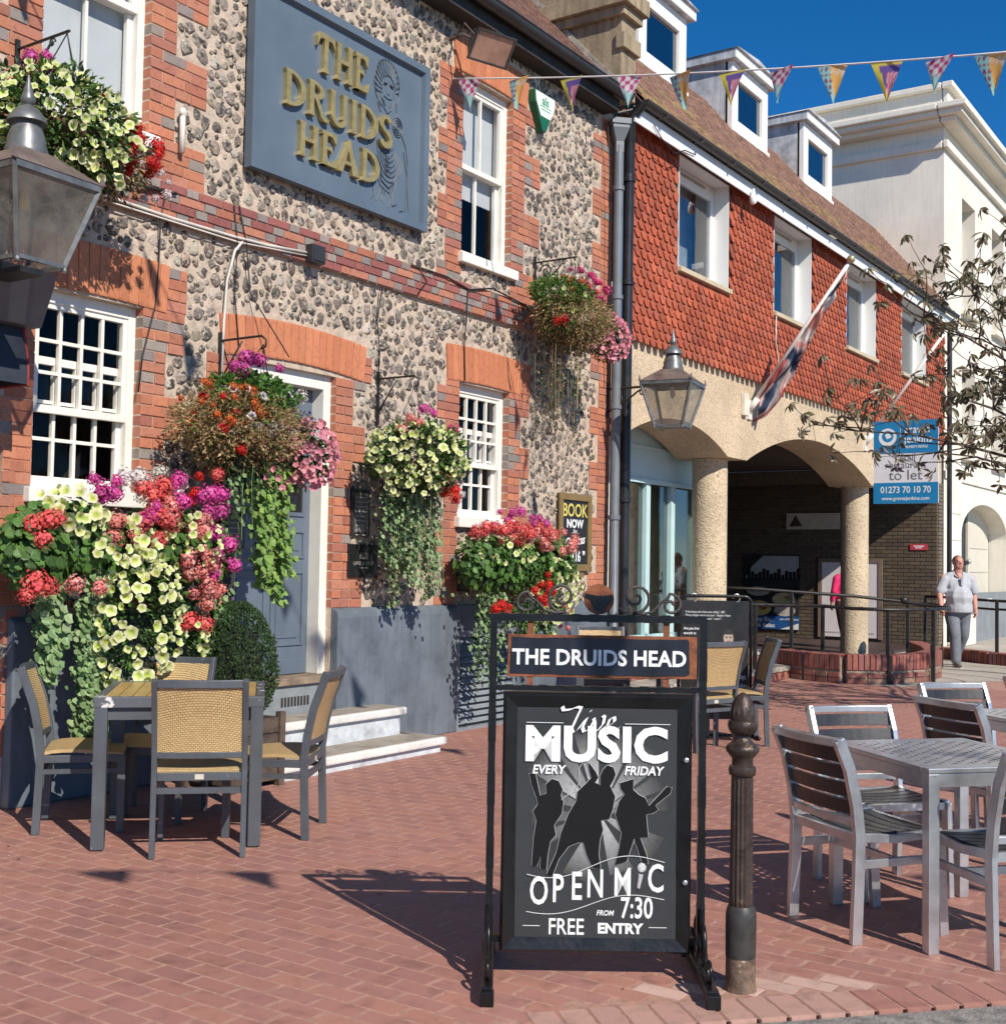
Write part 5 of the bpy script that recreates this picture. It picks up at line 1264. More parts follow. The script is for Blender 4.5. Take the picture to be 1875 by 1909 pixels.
ln(arc(hc[0],hc[1],.165,.21,-40,250,26)); ln(arc(hc[0]+.02,hc[1]-.03,.085,.115,-20,200,18))
for k in range(15):
    a = 205-k*15; r0 = Vector((hc[0]+.02+.088*math.cos(R(a)), hc[1]-.03+.118*math.sin(R(a)))); r1 = Vector((hc[0]+.163*math.cos(R(a)), hc[1]+.208*math.sin(R(a)))); r2 = Vector((hc[0]+.163*math.cos(R(a-7)), hc[1]+.208*math.sin(R(a-7))))
    ln([r0, r1]); ln([r1*.6+r0*.4, r2])
ln([(.46,.395),(.50,.40)]); ln([(.545,.40),(.585,.39)]); ln([(.525,.385),(.518,.33),(.535,.325)]); ln([(.47,.41),(.505,.415)], .008); ln([(.54,.415),(.585,.405)], .008)
ln([(.445,.36),(.44,.28),(.47,.20),(.52,.16),(.565,.20),(.60,.30),(.60,.36)]); ln([(.47,.30),(.52,.285),(.57,.295)]); ln([(.46,.27),(.49,.22)]); ln([(.58,.27),(.55,.22)]); ln([(.40,.30),(.39,.22),(.43,.15)]); ln([(.63,.28),(.64,.2),(.62,.13)])
for r_ in (.022,.042,.062,.082): ln(arc(.655,.085,r_*.8,r_,0,360,18))
ln([(.43,.14),(.40,.05),(.39,-.1),(.42,-.28),(.47,-.38)]); ln([(.70,.05),(.77,-.06),(.80,-.2),(.80,-.40),(.82,-.58)]); ln([(.74,-.10),(.79,-.3),(.78,-.6)])
for k in range(5): ln(arc(.555,-.08-.012*k,.085+.024*k,.16+.03*k,200,345,16))
for k in range(6): ln([(.50,-.07-.05*k),(.545,-.115-.05*k),(.60,-.06-.05*k)])
ln([(.42,-.30),(.46,-.42),(.55,-.46),(.62,-.40),(.66,-.30)], .009); ln([(.40,-.38),(.44,-.46),(.56,-.50),(.60,-.44)])
for a, b, c, d in ((.44,-.48,.40,-.60),(.47,-.48,.46,-.58),(.50,-.48,.49,-.6),(.58,-.46,.555,-.62),(.62,-.42,.60,-.58),(.66,-.34,.60,-.52),(.70,-.22,.63,-.38),(.30,-.12,.26,-.22),(.33,-.42,.36,-.58),(.20,-.44,.24,-.50),(.24,-.46,.21,-.53),(.36,-.52,.33,-.60),(.60,-.60,.66,-.57),(.70,-.62,.75,-.60),(.73,-.64,.71,-.69)): ln([(a,b),((a+c)/2+.008,(b+d)/2),(c,d)])
mb.build('druid_drawing', lnM, ws)

# ------------------------------------------------------------------ small fittings on the pub front
fs_ = thing('booking_notice', 'gold framed black notice about Christmas bookings on the flint wall', 'notice', (11.03,0,1.845))
MB().box(-.325,.325,-.055,-.03,-.40,-.33).box(-.325,.325,-.055,-.03,.33,.40).box(-.325,-.255,-.055,-.03,-.33,.33).box(.255,.325,-.055,-.03,-.33,.33).build('frame', mat('old_gold_frame', (.20,.135,.05), rough=.5, var=.1), fs_, bevel=.006)
MB().box(-.32,.32,-.03,.0,-.395,.395).build('backing', darkM, fs_)
MB().box(-.255,.255,-.036,-.031,-.33,.33).build('panel', mat('chalk_black', (.015,.015,.016), rough=.5, var=.2), fs_)
mb = MB(); textmb(mb, 'BOOK', .19, (0,-.038,.165), bold=.003, sx=.92); mb.build('gold_lettering', mat('print_gold', (.62,.52,.13), rough=.5), fs_)
mb = MB(); textmb(mb, 'NOW', .12, (0,-.038,.05), bold=.004, sx=1.05); textmb(mb, 'for', .07, (0,-.038,-.01), shear=.3, sx=.9); textmb(mb, 'Christmas', .135, (0,-.038,-.135), shear=.4, sx=.72, ux=(1,0,.13), bold=.002)
textmb(mb, 'from', .07, (-.15,-.038,-.245), shear=.3, sx=.8); textmb(mb, '£16', .15, (.03,-.038,-.30), bold=.003, sx=.78); textmb(mb, '99', .065, (.185,-.038,-.235), bold=.002, sx=.85)
mb.build('white_lettering', wl_, fs_)
MB().box(-.12,.16,-.06,-.03,-.47,-.42).build('shelf', mat('old_gold_frame', (.20,.135,.05)), fs_)
pq = thing('brewery_plaque', 'small black brewery plaque with crest to the right of the door', 'plaque', (7.69,0,1.51))
MB().box(-.18,.18,-.03,-.005,-.135,.135).build('plate', mat('plaque_black', (.014,.014,.015), rough=.25, var=.1), pq, bevel=.006)
mb = MB(); textmb(mb, 'GREENE KING', .042, (0,-.0315,-.035), sx=.95); mb.box(-.06,.06,-.0315,-.0305,-.06,-.055)
for k in range(5): mb.add([(-.045+k*.0225,-.0315,.03),(-.033+k*.0225,-.0315,.03),(-.039+k*.0225,-.0315,.075)], [(0,1,2)])
mb.box(-.045,.057,-.0315,-.0305,.015,.028); mb.build('crest_and_lettering', mat('plaque_grey', (.45,.44,.40), rough=.4, metal=.4), pq)
for xx, zz, hw, hh, lab in ((7.64,1.90,.11,.19,'narrow dark framed notice above the brewery plaque'),(6.24,1.82,.12,.24,'dark framed menu on the pier left of the door')):
    mf = thing('menu_case', lab, 'notice', (xx,-.0,zz), group='menu cases by the door')
    MB().box(-hw,hw,-.04,-.012,-hh,hh).build('case', mat('menu_black', (.03,.03,.03), rough=.3), mf, bevel=.004)
    MB().box(-hw+.025,hw-.025,-.043,-.040,-hh+.03,hh-.03).build('sheet', mat('menu_sheet', (.12,.115,.105), rough=.5, var=.2, scale=20), mf)
    mb = MB()
    for k in range(9): mb.box(-hw+.04,hw-.04-.03*rnd.random(),-.0445,-.0435,hh-.07-k*.038,hh-.063-k*.038)
    mb.build('printed_lines', mat('menu_print', (.42,.40,.36)), mf)
al = thing('alarm_box', 'white and green alarm box high on the flint beside the upper window', 'alarm', (10.24,0,6.02))
MB().prism([(-.19,.18),(-.17,.06),(-.03,-.2),(.03,-.2),(.17,.06),(.19,.18)][::-1][::-1] if False else [(-.03,-.2),(.03,-.2),(.17,.06),(.19,.18),(-.19,.18),(-.17,.06)], -.09, -.0).build('body', mat('alarm_green', (.01,.13,.06), rough=.4), al, bevel=.008)
MB().prism([(-.08,-.06),(.10,-.06),(.165,.07),(.18,.17),(-.18,.17),(-.165,.07)], -.096, -.09).build('cover', mat('alarm_white', (.78,.80,.76), rough=.4), al, bevel=.002)
mb = MB(); textmb(mb, 'als', .12, (.0,-.0975,.06), bold=.003); mb.box(-.10,.11,-.0975,-.0965,.035,.045).box(-.08,.10,-.0975,-.0965,.005,.015); mb.build('lettering', mat('alarm_print', (.05,.30,.16)), al)
fl_ = thing('floodlight', 'rusty rectangular floodlight on an arm under the gutter', 'floodlight', (8.83,-.36,6.13))
q = Euler((R(38),0,R(-20))).to_matrix()
mb = MB(); mb.M = q.to_4x4()
vs = [(-.2,-.10,-.13),(.2,-.10,-.13),(.2,-.10,.13),(-.2,-.10,.13),(-.13,.09,-.08),(.13,.09,-.08),(.13,.09,.08),(-.13,.09,.08)]
mb.add(vs, [(7,6,5,4),(4,5,1,0),(5,6,2,1),(6,7,3,2),(7,4,0,3)]); mb.build('housing', mat('floodlight_housing', (.16,.14,.13), rough=.55, var=.3, scale=9, spots=(.45,.43,.42), spotscale=12, spotthr=.6), fl_, bevel=.006)
mb = MB(); mb.M = q.to_4x4(); mb.box(-.21,.21,-.118,-.10,-.14,-.12).box(-.21,.21,-.118,-.10,.12,.14).box(-.21,-.19,-.118,-.10,-.12,.12).box(.19,.21,-.118,-.10,-.12,.12); mb.build('bezel', mat('floodlight_bezel', (.06,.055,.05), rough=.5), fl_)
mb = MB(); mb.M = q.to_4x4(); mb.box(-.19,.19,-.108,-.104,-.12,.12); mb.build('lens', mat('floodlight_lens', (.42,.24,.17), rough=.15, var=.2, spec=.8), fl_)
MB().tube([(0,.10,.05),(-.05,.22,.12),(-.08,.37,.10)],.014,6).tube([(-.18,.0,.02),(-.2,.1,.14),(-.08,.25,.14)],.01,6).build('arm', mat('rusty_arm', (.08,.05,.04), rough=.7, var=.3), fl_)
jb = thing('junction_box', 'black junction box where the white cables end on the brick band', 'box', (6.98,-.05,3.865))
MB().box(-.075,.075,-.075,0,-.07,.07).build('body', mat('box_black', (.03,.03,.03), rough=.4), jb, bevel=.008)
MB().box(-.06,.06,-.082,-.075,-.055,.055).build('lid', mat('box_black', (.03,.03,.03)), jb, bevel=.003)
wcab = mat('white_cable', (.62,.58,.52), rough=.5, var=.1); bcab = mat('black_cable', (.015,.014,.014), rough=.5)
def cable(pts, r_, m_, label, g): return tag(MB().tube(pts, r_, 5).build('cable', m_, None, smooth=True), label, 'cable', g)
cable([(4.2,-.055,3.83),(5.08,-.055,3.828),(5.6,-.055,3.815),(6.15,-.055,3.82),(6.5,-.055,3.835),(6.92,-.06,3.87)], .011, wcab, 'thick white cable clipped along the brick band', 'wall cables')
cable([(4.2,-.055,3.80),(5.3,-.055,3.795),(6.2,-.055,3.79),(6.92,-.06,3.845)], .007, wcab, 'thin white cable just under the thick one along the band', 'wall cables')
cable([(6.24,-.06,3.80),(6.17,-.06,3.72),(6.13,-.03,3.5),(6.11,-.03,3.2),(6.10,-.03,2.7)], .010, wcab, 'white cable bending down from the band to the door basket', 'wall cables')
cable([(4.9,-.07,4.0),(5.2,-.08,3.95),(5.42,-.07,3.97),(5.62,-.06,3.99)], .012, bcab, 'short black cable stub above the brick band at left', 'wall cables')
cable([(5.53,-.06,3.98),(5.50,-.05,3.8),(5.52,-.02,3.5),(5.50,-.02,3.2),(5.40,-.03,2.85),(5.38,-.02,2.6)], .006, bcab, 'black wire hanging down beside the small paned window', 'wall cables')
cable([(6.15,-.06,4.05),(6.19,-.06,3.8),(6.21,-.03,3.4),(6.26,-.03,3.05)], .005, bcab, 'black wire from the band to the bracket left of the door', 'wall cables')
cable([(6.2,-.06,4.06),(6.28,-.06,3.8),(6.36,-.03,3.45),(6.5,-.3,2.98)], .005, bcab, 'black wire slanting to the door basket', 'wall cables')
cable([(7.82,-.06,3.79),(7.80,-.03,3.5),(7.84,-.03,3.25),(7.83,-.03,2.98)], .006, bcab, 'black wire dropping to the bracket right of the door', 'wall cables')
cable([(8.3,-.06,4.06),(8.42,-.06,3.95),(8.30,-.06,3.82)], .006, bcab, 'short black loop of wire over the brick band', 'wall cables')
cable([(8.2,-.06,4.05),(8.7,-.06,4.05),(9.05,-.06,4.0),(9.4,-.07,4.08),(10.0,-.06,4.03),(10.3,-.06,3.9)], .008, bcab, 'black cable running along the top of the band to the window sill', 'wall cables')
cable([(9.03,-.06,4.0),(9.02,-.06,3.82),(9.03,-.03,3.5),(9.05,-.03,3.17)], .007, bcab, 'black wire dropping to the window under the cable', 'wall cables')
cable([(11.46,-.12,6.25),(11.55,-.10,5.9),(11.58,-.09,5.2),(11.60,-.09,4.3),(11.61,-.09,3.5)], .006, bcab, 'thin wire alongside the grey rainwater pipe', 'wall cables')
cable([(12.3,-.24,6.50),(12.55,-.24,6.38),(12.85,-.24,6.33),(13.1,-.24,6.44),(13.4,-.24,6.47)], .007, bcab, 'black wire sagging under the tile building gutter', 'wall cables')
cable([(16.36,-.1,5.06),(16.35,-.1,4.7),(16.45,-.1,4.45),(16.42,-.1,4.15)], .008, wcab, 'white wire hanging below a window on the hung tiles', 'wall cables')
wt = tag(MB().tube([(5.665,-.05,4.29),(5.665,-.05,4.56)],.02,8).ball((5.665,-.055,4.57),(.035,.02,.035)).build('white_pipe_stub', wcab, None, smooth=True), 'short white pipe stub on the brickwork beside the top basket', 'pipe')
ib = thing('cream_box', 'small cream junction box on the pebbled arch beside the flagpole', 'box', (15.45,0,3.70))
MB().box(-.07,.07,-.06,0,-.15,.15).build('body', mat('cream_plastic', (.70,.66,.55), rough=.5), ib, bevel=.01)
cm = thing('festoon_lamp_holder', 'white lamp holder hanging under the brown gutter', 'lamp', (15.1,-.27,6.40))
MB().lathe([(.03,0),(.05,.03),(.05,.1),(.025,.13),(.02,.2)],12,(0,0,-.1)).build('holder', upvcM, cm, smooth=True, auto=40)

# ------------------------------------------------------------------ lanterns
copM = mat('aged_copper', (.20,.15,.13), rough=.45, metal=.3, var=.25, scale=8); zincM = mat('grey_zinc', (.16,.165,.165), rough=.4, metal=.4, var=.2, scale=10)
lgM = glassmat('lantern_glass', (.95,.93,.88), .03, .06, .34)
def lantern(label, loc, rz):
    t = thing('lantern', label, 'lantern', loc, rz, 'square tapered street lanterns')
    a, b, H = .15, .268, .43
    for sx_, sy in ((-1,-1),(1,-1),(1,1),(-1,1)):
        MB().bar((sx_*a,sy*a,.0),(sx_*b,sy*b,H),.024,.024).build('corner_bar', zincM, t)
        MB().lathe([(.012,-.03),(.016,-.02),(.012,0)],8,(sx_*a,sy*a,0)).build('foot_knob', zincM, t)
        MB().prism([(sx_*(b+.01)-.02,H+.03),(sx_*(b+.01)+.02,H+.03),(sx_*(b+.01),H+.085)], sy*(b+.01)-.006, sy*(b+.01)+.006).build('crown_point', copM, t)
    for k in range(4):
        q = Matrix.Rotation(R(90*k),4,'Z')
        mb = MB(); mb.M = q; mb.add([(-a+.01,-a,.012),(a-.01,-a,.012),(b-.01,-b,H-.005),(-b+.01,-b,H-.005)], [(0,1,2,3)]); mb.build('pane', lgM, t)
        mb = MB(); mb.M = q; mb.bar((-a,-a,.0),(a,-a,.0),.02,.022); mb.build('lower_rim', zincM, t); mb = MB(); mb.M = q; mb.bar((-b,-b,H+.008),(b,-b,H+.008),.026,.034); mb.build('upper_rim', zincM, t)
    vs = [(-b-.02,-b-.02,H+.026),(b+.02,-b-.02,H+.026),(b+.02,b+.02,H+.026),(-b-.02,b+.02,H+.026),(-.10,-.10,H+.17),(.10,-.10,H+.17),(.10,.10,H+.17),(-.10,.10,H+.17)]
    MB().add(vs, [(0,1,5,4),(1,2,6,5),(2,3,7,6),(3,0,4,7),(4,5,6,7),(3,2,1,0)]).build('roof', copM, t, bevel=.006)
    MB().lathe([(.112,H+.16),(.112,H+.19),(.10,H+.215),(.10,H+.25),(.075,H+.32),(.07,H+.335),(.105,H+.335),(.10,H+.36),(.06,H+.41),(.03,H+.43),(.022,H+.435),(.038,H+.45),(.040,H+.47),(.028,H+.50),(.012,H+.56),(.004,H+.60)],20).build('chimney', zincM, t, smooth=True, auto=45)
    MB().lathe([(.010,H+.02),(.010,H-.03),(.016,H-.04),(.027,H-.08),(.024,H-.12),(.006,H-.14)],12).build('bulb', mat('amber_bulb', (.75,.55,.18), rough=.15, spec=.8, transl=.4), t, smooth=True)
    return t
ln1 = lantern('square lantern on an iron bracket in front of the arches', (11.72,-.80,2.985), R(10))
def scroll(cx, cy, cz, r0, turns, s_=1, n=28):
    return [(cx, cy+s_*r0*(1-k/(n*1.15))*math.cos(2*math.pi*turns*k/n), cz+r0*(1-k/(n*1.15))*math.sin(2*math.pi*turns*k/n)) for k in range(n)]
lb = thing('lantern_bracket', 'scrolled black iron bracket holding the lantern by the pipes', 'bracket', (11.72,0,3.40))
MB().box(-.03,.03,-.02,.0,-.28,.10).build('wall_plate', railM, lb)
MB().tube([(0,-.02,.03),(0,-.50,.03)],.014,6).build('arm', railM, lb)
MB().tube(scroll(0,-.14,-.10,.075,1.8),.010,6).tube([(0,-.03,-.22),(0,-.12,-.185),(0,-.25,-.11),(0,-.38,-.02),(0,-.46,.02)],.010,6).tube(scroll(0,-.44,-.03,.04,1.4,-1),.008,6).build('scrollwork', railM, lb, smooth=True)
dup(ln1, (3.96,-.79,3.06), R(3), 'large near lantern over the side door at the picture edge')
cp = thing('door_canopy', 'dark blue tapered canopy fascia and fabric blind under the near lantern', 'canopy', (0,0,0))
MB().add([(2.7,-.45,2.81),(4.33,-.45,2.81),(4.25,-.70,3.08),(2.6,-.70,3.08),(2.7,.0,2.81),(4.33,.0,2.81),(4.33,0,3.08),(2.6,0,3.08)], [(0,1,2,3),(1,5,6,2),(3,2,6,7),(0,4,5,1),(4,0,3,7)]).build('fascia', mat('canopy_blue', (.10,.115,.14), rough=.5, var=.1, scale=3, spots=(.45,.46,.47), spotscale=30, spotthr=.72), cp, bevel=.005)
mb = MB(); n = 8
cv = [(-.42+.06*math.sin(R(90*i/n))*0-.06*(1-math.cos(R(90*i/n)))*0-.0*i, 2.81-.33*i/n) for i in range(n+1)]
cv = [(-.30-.12*math.sin(R(30+60*i/n)), 2.81-.33*i/n) for i in range(n+1)]
mb.add([(2.7,a,b) for a,b in cv]+[(4.27,a,b) for a,b in cv], [(i,n+1+i,n+2+i,i+1) for i in range(n)]); mb.add([(4.27,a,b) for a,b in cv]+[(4.27,0,2.48),(4.27,0,2.81)], [tuple(range(n+3))])
mb.build('fabric_blind', mat('navy_fabric', (.022,.03,.045), rough=.85, var=.15, scale=30), cp, smooth=True)
MB().tube([(4.275,a,b) for a,b in cv]+[(4.275,0,2.48)],.008,5).build('red_piping', mat('piping_red', (.25,.03,.03), rough=.8), cp)
MB().box(3.86,4.0,-.92,0,2.99,3.02).build('lantern_shelf', railM, cp)

# ------------------------------------------------------------------ flagpoles and flag
poleM = mat('white_pole', (.74,.70,.64), rough=.4, var=.08)
def flagpole(label, x, g='angled white flagpoles'):
    t = thing('flagpole', label, 'flagpole', (x,0,0), group=g)
    MB().tube([(0,-.05,3.72),(0,-1.37,5.49)],.026,10).build('pole', poleM, t, smooth=True)
    MB().tube([(0,0,3.62),(0,-.13,3.80)],.042,10).build('socket', poleM, t, smooth=True); MB().box(-.06,.06,-.03,.0,3.52,3.78).build('wall_plate', poleM, t)
    MB().ball((0,-1.40,5.54),(.055,.055,.055),12,8).build('finial', mat('gold_ball', (.5,.42,.22), rough=.3, metal=.6), t, smooth=True)
    return t
flagpole('white flagpole carrying the furled flag over the arches', 15.64)
flagpole('white flagpole behind the blue agent board', 20.6)
fg = MB(); NU, NV = 46, 12; P0 = Vector((15.64,-1.34,5.45)); P1 = Vector((15.64,-.12,3.82))
NAVY = (.035,.055,.115); WHT = (.66,.60,.58); REDC = (.44,.075,.07); PNK = (.50,.22,.19)
vs = []; cols = []
for i in range(NU+1):
    s_ = i/NU; p = P0.lerp(P1, s_)
    wd = .06+.34*min(1, s_*1.5)**1.2*(1-.25*max(0, (s_-.8)/.2))
    for j in range(NV+1):
        t = j/NV
        fold = .05*math.sin(t*8+s_*13)+.035*math.sin(t*15-s_*19)+.02*math.sin(s_*41+t*5)
        d = Vector((.10*t*wd/.3+fold*.8, -.0+fold+.10*t*wd, -1.0*t*wd*1.05-.04*math.sin(s_*16)*t))
        vs.append(p+d)
        q_ = s_*1.0+t*.10*math.sin(3*s_)
        if q_ < .10: c = WHT if t > .4 else PNK
        elif q_ < .24: c = NAVY if t < .75 else WHT
        elif q_ < .30: c = WHT
        elif q_ < .44: c = PNK
        elif q_ < .50: c = WHT
        elif q_ < .525: c = NAVY if t > .5 else WHT
        elif q_ < .57: c = PNK
        elif q_ < .59: c = WHT
        elif q_ < .68: c = NAVY
        else:
            k = (t-.15*(q_-.68)*3)
            c = REDC if k < .22 else (WHT if k < .32 else (NAVY if k < .62 else (WHT if k < .76 else (REDC if k < .86 else WHT))))
        cols.append(c)
fg.v = [tuple(v) for v in vs]; fg.c = cols
for i in range(NU):
    for j in range(NV): a = i*(NV+1)+j; fg.f.append((a,a+1,a+NV+2,a+NV+1))
fo = fg.build('furled_flag', mat('flag_cloth', (1,1,1), rough=.85, var=.08, scale=20, src='attr', transl=.25), None, smooth=True, attr=True)
tag(fo, 'faded red white and blue flag wrapped along the angled pole', 'flag')

# ------------------------------------------------------------------ bunting
def flag_mesh(kind):
    n = 16; mb = MB(); h = 1.25; vs = []; cs = []
    r_ = random.Random(kind)
    for j in range(n+1):
        v = j/n; hw = .5*(1-v)
        for i in range(n+1):
            u = -1+2*i/n
            vs.append((u*hw, .10*math.sin(v*2.6+kind)*v+.06*u*v*(1 if kind == 1 else -1)+.05*math.sin(3*u)*v, -v*h))
            X_, Z_ = u*hw, v
            if kind == 0:
                if Z_ < .52-.9*X_*.6 and Z_ < .62: c = (.50,.06,.20) if (int((X_+2)*6)+int(Z_*6.5)) % 2 else (.72,.68,.68)
                else: c = (.35,.58,.55) if (X_-Z_*.3) < .02 else (.55,.62,.62)
            elif kind == 1:
                if X_ < .12-.2*Z_: c = (.78,.42,.12) if abs((abs(((X_+.6)*5) % 1-.5)*.35)+Z_-.30) > .035 else (.72,.70,.62)
                else: c = (.28,.55,.52) if ((X_*7) % 1-.5)**2+((Z_*6) % 1-.5)**2 > .1 else (.22,.06,.14)
            else:
                if X_ > .18-.35*Z_+.1 or Z_ < .12: c = (.75,.62,.08) if Z_ > .06 else (.06,.05,.04)
                elif X_ < .02 and Z_ > .30: c = (.62,.10,.18) if (int(X_*30)+int(Z_*24)) % 2 else (.75,.45,.5)
                else: c = (.15,.09,.33)
            cs.append(c)
    mb.v = vs; mb.c = cs
    for j in range(n):
        for i in range(n): a = j*(n+1)+i; mb.f.append((a,a+n+1,a+n+2,a+1))
    return mb.mesh('flag', mat('bunting_cloth', (1,1,1), rough=.8, var=.06, scale=20, src='attr', transl=.35), smooth=True, attr=True)
BF = [flag_mesh(k) for k in range(3)]
tapeM = mat('white_tape', (.72,.68,.66), rough=.7)
def bunting(label, A, B, sag, ts, first=0, size=.215, seed=1):
    A, B = Vector(A), Vector(B); t = thing('bunting', label, 'bunting', A, 0, 'strings of printed bunting'); r_ = random.Random(seed)
    def at(s_): return A.lerp(B, s_)-Vector((0,0,4*sag*s_*(1-s_)))
    pts = [at(i/40)-A for i in range(41)]
    MB().tube(pts, .007, 4).build('tape', tapeM, t)
    d = (B-A); az = math.atan2(d.y, d.x)
    for k, s_ in enumerate(ts):
        p = at(s_)-A
        link('flag', BF[(k+first) % 3], t, p, (r_.uniform(-.25,.25), 0, az+math.pi+r_.uniform(-.3,.3)), (size, size, size))
    return t
A_, B_ = (8.75,-.05,5.86), (8.75,-5.35,4.98)
bunting('string of printed bunting flags from the pub wall across the street', A_, B_, .06, [.035,.135,.235,.34,.425,.51,.585,.66,.735,.805,.87,.93,.985], 0, .225)
bunting('overhead bunting string whose flag shadows cross the paving by the slatted table', (-3.9,-.05,5.0), (4.4,-10.1,4.2), .1, [.05*i+.02 for i in range(20)], 1, .26, 5)
bunting('overhead bunting string whose flag shadows fall on the blue plinth', (3.4,-.05,6.5), (5.4,-7.2,5.4), .1, [.07*i+.05 for i in range(14)], 2, .24, 9)

# ------------------------------------------------------------------ agent's board
eb = thing('agent_board', 'blue and white property agent board on a post over the pavement', 'sign', (18.1,-1.405,3.09))
hw, hh = .465, .605
eblue = mat('agent_blue', (.008,.215,.46), rough=.45, var=.04)
MB().box(-.012,.012,-hw,hw,-hh,hh).build('board', mat('agent_white', (.74,.74,.76), rough=.5, var=.03), eb)
MB().box(-.0155,-.012,-hw,hw,.13,hh).build('blue_top', eblue, eb); MB().box(-.0155,-.012,-hw,hw,-hh,-.30).build('blue_foot', eblue, eb)
U = (0,-1,0)
mb = MB(); n = 20
mb.add([(-.0168,.26+.13*math.cos(2*math.pi*i/n),.37+.13*math.sin(2*math.pi*i/n)) for i in range(n)]+[(-.0168,.26+.085*math.cos(2*math.pi*i/n),.38+.085*math.sin(2*math.pi*i/n)) for i in range(n)], [(i,n+i,n+(i+1)%n,(i+1)%n) for i in range(n)])
mb.add([(-.0168,.30,.40),(-.0168,.25,.45),(-.0168,.20,.37),(-.0168,.27,.34)], [(3,2,1,0)][::1])
mb.build('logo', wl_, eb); MB().box(-.0168,-.0158,.075,.08,.22,.50).build('divider', wl_, eb); mb = MB()
textmb(mb, 'graves', .16, (-.017,.02,.42), U, bold=.002, align='LEFT', sx=.9); textmb(mb, 'jenkins', .16, (-.017,.02,.28), U, bold=.002, align='LEFT', sx=.9); textmb(mb, 'PROPERTY PEOPLE', .05, (-.017,.02,.20), U, bold=.001, align='LEFT', sx=.8)
mb.build('name_lettering', wl_, eb); mb = MB(); textmb(mb, '01273 70 10 70', .135, (-.017,.0,-.45), U, bold=.002, sx=.85); mb.build('phone_lettering', wl_, eb); mb = MB(); textmb(mb, 'www.gravesjenkins.com', .075, (-.017,.0,-.555), U, bold=.001, sx=.95)
mb.build('web_lettering', wl_, eb)
mb = MB(); textmb(mb, 'retail', .15, (-.014,.0,.02), U, sx=.95); textmb(mb, 'restaurant', .15, (-.014,0,-.09), U, sx=.95); textmb(mb, 'to let', .21, (-.014,0,-.26), U, sx=1.05)
mb.build('grey_lettering', mat('agent_grey', (.16,.17,.19), rough=.5), eb)
MB().box(.013,.05,-.03,.03,-hh+.02,hh-.02).build('batten', mat('board_post', (.5,.45,.38), rough=.7), eb); MB().tube([(.03,.0,.45),(.03,1.41,.62)],.012,6).build('stay_rod', railM, eb)
# ------------------------------------------------------------------ flowers and foliage
leafM = mat('leaf', (1,1,1), rough=.5, var=.15, scale=40, src='attr', transl=.3, spec=.4)
petM = mat('petal', (1,1,1), rough=.6, var=.06, scale=60, src='attr', transl=.3, spec=.3)
def petal_mat_obj():
    m, t, o = nmat('petal_tinted')
    p = N(t, 'ShaderNodeBsdfPrincipled', i_Roughness=.6); a = N(t, 'ShaderNodeAttribute', attribute_name='Col'); oi = N(t, 'ShaderNodeObjectInfo')
    c = mixc(t, 1.0, a.outputs[0], oi.outputs['Color'], 'MULTIPLY'); t.links.new(c, p.inputs['Base Color'])
    tr = N(t, 'ShaderNodeBsdfTranslucent'); t.links.new(c, tr.inputs[0]); mx = N(t, 'ShaderNodeMixShader', i_0=.28)
    t.links.new(p.outputs[0], mx.inputs[1]); t.links.new(tr.outputs[0], mx.inputs[2]); t.links.new(mx.outputs[0], o.inputs[0]); return m
petO = petal_mat_obj()
def petunia_mesh(name, eye, rim, seed, fold=0):
    r_ = random.Random(seed); mb = MB(); n = 15; vs = [(0,0,-.35)]; cs = [eye]
    for rr, zz, c in ((.22,-.18,eye),(.55,-.02,tuple(.35*a+.65*b for a,b in zip(eye,rim))),(1.0,.02,rim)):
        for i in range(n):
            t = 2*math.pi*i/n; lob = 1-.16*abs(math.cos(2.5*t)) if rr > .9 else 1
            lob *= 1+r_.uniform(-.08,.08) if rr > .5 else 1; sq = 1-fold*.55*rr; vs.append((rr*lob*math.cos(t)*sq, rr*lob*math.sin(t)*(1-fold*.25*rr), zz+fold*rr*.75+(.16*math.sin(5*t+seed)+.10*math.sin(3*t+2*seed)+r_.uniform(-.09,.09) if rr > .9 else 0))); cs.append(tuple(x*r_.uniform(.9,1.05) for x in c))
    mb.v = vs; mb.c = cs
    for i in range(n): mb.f.append((0,1+i,1+(i+1)%n))
    for j in range(2):
        for i in range(n): mb.f.append((1+j*n+i,1+(j+1)*n+i,1+(j+1)*n+(i+1)%n,1+j*n+(i+1)%n))
    return mb.mesh(name, petO, smooth=True, attr=True)
LIME = [petunia_mesh('petunia_lime', (.46,.56,.08), (.84,.84,.52), s_, f_) for s_, f_ in ((1,0),(2,.25),(3,.1),(21,.6),(22,.9),(23,.4))]
WHTP = [petunia_mesh('petunia_white', (.05,.03,.08), (.80,.76,.76), s_) for s_ in (4,5)]
PINK = [petunia_mesh('petunia_pink', (.55,.30,.32), (.80,.27,.34), s_, f_) for s_, f_ in ((6,0),(7,.4),(24,.8))]
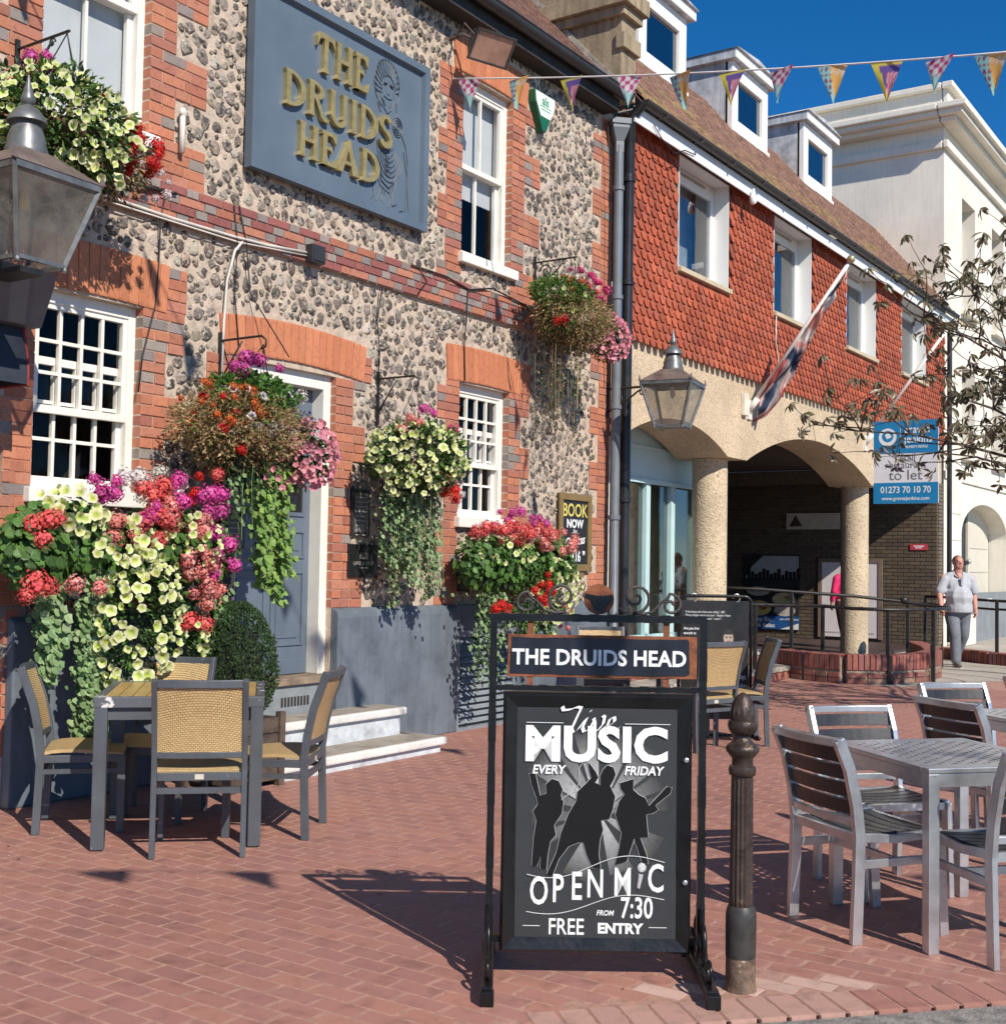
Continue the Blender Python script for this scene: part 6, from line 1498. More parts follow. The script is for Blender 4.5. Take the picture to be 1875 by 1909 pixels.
def head_mesh(name, cols, seed, n=90, flat=.85):
    r_ = random.Random(seed); mb = MB(); cm_ = tuple(sum(c[i] for c in cols)/len(cols)*.7 for i in range(3)); mb.ball((0,0,0),(.60,.60,.60*flat),8,6,tuple(c*.7 for c in cm_))
    for k in range(n):
        z_ = 1-1.75*(k+.5)/n; t = k*2.39996; rr = math.sqrt(max(0, 1-z_*z_))
        d = Vector((rr*math.cos(t), rr*math.sin(t), z_)); p = d*r_.uniform(.62,1.16)*(1+.2*math.sin(3*t*.37+seed)); p.z *= flat
        q = d.to_track_quat('Z','Y').to_matrix(); a = r_.uniform(0,6.28); s_ = r_.uniform(.15,.30)
        c = jit(r_.choice(cols), .12)
        pts = [q@Vector((s_*math.cos(a+b)*(1 if i % 2 == 0 else .62), s_*math.sin(a+b)*(1 if i % 2 == 0 else .62), r_.uniform(-.06,.06)+(.0 if i % 2 == 0 else .05)))+p for i, b in enumerate([math.pi/4*i for i in range(8)])]
        mb.add(pts, [tuple(range(8))], c)
    return mb.mesh(name, petO, attr=True)
CORAL = [head_mesh('geranium_coral', [(.80,.12,.10),(.82,.20,.16),(.72,.08,.09)], s_) for s_ in (1,2)]
MAGE = [head_mesh('geranium_magenta', [(.66,.06,.34),(.72,.14,.44),(.62,.04,.26)], s_) for s_ in (3,4)]
REDH = [head_mesh('geranium_red', [(.70,.012,.008),(.62,.01,.01),(.75,.03,.012)], s_) for s_ in (5,6)]
SALM = [head_mesh('geranium_salmon', [(.80,.26,.22),(.85,.40,.36),(.72,.18,.16)], s_) for s_ in (7,8)]
PALE = [head_mesh('pale_cluster', [(.70,.55,.58),(.62,.50,.52),(.75,.68,.66)], s_) for s_ in (9,10)]
WHEAD = [head_mesh('geranium_white', [(.80,.74,.70),(.78,.70,.64)], s_) for s_ in (11,)]
ORNG = [head_mesh('orange_bloom', [(.72,.12,.02),(.75,.18,.03)], s_, 30, .6) for s_ in (12,)]
CYCL = [head_mesh('cerise_bloom', [(.68,.035,.18),(.74,.09,.25)], s_, 60, 1.1) for s_ in (13,)]
NAMES = {id(LIME):'petunia', id(WHTP):'petunia', id(PINK):'petunia', id(CORAL):'geranium', id(MAGE):'geranium', id(REDH):'geranium', id(SALM):'geranium', id(PALE):'blossom_cluster', id(WHEAD):'geranium', id(ORNG):'orange_bloom', id(CYCL):'cerise_bloom'}
GREEN = [(.095,.20,.04),(.07,.155,.03),(.12,.24,.05),(.055,.12,.028)]; DARKG = [(.03,.06,.018),(.04,.08,.022),(.025,.05,.015)]; BROWN = [(.46,.32,.16),(.38,.25,.12),(.55,.42,.22),(.28,.17,.08)]; SILV = [(.22,.33,.14),(.26,.38,.17),(.18,.28,.11),(.30,.40,.20)]; YGR = [(.16,.24,.05),(.12,.19,.04)]
def leaf(mb, p, d, s_, col, asp=.55, droop=.25):
    d = Vector(d).normalized(); u = Vector((rnd.uniform(-1,1), rnd.uniform(-1,1), rnd.uniform(-.3,1)))
    x = d.cross(u)
    if x.length < 1e-3: x = Vector((1,0,0))
    x.normalize(); nrm = x.cross(d)
    p = Vector(p)
    mb.add([p, p+d*s_*.5+x*s_*asp*.5+nrm*s_*.08, p+d*s_-nrm*s_*droop*.4, p+d*s_*.5-x*s_*asp*.5+nrm*s_*.08], [(0,1,2),(0,2,3)], col)
def roundleaf(mb, p, nrm, s_, col):
    q = Vector(nrm).to_track_quat('Z','Y').to_matrix(); p = Vector(p); k = 7
    mb.add([p+q@Vector((s_*math.cos(2*math.pi*i/k)*(.55 if i == 0 else 1), s_*math.sin(2*math.pi*i/k), .12*s_*math.sin(2*i))) for i in range(k)], [tuple(range(k))], col)
def blob(mb, c, r, n, size, pal, asp=.55, shell=.55, rl=False):
    c = Vector(c)
    for _ in range(n):
        while True:
            v = Vector((rnd.uniform(-1,1), rnd.uniform(-1,1), rnd.uniform(-1,1)))
            if .05 < v.length < 1: break
        k = shell+(1-shell)*rnd.random(); v = v.normalized()*k*(1+.18*noise.noise(v.normalized()*2.2+c))
        p = c+Vector((v.x*r[0], v.y*r[1], v.z*r[2]))
        d = (v.normalized()+Vector((rnd.uniform(-.8,.8), rnd.uniform(-.8,.8), rnd.uniform(-.9,.5)))).normalized()
        s_ = size*rnd.uniform(.6,1.3)
        if rl: roundleaf(mb, p, (v.normalized()+Vector((0,-.5,.4))+Vector((rnd.uniform(-.5,.5),)*3)), s_*.5, jit(rnd.choice(pal), .2))
        else: leaf(mb, p, d, s_, jit(rnd.choice(pal), .2), asp)
def strand(mb, p, L, n, size, pal, spread=.06, sway=.05, rl=True):
    p = Vector(p); ph = rnd.uniform(0,6)
    for i in range(n):
        t = (i+rnd.random())/n
        q = p+Vector((sway*math.sin(t*3+ph)*t+rnd.gauss(0,spread*(1-.4*t)), -.02+rnd.gauss(0,spread*.6), -L*t))
        nr = Vector((rnd.uniform(-.7,.4), -1, rnd.uniform(-.1,1)))
        if rl: roundleaf(mb, q, nr, size*rnd.uniform(.35,.62), jit(rnd.choice(pal), .2))
        else: leaf(mb, q, (rnd.uniform(-1,1), rnd.uniform(-1,.3), rnd.uniform(-1.2,.1)), size*rnd.uniform(.6,1.2), jit(rnd.choice(pal), .25), .4)
def stems(mb, p, L, n, pal=DARKG, sp=.06):
    for _ in range(n):
        q = Vector(p)+Vector((rnd.gauss(0,sp),rnd.gauss(0,sp*.5),0)); l = L*rnd.uniform(.6,1)
        mb.tube([q, q+Vector((rnd.uniform(-.02,.02),0,-l*.5)), q+Vector((rnd.uniform(-.04,.04),0,-l))], .0018, 3, jit(rnd.choice(pal),.2))
FRONT = Vector((-.45,-.82,.30))
def blooms(parent, kind, n, c, r, size, org, face=.9):
    """n single flowers over the street side of an ellipsoid"""
    c = Vector(c); done = []
    tries = 0
    while len(done) < n and tries < n*30:
        tries += 1
        v = Vector((rnd.gauss(0,1), rnd.gauss(0,1), rnd.gauss(0,1))).normalized()
        if v.dot(Vector((-.5,-.8,.25))) < -.05: continue
        p = c+Vector((v.x*r[0], v.y*r[1], v.z*r[2]))*rnd.uniform(.9,1.06)
        if any((p-q).length < size*.8 for q in done) and tries < n*22: continue
        done.append(p)
        d = (v*.6+FRONT*face+Vector((rnd.uniform(-.8,.8), rnd.uniform(-.5,.5), rnd.uniform(-.8,.6)))).normalized()
        e = d.to_track_quat('Z','Y').to_euler(); s_ = size*rnd.uniform(.55,1.08); k = rnd.uniform(.72,1.12)
        o_ = link(NAMES[id(kind)], rnd.choice(kind), parent, p-Vector(org), e, (s_, s_, s_), (k, k*rnd.uniform(.95,1.04), k*rnd.uniform(.95,1.04)))
def shift(mb, org): 
    ox, oy, oz = org; mb.v = [(a-ox, b-oy, c-oz) for a, b, c in mb.v]; return mb
cocoM = mat('coir_liner', (.11,.065,.035), rough=.95, var=.35, scale=30, bump=.8, bscale=120)
def bowl(parent, org, c, r_):
    r_ *= .8
    pr = [(r_*math.sin(R(a)), -r_*.85*math.cos(R(a))) for a in range(4,95,10)]
    o_ = MB().lathe(pr, 18, (c[0]-org[0], c[1]-org[1], c[2]-org[2])); o_.build('coir_bowl', cocoM, parent, smooth=True)
def chains(parent, org, c, r_, top):
    mb = MB()
    for k in range(3):
        a = 2*math.pi*k/3+.4; mb.tube([(c[0]+r_*math.cos(a),c[1]+r_*math.sin(a),c[2]),top], .004, 4)
    shift(mb, org).build('chain', railM, parent)
def bracket(label, x, z, reach, drop, style):
    t = thing('basket_bracket', label, 'bracket', (x,0,z), group='iron hanging basket brackets')
    MB().box(-.014,.014,-.03,0,-drop,.06).build('wall_bar', railM, t)
    MB().tube([(0,-.02,0),(0,-reach,0)],.009,6).build('arm', railM, t)
    if style == 'scroll': MB().tube(scroll(0,-.15,-.10,.075,1.6),.007,5).tube([(0,-.03,-.22),(0,-.15,-.19),(0,-.28,-.10),(0,-.36,-.02)],.008,5).tube(scroll(0,-.36,-.035,.03,1.3,-1),.006,5).build('scrollwork', railM, t, smooth=True)
    else: MB().tube([(0,-.02,-drop*.75),(0,-reach*.55,-.02)],.007,5).tube([(0,-reach,0),(0,-reach-.045,-.03),(0,-reach-.04,-.08),(0,-reach,-.09)],.008,5).build('stay', railM, t, smooth=True)
    return t
# ---- basket over the side door
org = (4.42,-.45,4.05)
bracket('scrolled iron bracket of the top hanging basket', 4.40, 4.56, .52, .30, 'scroll')
b1 = thing('hanging_basket', 'top hanging basket of lime petunias and scarlet geraniums behind the near lantern', 'hanging basket', org, group='hanging baskets on the pub')
bowl(b1, org, (4.42,-.45,4.0), .26); chains(b1, org, (4.42,-.45,4.0), .25, (4.40,-.50,4.55))
mb = MB(); blob(mb, (4.40,-.45,4.02), (.48,.34,.34), 3400, .055, GREEN+DARKG+YGR, .4); blob(mb, (4.75,-.45,3.92), (.28,.24,.24), 1300, .045, BROWN+DARKG, .35)
for k in range(16): strand(mb, (4.2+.62*rnd.random(),-.5+.2*rnd.random(),3.9), rnd.uniform(.12,.3), 26, .035, DARKG+BROWN, .03, .03, False)
shift(mb, org).build('foliage', leafM, b1, attr=True, kind='stuff')
blooms(b1, LIME, 120, (4.38,-.47,4.02), (.46,.33,.30), .040, org); blooms(b1, LIME, 50, (4.62,-.55,3.94), (.24,.22,.28), .042, org)
blooms(b1, MAGE, 3, (4.30,-.46,4.36), (.12,.08,.05), .055, org); blooms(b1, REDH, 20, (4.86,-.53,3.98), (.15,.18,.17), .052, org); blooms(b1, PALE, 9, (5.05,-.45,3.85), (.12,.14,.16), .038, org); blooms(b1, ORNG, 4, (4.6,-.55,4.2), (.2,.16,.08), .03, org)
# ---- basket left of the door
org = (5.98,-.45,2.45)
bracket('hooked iron bracket left of the front door', 6.10, 3.06, .42, .38, 'hook')
b2 = thing('hanging_basket', 'half withered hanging basket with magenta geraniums left of the door', 'hanging basket', org, group='hanging baskets on the pub')
bowl(b2, org, (5.98,-.45,2.34), .27); chains(b2, org, (5.98,-.45,2.42), .26, (6.10,-.44,3.0))
mb = MB(); blob(mb, (5.90,-.47,2.40), (.56,.36,.24), 8000, .034, BROWN+BROWN+BROWN+YGR, .35, .6); blob(mb, (5.95,-.47,2.24), (.34,.28,.16), 2600, .034, BROWN+DARKG, .35, .6); blob(mb, (5.98,-.44,2.62), (.36,.26,.15), 1600, .05, GREEN+[(.10,.24,.04)], .6); blob(mb, (5.72,-.45,2.28), (.22,.2,.2), 800, .04, DARKG+BROWN, .4)
for k in range(18): strand(mb, (5.72+.5*rnd.random(),-.55+.2*rnd.random(),2.25), rnd.uniform(.25,.6), 34, .034, DARKG+SILV[:2], .035, .04, True)
for k in range(7): strand(mb, (6.02+.20*rnd.random(),-.58+.1*rnd.random(),2.15), rnd.uniform(.75,1.02), 150, .046, [(.20,.33,.07),(.24,.37,.09),(.16,.27,.06)], .045, .05, True)
blob(mb, (6.40,-.58,2.24), (.20,.20,.24), 1200, .04, GREEN+YGR+DARKG, .5, .3); stems(mb, (5.9,-.52,2.25), .8, 22, SILV+DARKG, .16)
shift(mb, org).build('foliage', leafM, b2, attr=True, kind='stuff')
blooms(b2, MAGE, 5, (5.98,-.47,2.83), (.24,.10,.05), .058, org); blooms(b2, WHTP, 22, (5.98,-.52,2.50), (.42,.34,.18), .034, org); blooms(b2, REDH, 5, (5.6,-.5,2.42), (.18,.2,.16), .036, org); blooms(b2, PINK, 120, (6.40,-.60,2.24), (.21,.20,.25), .040, org); blooms(b2, PINK, 20, (6.15,-.6,2.1), (.16,.16,.12), .034, org)
blooms(b2, ORNG, 22, (5.66,-.52,2.50), (.28,.26,.18), .038, org); blooms(b2, REDH, 2, (5.72,-.62,2.2), (.05,.06,.04), .045, org); blooms(b2, WHEAD, 2, (6.36,-.5,2.66), (.05,.05,.04), .045, org); blooms(b2, PALE, 3, (6.28,-.5,2.62), (.08,.08,.05), .035, org)
# ---- basket right of the door
org = (7.86,-.42,2.42)
bracket('hooked iron bracket right of the front door', 7.84, 3.02, .40, .38, 'hook')
b3 = thing('hanging_basket', 'full hanging basket of lime petunias right of the door', 'hanging basket', org, group='hanging baskets on the pub')
bowl(b3, org, (7.86,-.42,2.30), .26); chains(b3, org, (7.86,-.42,2.38), .25, (7.84,-.42,2.96))
mb = MB(); blob(mb, (7.86,-.44,2.36), (.50,.34,.28), 3200, .05, GREEN+DARKG, .5); blob(mb, (8.16,-.42,2.46), (.16,.16,.16), 500, .04, BROWN, .35)
for k in range(13): strand(mb, (7.80+.42*rnd.random(),-.42+.25*rnd.random(),2.15), rnd.uniform(.6,1.05), 120, .036, SILV+[(.30,.28,.16),(.2,.2,.1)], .05, .05, True)
for k in range(10): strand(mb, (7.55+.4*rnd.random(),-.45+.2*rnd.random(),2.15), rnd.uniform(.3,.85), 46, .034, DARKG+SILV, .04, .05, True)
stems(mb, (7.85,-.40,2.2), .95, 26, SILV+DARKG, .2)
shift(mb, org).build('foliage', leafM, b3, attr=True, kind='stuff')
blooms(b3, LIME, 150, (7.84,-.46,2.36), (.50,.34,.27), .042, org); blooms(b3, LIME, 26, (7.66,-.5,2.12), (.24,.2,.10), .036, org)
blooms(b3, MAGE, 2, (7.92,-.46,2.72), (.08,.06,.04), .055, org); blooms(b3, CYCL, 3, (8.2,-.5,2.58), (.12,.08,.05), .05, org); blooms(b3, SALM, 4, (7.66,-.5,2.58), (.10,.10,.08), .045, org); blooms(b3, REDH, 4, (8.16,-.60,2.05), (.14,.08,.06), .05, org); blooms(b3, WHEAD, 2, (8.32,-.5,2.12), (.06,.06,.08), .04, org)
# ---- basket under the upper right window
org = (10.25,-.45,3.95)
bracket('scrolled iron bracket beside the upper window', 10.21, 4.50, .50, .30, 'scroll')
b4 = thing('hanging_basket', 'withered hanging basket with pink petunias by the rainwater pipes', 'hanging basket', org, group='hanging baskets on the pub')
bowl(b4, org, (10.25,-.45,3.82), .27); chains(b4, org, (10.25,-.45,3.9), .26, (10.21,-.48,4.45))
mb = MB(); blob(mb, (10.22,-.47,3.90), (.54,.36,.25), 7500, .034, BROWN+BROWN+YGR, .35, .6); blob(mb, (10.25,-.47,3.72), (.32,.28,.16), 2200, .034, BROWN+DARKG, .35, .6); blob(mb, (10.02,-.45,4.10), (.38,.28,.16), 2000, .045, GREEN+YGR, .5); blob(mb, (10.0,-.45,3.9), (.2,.2,.2), 700, .045, DARKG+GREEN, .4)
for k in range(20): strand(mb, (9.95+.45*rnd.random(),-.45+.3*rnd.random(),3.75), rnd.uniform(.5,1.15), 60, .036, DARKG+BROWN[2:]+SILV[:1], .045, .05, False)
blob(mb, (10.70,-.58,3.76), (.20,.19,.22), 1200, .04, GREEN+YGR+DARKG, .5, .3); stems(mb, (10.15,-.35,3.75), 1.1, 30, BROWN+DARKG, .16)
shift(mb, org).build('foliage', leafM, b4, attr=True, kind='stuff')
blooms(b4, CYCL, 12, (10.36,-.46,4.30), (.30,.14,.09), .042, org); blooms(b4, PINK, 115, (10.70,-.60,3.76), (.21,.20,.24), .043, org); blooms(b4, PINK, 10, (10.42,-.55,3.66), (.14,.16,.10), .036, org)
blooms(b4, ORNG, 14, (10.10,-.52,4.16), (.3,.24,.10), .032, org); blooms(b4, LIME, 14, (9.95,-.55,4.05), (.28,.2,.14), .04, org); blooms(b4, CYCL, 8, (10.5,-.5,4.22), (.2,.14,.1), .05, org); blooms(b4, REDH, 2, (9.85,-.55,3.8), (.05,.05,.04), .045, org)
# ---- big trough under the left window
org = (5.15,-.32,1.3)
t1 = thing('flower_trough', 'large window trough spilling geraniums, lime petunias and silver trailing leaves', 'flower trough', org, group='flower troughs under the windows')
MB().box(-.72,.72,-.14,.16,-.05,.22).build('box', mat('trough_dark', (.03,.03,.03), rough=.8), t1, bevel=.01); MB().box(-.6,-.56,.16,.27,-.05,.1).box(.56,.6,.16,.27,-.05,.1).build('iron_hook', railM, t1)
mb = MB()
for k in range(7): blob(mb, (4.42+.205*k,-.36,1.56+.05*math.sin(k*1.7)), (.24,.26,.26), 900, .062, GREEN, .8, .45, True); blob(mb, (4.42+.205*k,-.34,1.53), (.2,.2,.2), 400, .06, GREEN+DARKG, .7, .4)
blob(mb, (5.02,-.45,1.2), (.36,.22,.5), 2400, .045, DARKG+GREEN, .5)
for k in range(10): strand(mb, (4.70+.12*rnd.random(),-.50+.12*rnd.random(),1.42), rnd.uniform(.85,1.08), 190, .042, SILV+[(.14,.22,.08)], .042, .04, True)
for k in range(5): strand(mb, (4.42+.10*rnd.random(),-.45+.1*rnd.random(),1.35), rnd.uniform(.45,.62), 70, .055, SILV, .04, .04, True)
for k in range(8): strand(mb, (5.55+.22*rnd.random(),-.45+.15*rnd.random(),1.35), rnd.uniform(.3,.6), 40, .05, SILV+GREEN, .05, .05, True)
for k in range(6): strand(mb, (5.05+.5*rnd.random(),-.45,1.1), rnd.uniform(.2,.45), 50, .03, DARKG, .05, .04, False)
shift(mb, org).build('foliage', leafM, t1, attr=True, kind='stuff')
blooms(t1, LIME, 40, (4.558,-.46,1.740), (.20,.2,.18), .046, org); blooms(t1, LIME, 36, (4.86,-.56,1.520), (.22,.2,.22), .046, org); blooms(t1, LIME, 115, (4.97,-.60,1.100), (.30,.18,.44), .046, org); blooms(t1, LIME, 24, (5.38,-.58,1.60), (.22,.16,.18), .042, org); blooms(t1, LIME, 12, (5.332,-.58,0.990), (.16,.14,.2), .04, org)
for k_, p_, n_, s_ in ((MAGE,(4.799,-.44,1.940),4,.06),(MAGE,(5.36,-.50,1.92),2,.058),(MAGE,(5.58,-.52,1.86),4,.06),(MAGE,(5.66,-.56,1.60),3,.06),(MAGE,(5.66,-.6,1.42),1,.058),(SALM,(5.5,-.58,1.68),2,.055),(SALM,(5.2,-.56,1.78),3,.055),(MAGE,(5.005,-.56,1.800),2,.058),(CORAL,(4.386,-.52,1.660),3,.066),(CORAL,(4.326,-.55,1.290),2,.07),(CORAL,(5.143,-.48,1.920),4,.064),(CORAL,(5.091,-.58,1.680),3,.07),(SALM,(4.868,-.55,1.660),3,.055),(SALM,(5.435,-.58,1.460),4,.062),(SALM,(5.504,-.6,1.260),5,.062),(CORAL,(5.401,-.62,1.040),2,.06),(WHEAD,(5.005,-.45,1.940),4,.052),(WHEAD,(5.263,-.46,1.960),3,.056),(SALM,(4.592,-.6,1.380),1,.055),(REDH,(5.521,-.45,1.960),2,.05),(CORAL,(5.676,-.5,1.990),2,.05)):
    blooms(t1, k_, n_+1, p_, (.11,.06,.09), s_*1.05, org)
# ---- smaller trough under the right window
org = (9.45,-.32,1.3)
t2 = thing('flower_trough', 'smaller window trough of pink geraniums beside the gold framed notice', 'flower trough', org, group='flower troughs under the windows')
MB().box(-.6,.6,-.14,.16,-.02,.20).build('box', mat('trough_dark', (.03,.03,.03)), t2, bevel=.01); MB().box(-.5,-.46,.16,.27,-.05,.1).box(.46,.5,.16,.27,-.05,.1).build('iron_hook', railM, t2)
mb = MB()
for k in range(7): blob(mb, (8.85+.2*k,-.38,1.50), (.24,.24,.26), 620, .055, GREEN, .75, .45, True)
blob(mb, (9.6,-.45,1.15), (.4,.2,.35), 1200, .045, GREEN+DARKG+YGR, .5)
for k in range(12): strand(mb, (8.75+.3*rnd.random(),-.48+.1*rnd.random(),1.25), rnd.uniform(.35,.9), 40, .038, DARKG+SILV, .05, .06, True)
for k in range(6): strand(mb, (9.3+.5*rnd.random(),-.5,1.15), rnd.uniform(.2,.4), 40, .04, GREEN+YGR, .05, .05, True)
shift(mb, org).build('foliage', leafM, t2, attr=True, kind='stuff')
blooms(t2, CORAL, 26, (9.35,-.42,1.78), (.62,.2,.10), .055, org); blooms(t2, SALM, 18, (9.75,-.46,1.72), (.5,.18,.12), .055, org); blooms(t2, MAGE, 10, (9.55,-.40,1.86), (.55,.14,.08), .05, org); blooms(t2, MAGE, 3, (9.3,-.38,1.98), (.16,.06,.04), .05, org)
blooms(t2, LIME, 26, (9.1,-.50,1.58), (.4,.18,.14), .042, org); blooms(t2, LIME, 60, (9.85,-.54,1.26), (.34,.18,.28), .042, org); blooms(t2, REDH, 9, (9.5,-.58,1.28), (.22,.10,.16), .05, org); blooms(t2, REDH, 5, (8.95,-.56,1.10), (.10,.08,.08), .052, org); blooms(t2, LIME, 20, (9.75,-.5,.98), (.24,.12,.14), .04, org); blooms(t2, SALM, 5, (10.1,-.5,1.0), (.12,.1,.1), .045, org)
# ---- box shrub and planter
pn = thing('wooden_planter', 'dark wooden planter box beside the door steps', 'planter', (5.86,-.50,0))
woodM = mat('old_planter_wood', (.085,.06,.045), rough=.8, var=.35, scale=10, bump=.6, bscale=50, streak=.4)
for s_ in (-1,1):
    for k in range(4):
        MB().box(-.21,.21,s_*.205-.012,s_*.205+.012,.04+k*.105,.04+k*.105+.098).build('plank', woodM, pn); MB().box(s_*.205-.012,s_*.205+.012,-.19,.19,.04+k*.105,.04+k*.105+.098).build('plank', woodM, pn)
    for q_ in (-1,1): MB().box(s_*.215-.025,s_*.215+.025,q_*.215-.025,q_*.215+.025,0,.49).build('corner_post', woodM, pn, bevel=.004)
MB().box(-.19,.19,-.19,.19,.40,.43).build('soil', mat('soil', (.05,.035,.025), rough=.95, bump=.8), pn)
sb = thing('box_shrub', 'dense clipped dark green shrub standing in the wooden planter', 'shrub', (5.86,-.50,.43)); sb.scale = (.92,.92,.93)
MB().tube([(0,0,0),(.01,0,.2),(0,.01,.5)],[.02,.016,.008],6).build('trunk', woodM, sb)
mb = MB()
for _ in range(11000):
    t = rnd.uniform(-1,1); a = rnd.uniform(0,6.283); zz = .40+.44*t
    rad = (.30*math.sqrt(max(0,1-((t+.15)/1.16)**2)) if t > -.15 else .30*math.sqrt(max(0,1-((t+.15)/.87)**2)))*(.70+.30*rnd.random()**.5)*(1+.14*noise.noise(Vector((math.cos(a)*3,math.sin(a)*3,t*4))))
    p = Vector((rad*math.cos(a), rad*math.sin(a), zz)); leaf(mb, p, p.normalized()+Vector((rnd.uniform(-1,1),rnd.uniform(-1,1),rnd.uniform(-.3,1.2))), .022*rnd.uniform(.7,1.3), jit(rnd.choice([(.035,.075,.022),(.028,.058,.02),(.05,.10,.03),(.07,.12,.04)]), .25), .6)
MB().ball((0,0,.37),(.20,.20,.33),12,10).build('filler_core', mat('shrub_core', (.012,.02,.009), rough=.95), sb); mb.build('crown', leafM, sb, attr=True, kind='stuff')  # added dark filler ball closes the see-through crown, no twigs modelled

# fallen petals and crumbs on the paving
mb = MB(); r3 = random.Random(5)
for _ in range(170):
    if r3.random() < .6: x_, y_ = r3.uniform(3.6,6.6), -.15-abs(r3.gauss(0,1.1))
    else: x_, y_ = r3.uniform(3,10), r3.uniform(-4.5,-.8)
    if side((x_, y_)) < .3: continue
    s_ = r3.uniform(.004,.013); a_ = r3.uniform(0,6.28); c = r3.choice([(.55,.45,.40),(.62,.56,.42),(.5,.2,.2),(.16,.12,.06),(.65,.6,.55),(.10,.08,.05)])
    mb.add([(x_+s_*math.cos(a_+k*1.57)*(1 if k % 2 else .6), y_+s_*math.sin(a_+k*1.57)*(1 if k % 2 else .6), .004+.003*(k % 2)) for k in range(4)], [(0,1,2,3)], c)
tag(mb.build('fallen_petals', leafM, None, attr=True), 'scattered fallen petals and crumbs on the brick paving', 'petals', kind='stuff')
# ------------------------------------------------------------------ street tree reaching in from the edge
tr = thing('street_tree', 'evergreen street tree with whorled leaves reaching in over the agent board', 'tree', (13.6,-5.2,0))
barkM = mat('tree_bark', (.075,.055,.045), rough=.9, var=.3, scale=12, bump=.6, bscale=50)
r2 = random.Random(21)
def V3(*a): return Vector(a)
mb = MB().tube([(0,0,0),(.03,.02,.8),(-.02,.0,1.7),(.0,.05,2.5)],[.13,.11,.10,.085],10); mb.build('trunk', barkM, tr, smooth=True)
limbs = MB(); tips = []
def grow(p, d, L, r_, depth):
    pts = [p]; q = p.copy(); n = 5
    for i in range(n):
        d = (d+Vector((r2.uniform(-.22,.22), r2.uniform(-.22,.22), r2.uniform(-.12,.16)))).normalized(); q = q+d*L/n; pts.append(q.copy())
        if depth > 0 and i >= 1 and r2.random() < .8:
            s_ = Vector((r2.uniform(-1,1), r2.uniform(-1,1), r2.uniform(-.4,.6))).normalized(); grow(q.copy(), (d*.6+s_*.8).normalized(), L*r2.uniform(.45,.7), r_*.5, depth-1)
    limbs.tube(pts, [r_*(1-.55*i/n) for i in range(n+1)], 5)
    if depth <= 1: tips.append((q, d))
top = V3(0,.05,2.45)
# main limbs (local to the trunk): several lean towards the camera side of the street and the buildings
for tgt, h0, r_ in ((V3(-1.75,.85,3.6),2.3,.024),(V3(-2.0,1.25,4.0),2.4,.022),(V3(-2.2,1.35,3.05),2.0,.032),(V3(-2.75,2.05,2.72),2.2,.026),(V3(-1.9,1.0,4.3),2.4,.026),(V3(-2.3,1.5,2.55),1.9,.024),(V3(-2.4,1.6,3.75),2.4,.024),(V3(-1.6,.9,2.6),1.9,.022),(V3(-.4,1.6,3.9),2.4,.03),(V3(1.2,.6,4.0),2.4,.03),(V3(.8,-1.2,4.1),2.4,.03),(V3(-.6,-1.0,4.3),2.4,.03),(V3(.9,1.6,3.5),2.3,.03),(V3(.1,.9,4.8),2.4,.026),(V3(1.6,-.2,3.3),2.2,.025)):
    p = V3(0,.02,h0); d = (tgt-p); L = d.length
    pts = [p]; n = 7
    for i in range(1,n+1):
        t = i/n; pts.append(p+d*t+Vector((.05*math.sin(t*7+L), .05*math.cos(t*6), .12*math.sin(math.pi*t)+.04*math.sin(t*9))))
        if i >= 3:
            for _ in range(2 if i < n else 4):
                s_ = Vector((r2.uniform(-1,1), r2.uniform(-1,1), r2.uniform(-.5,.7))).normalized()
                grow(pts[-1].copy(), (d.normalized()*.5+s_).normalized(), r2.uniform(.28,.68), .0085, 1)
    limbs.tube(pts, [r_*(1-.75*i/n) for i in range(n+1)], 6); tips.append((pts[-1], d.normalized()))
limbs.build('limbs', barkM, tr, smooth=True)
lfM_o = mat('tree_leaf_single', (1,1,1), rough=.42, var=.2, scale=20, src='obj', transl=.12, spec=.5); lfM_a = mat('tree_leaf', (1,1,1), rough=.42, var=.2, scale=20, src='attr', transl=.12, spec=.5)
lb_ = MB()
L5 = [(0,0,0),(.10,.28,.03),(.17,.58,.0),(.11,.84,-.12),(0,1.0,-.22),(-.11,.84,-.12),(-.17,.58,.0),(-.10,.28,.03),(0,.5,-.05)]
lb_.add(L5, [(0,1,8),(1,2,8),(2,3,8),(3,4,8),(4,5,8),(5,6,8),(6,7,8),(7,0,8)])
leafme = lb_.mesh('leaf', lfM_o, smooth=False)
LP = []
for p, d in tips:
    n = r2.randint(5,8); ph = r2.uniform(0,6.28); ax = (d+Vector((0,0,.35))).normalized(); q = ax.to_track_quat('Z','Y').to_matrix()
    for k in range(n):
        a = ph+6.283*k/n+r2.uniform(-.25,.25); tilt = R(r2.uniform(5,55))
        out = q@Vector((math.cos(a)*math.cos(tilt), math.sin(a)*math.cos(tilt), .35-math.sin(tilt)))
        out = (out+Vector((0,0,-.55))).normalized(); upv = (ax-out*ax.dot(out)).normalized(); x = out.cross(upv)
        M = Matrix((x, out, upv)).transposed(); s_ = r2.uniform(.065,.115)
        LP.append(((p+Vector((r2.uniform(-.015,.015),)*3)), (s_, s_, s_), tuple(M.to_euler()), jit(r2.choice([(.15,.125,.065),(.12,.11,.055),(.18,.14,.08),(.11,.095,.05),(.21,.165,.09)]), .2)))
def rel(p): return (Vector(p[0])+Vector((13.6,-5.2,0)), p[1], p[2], p[3])
order = sorted(LP, key=lambda p: (0 if (abs(proj(Vector(p[0])+Vector((13.6,-5.2,0)))[0]) < .42) else 1, proj(Vector(p[0])+Vector((13.6,-5.2,0)))[2]))
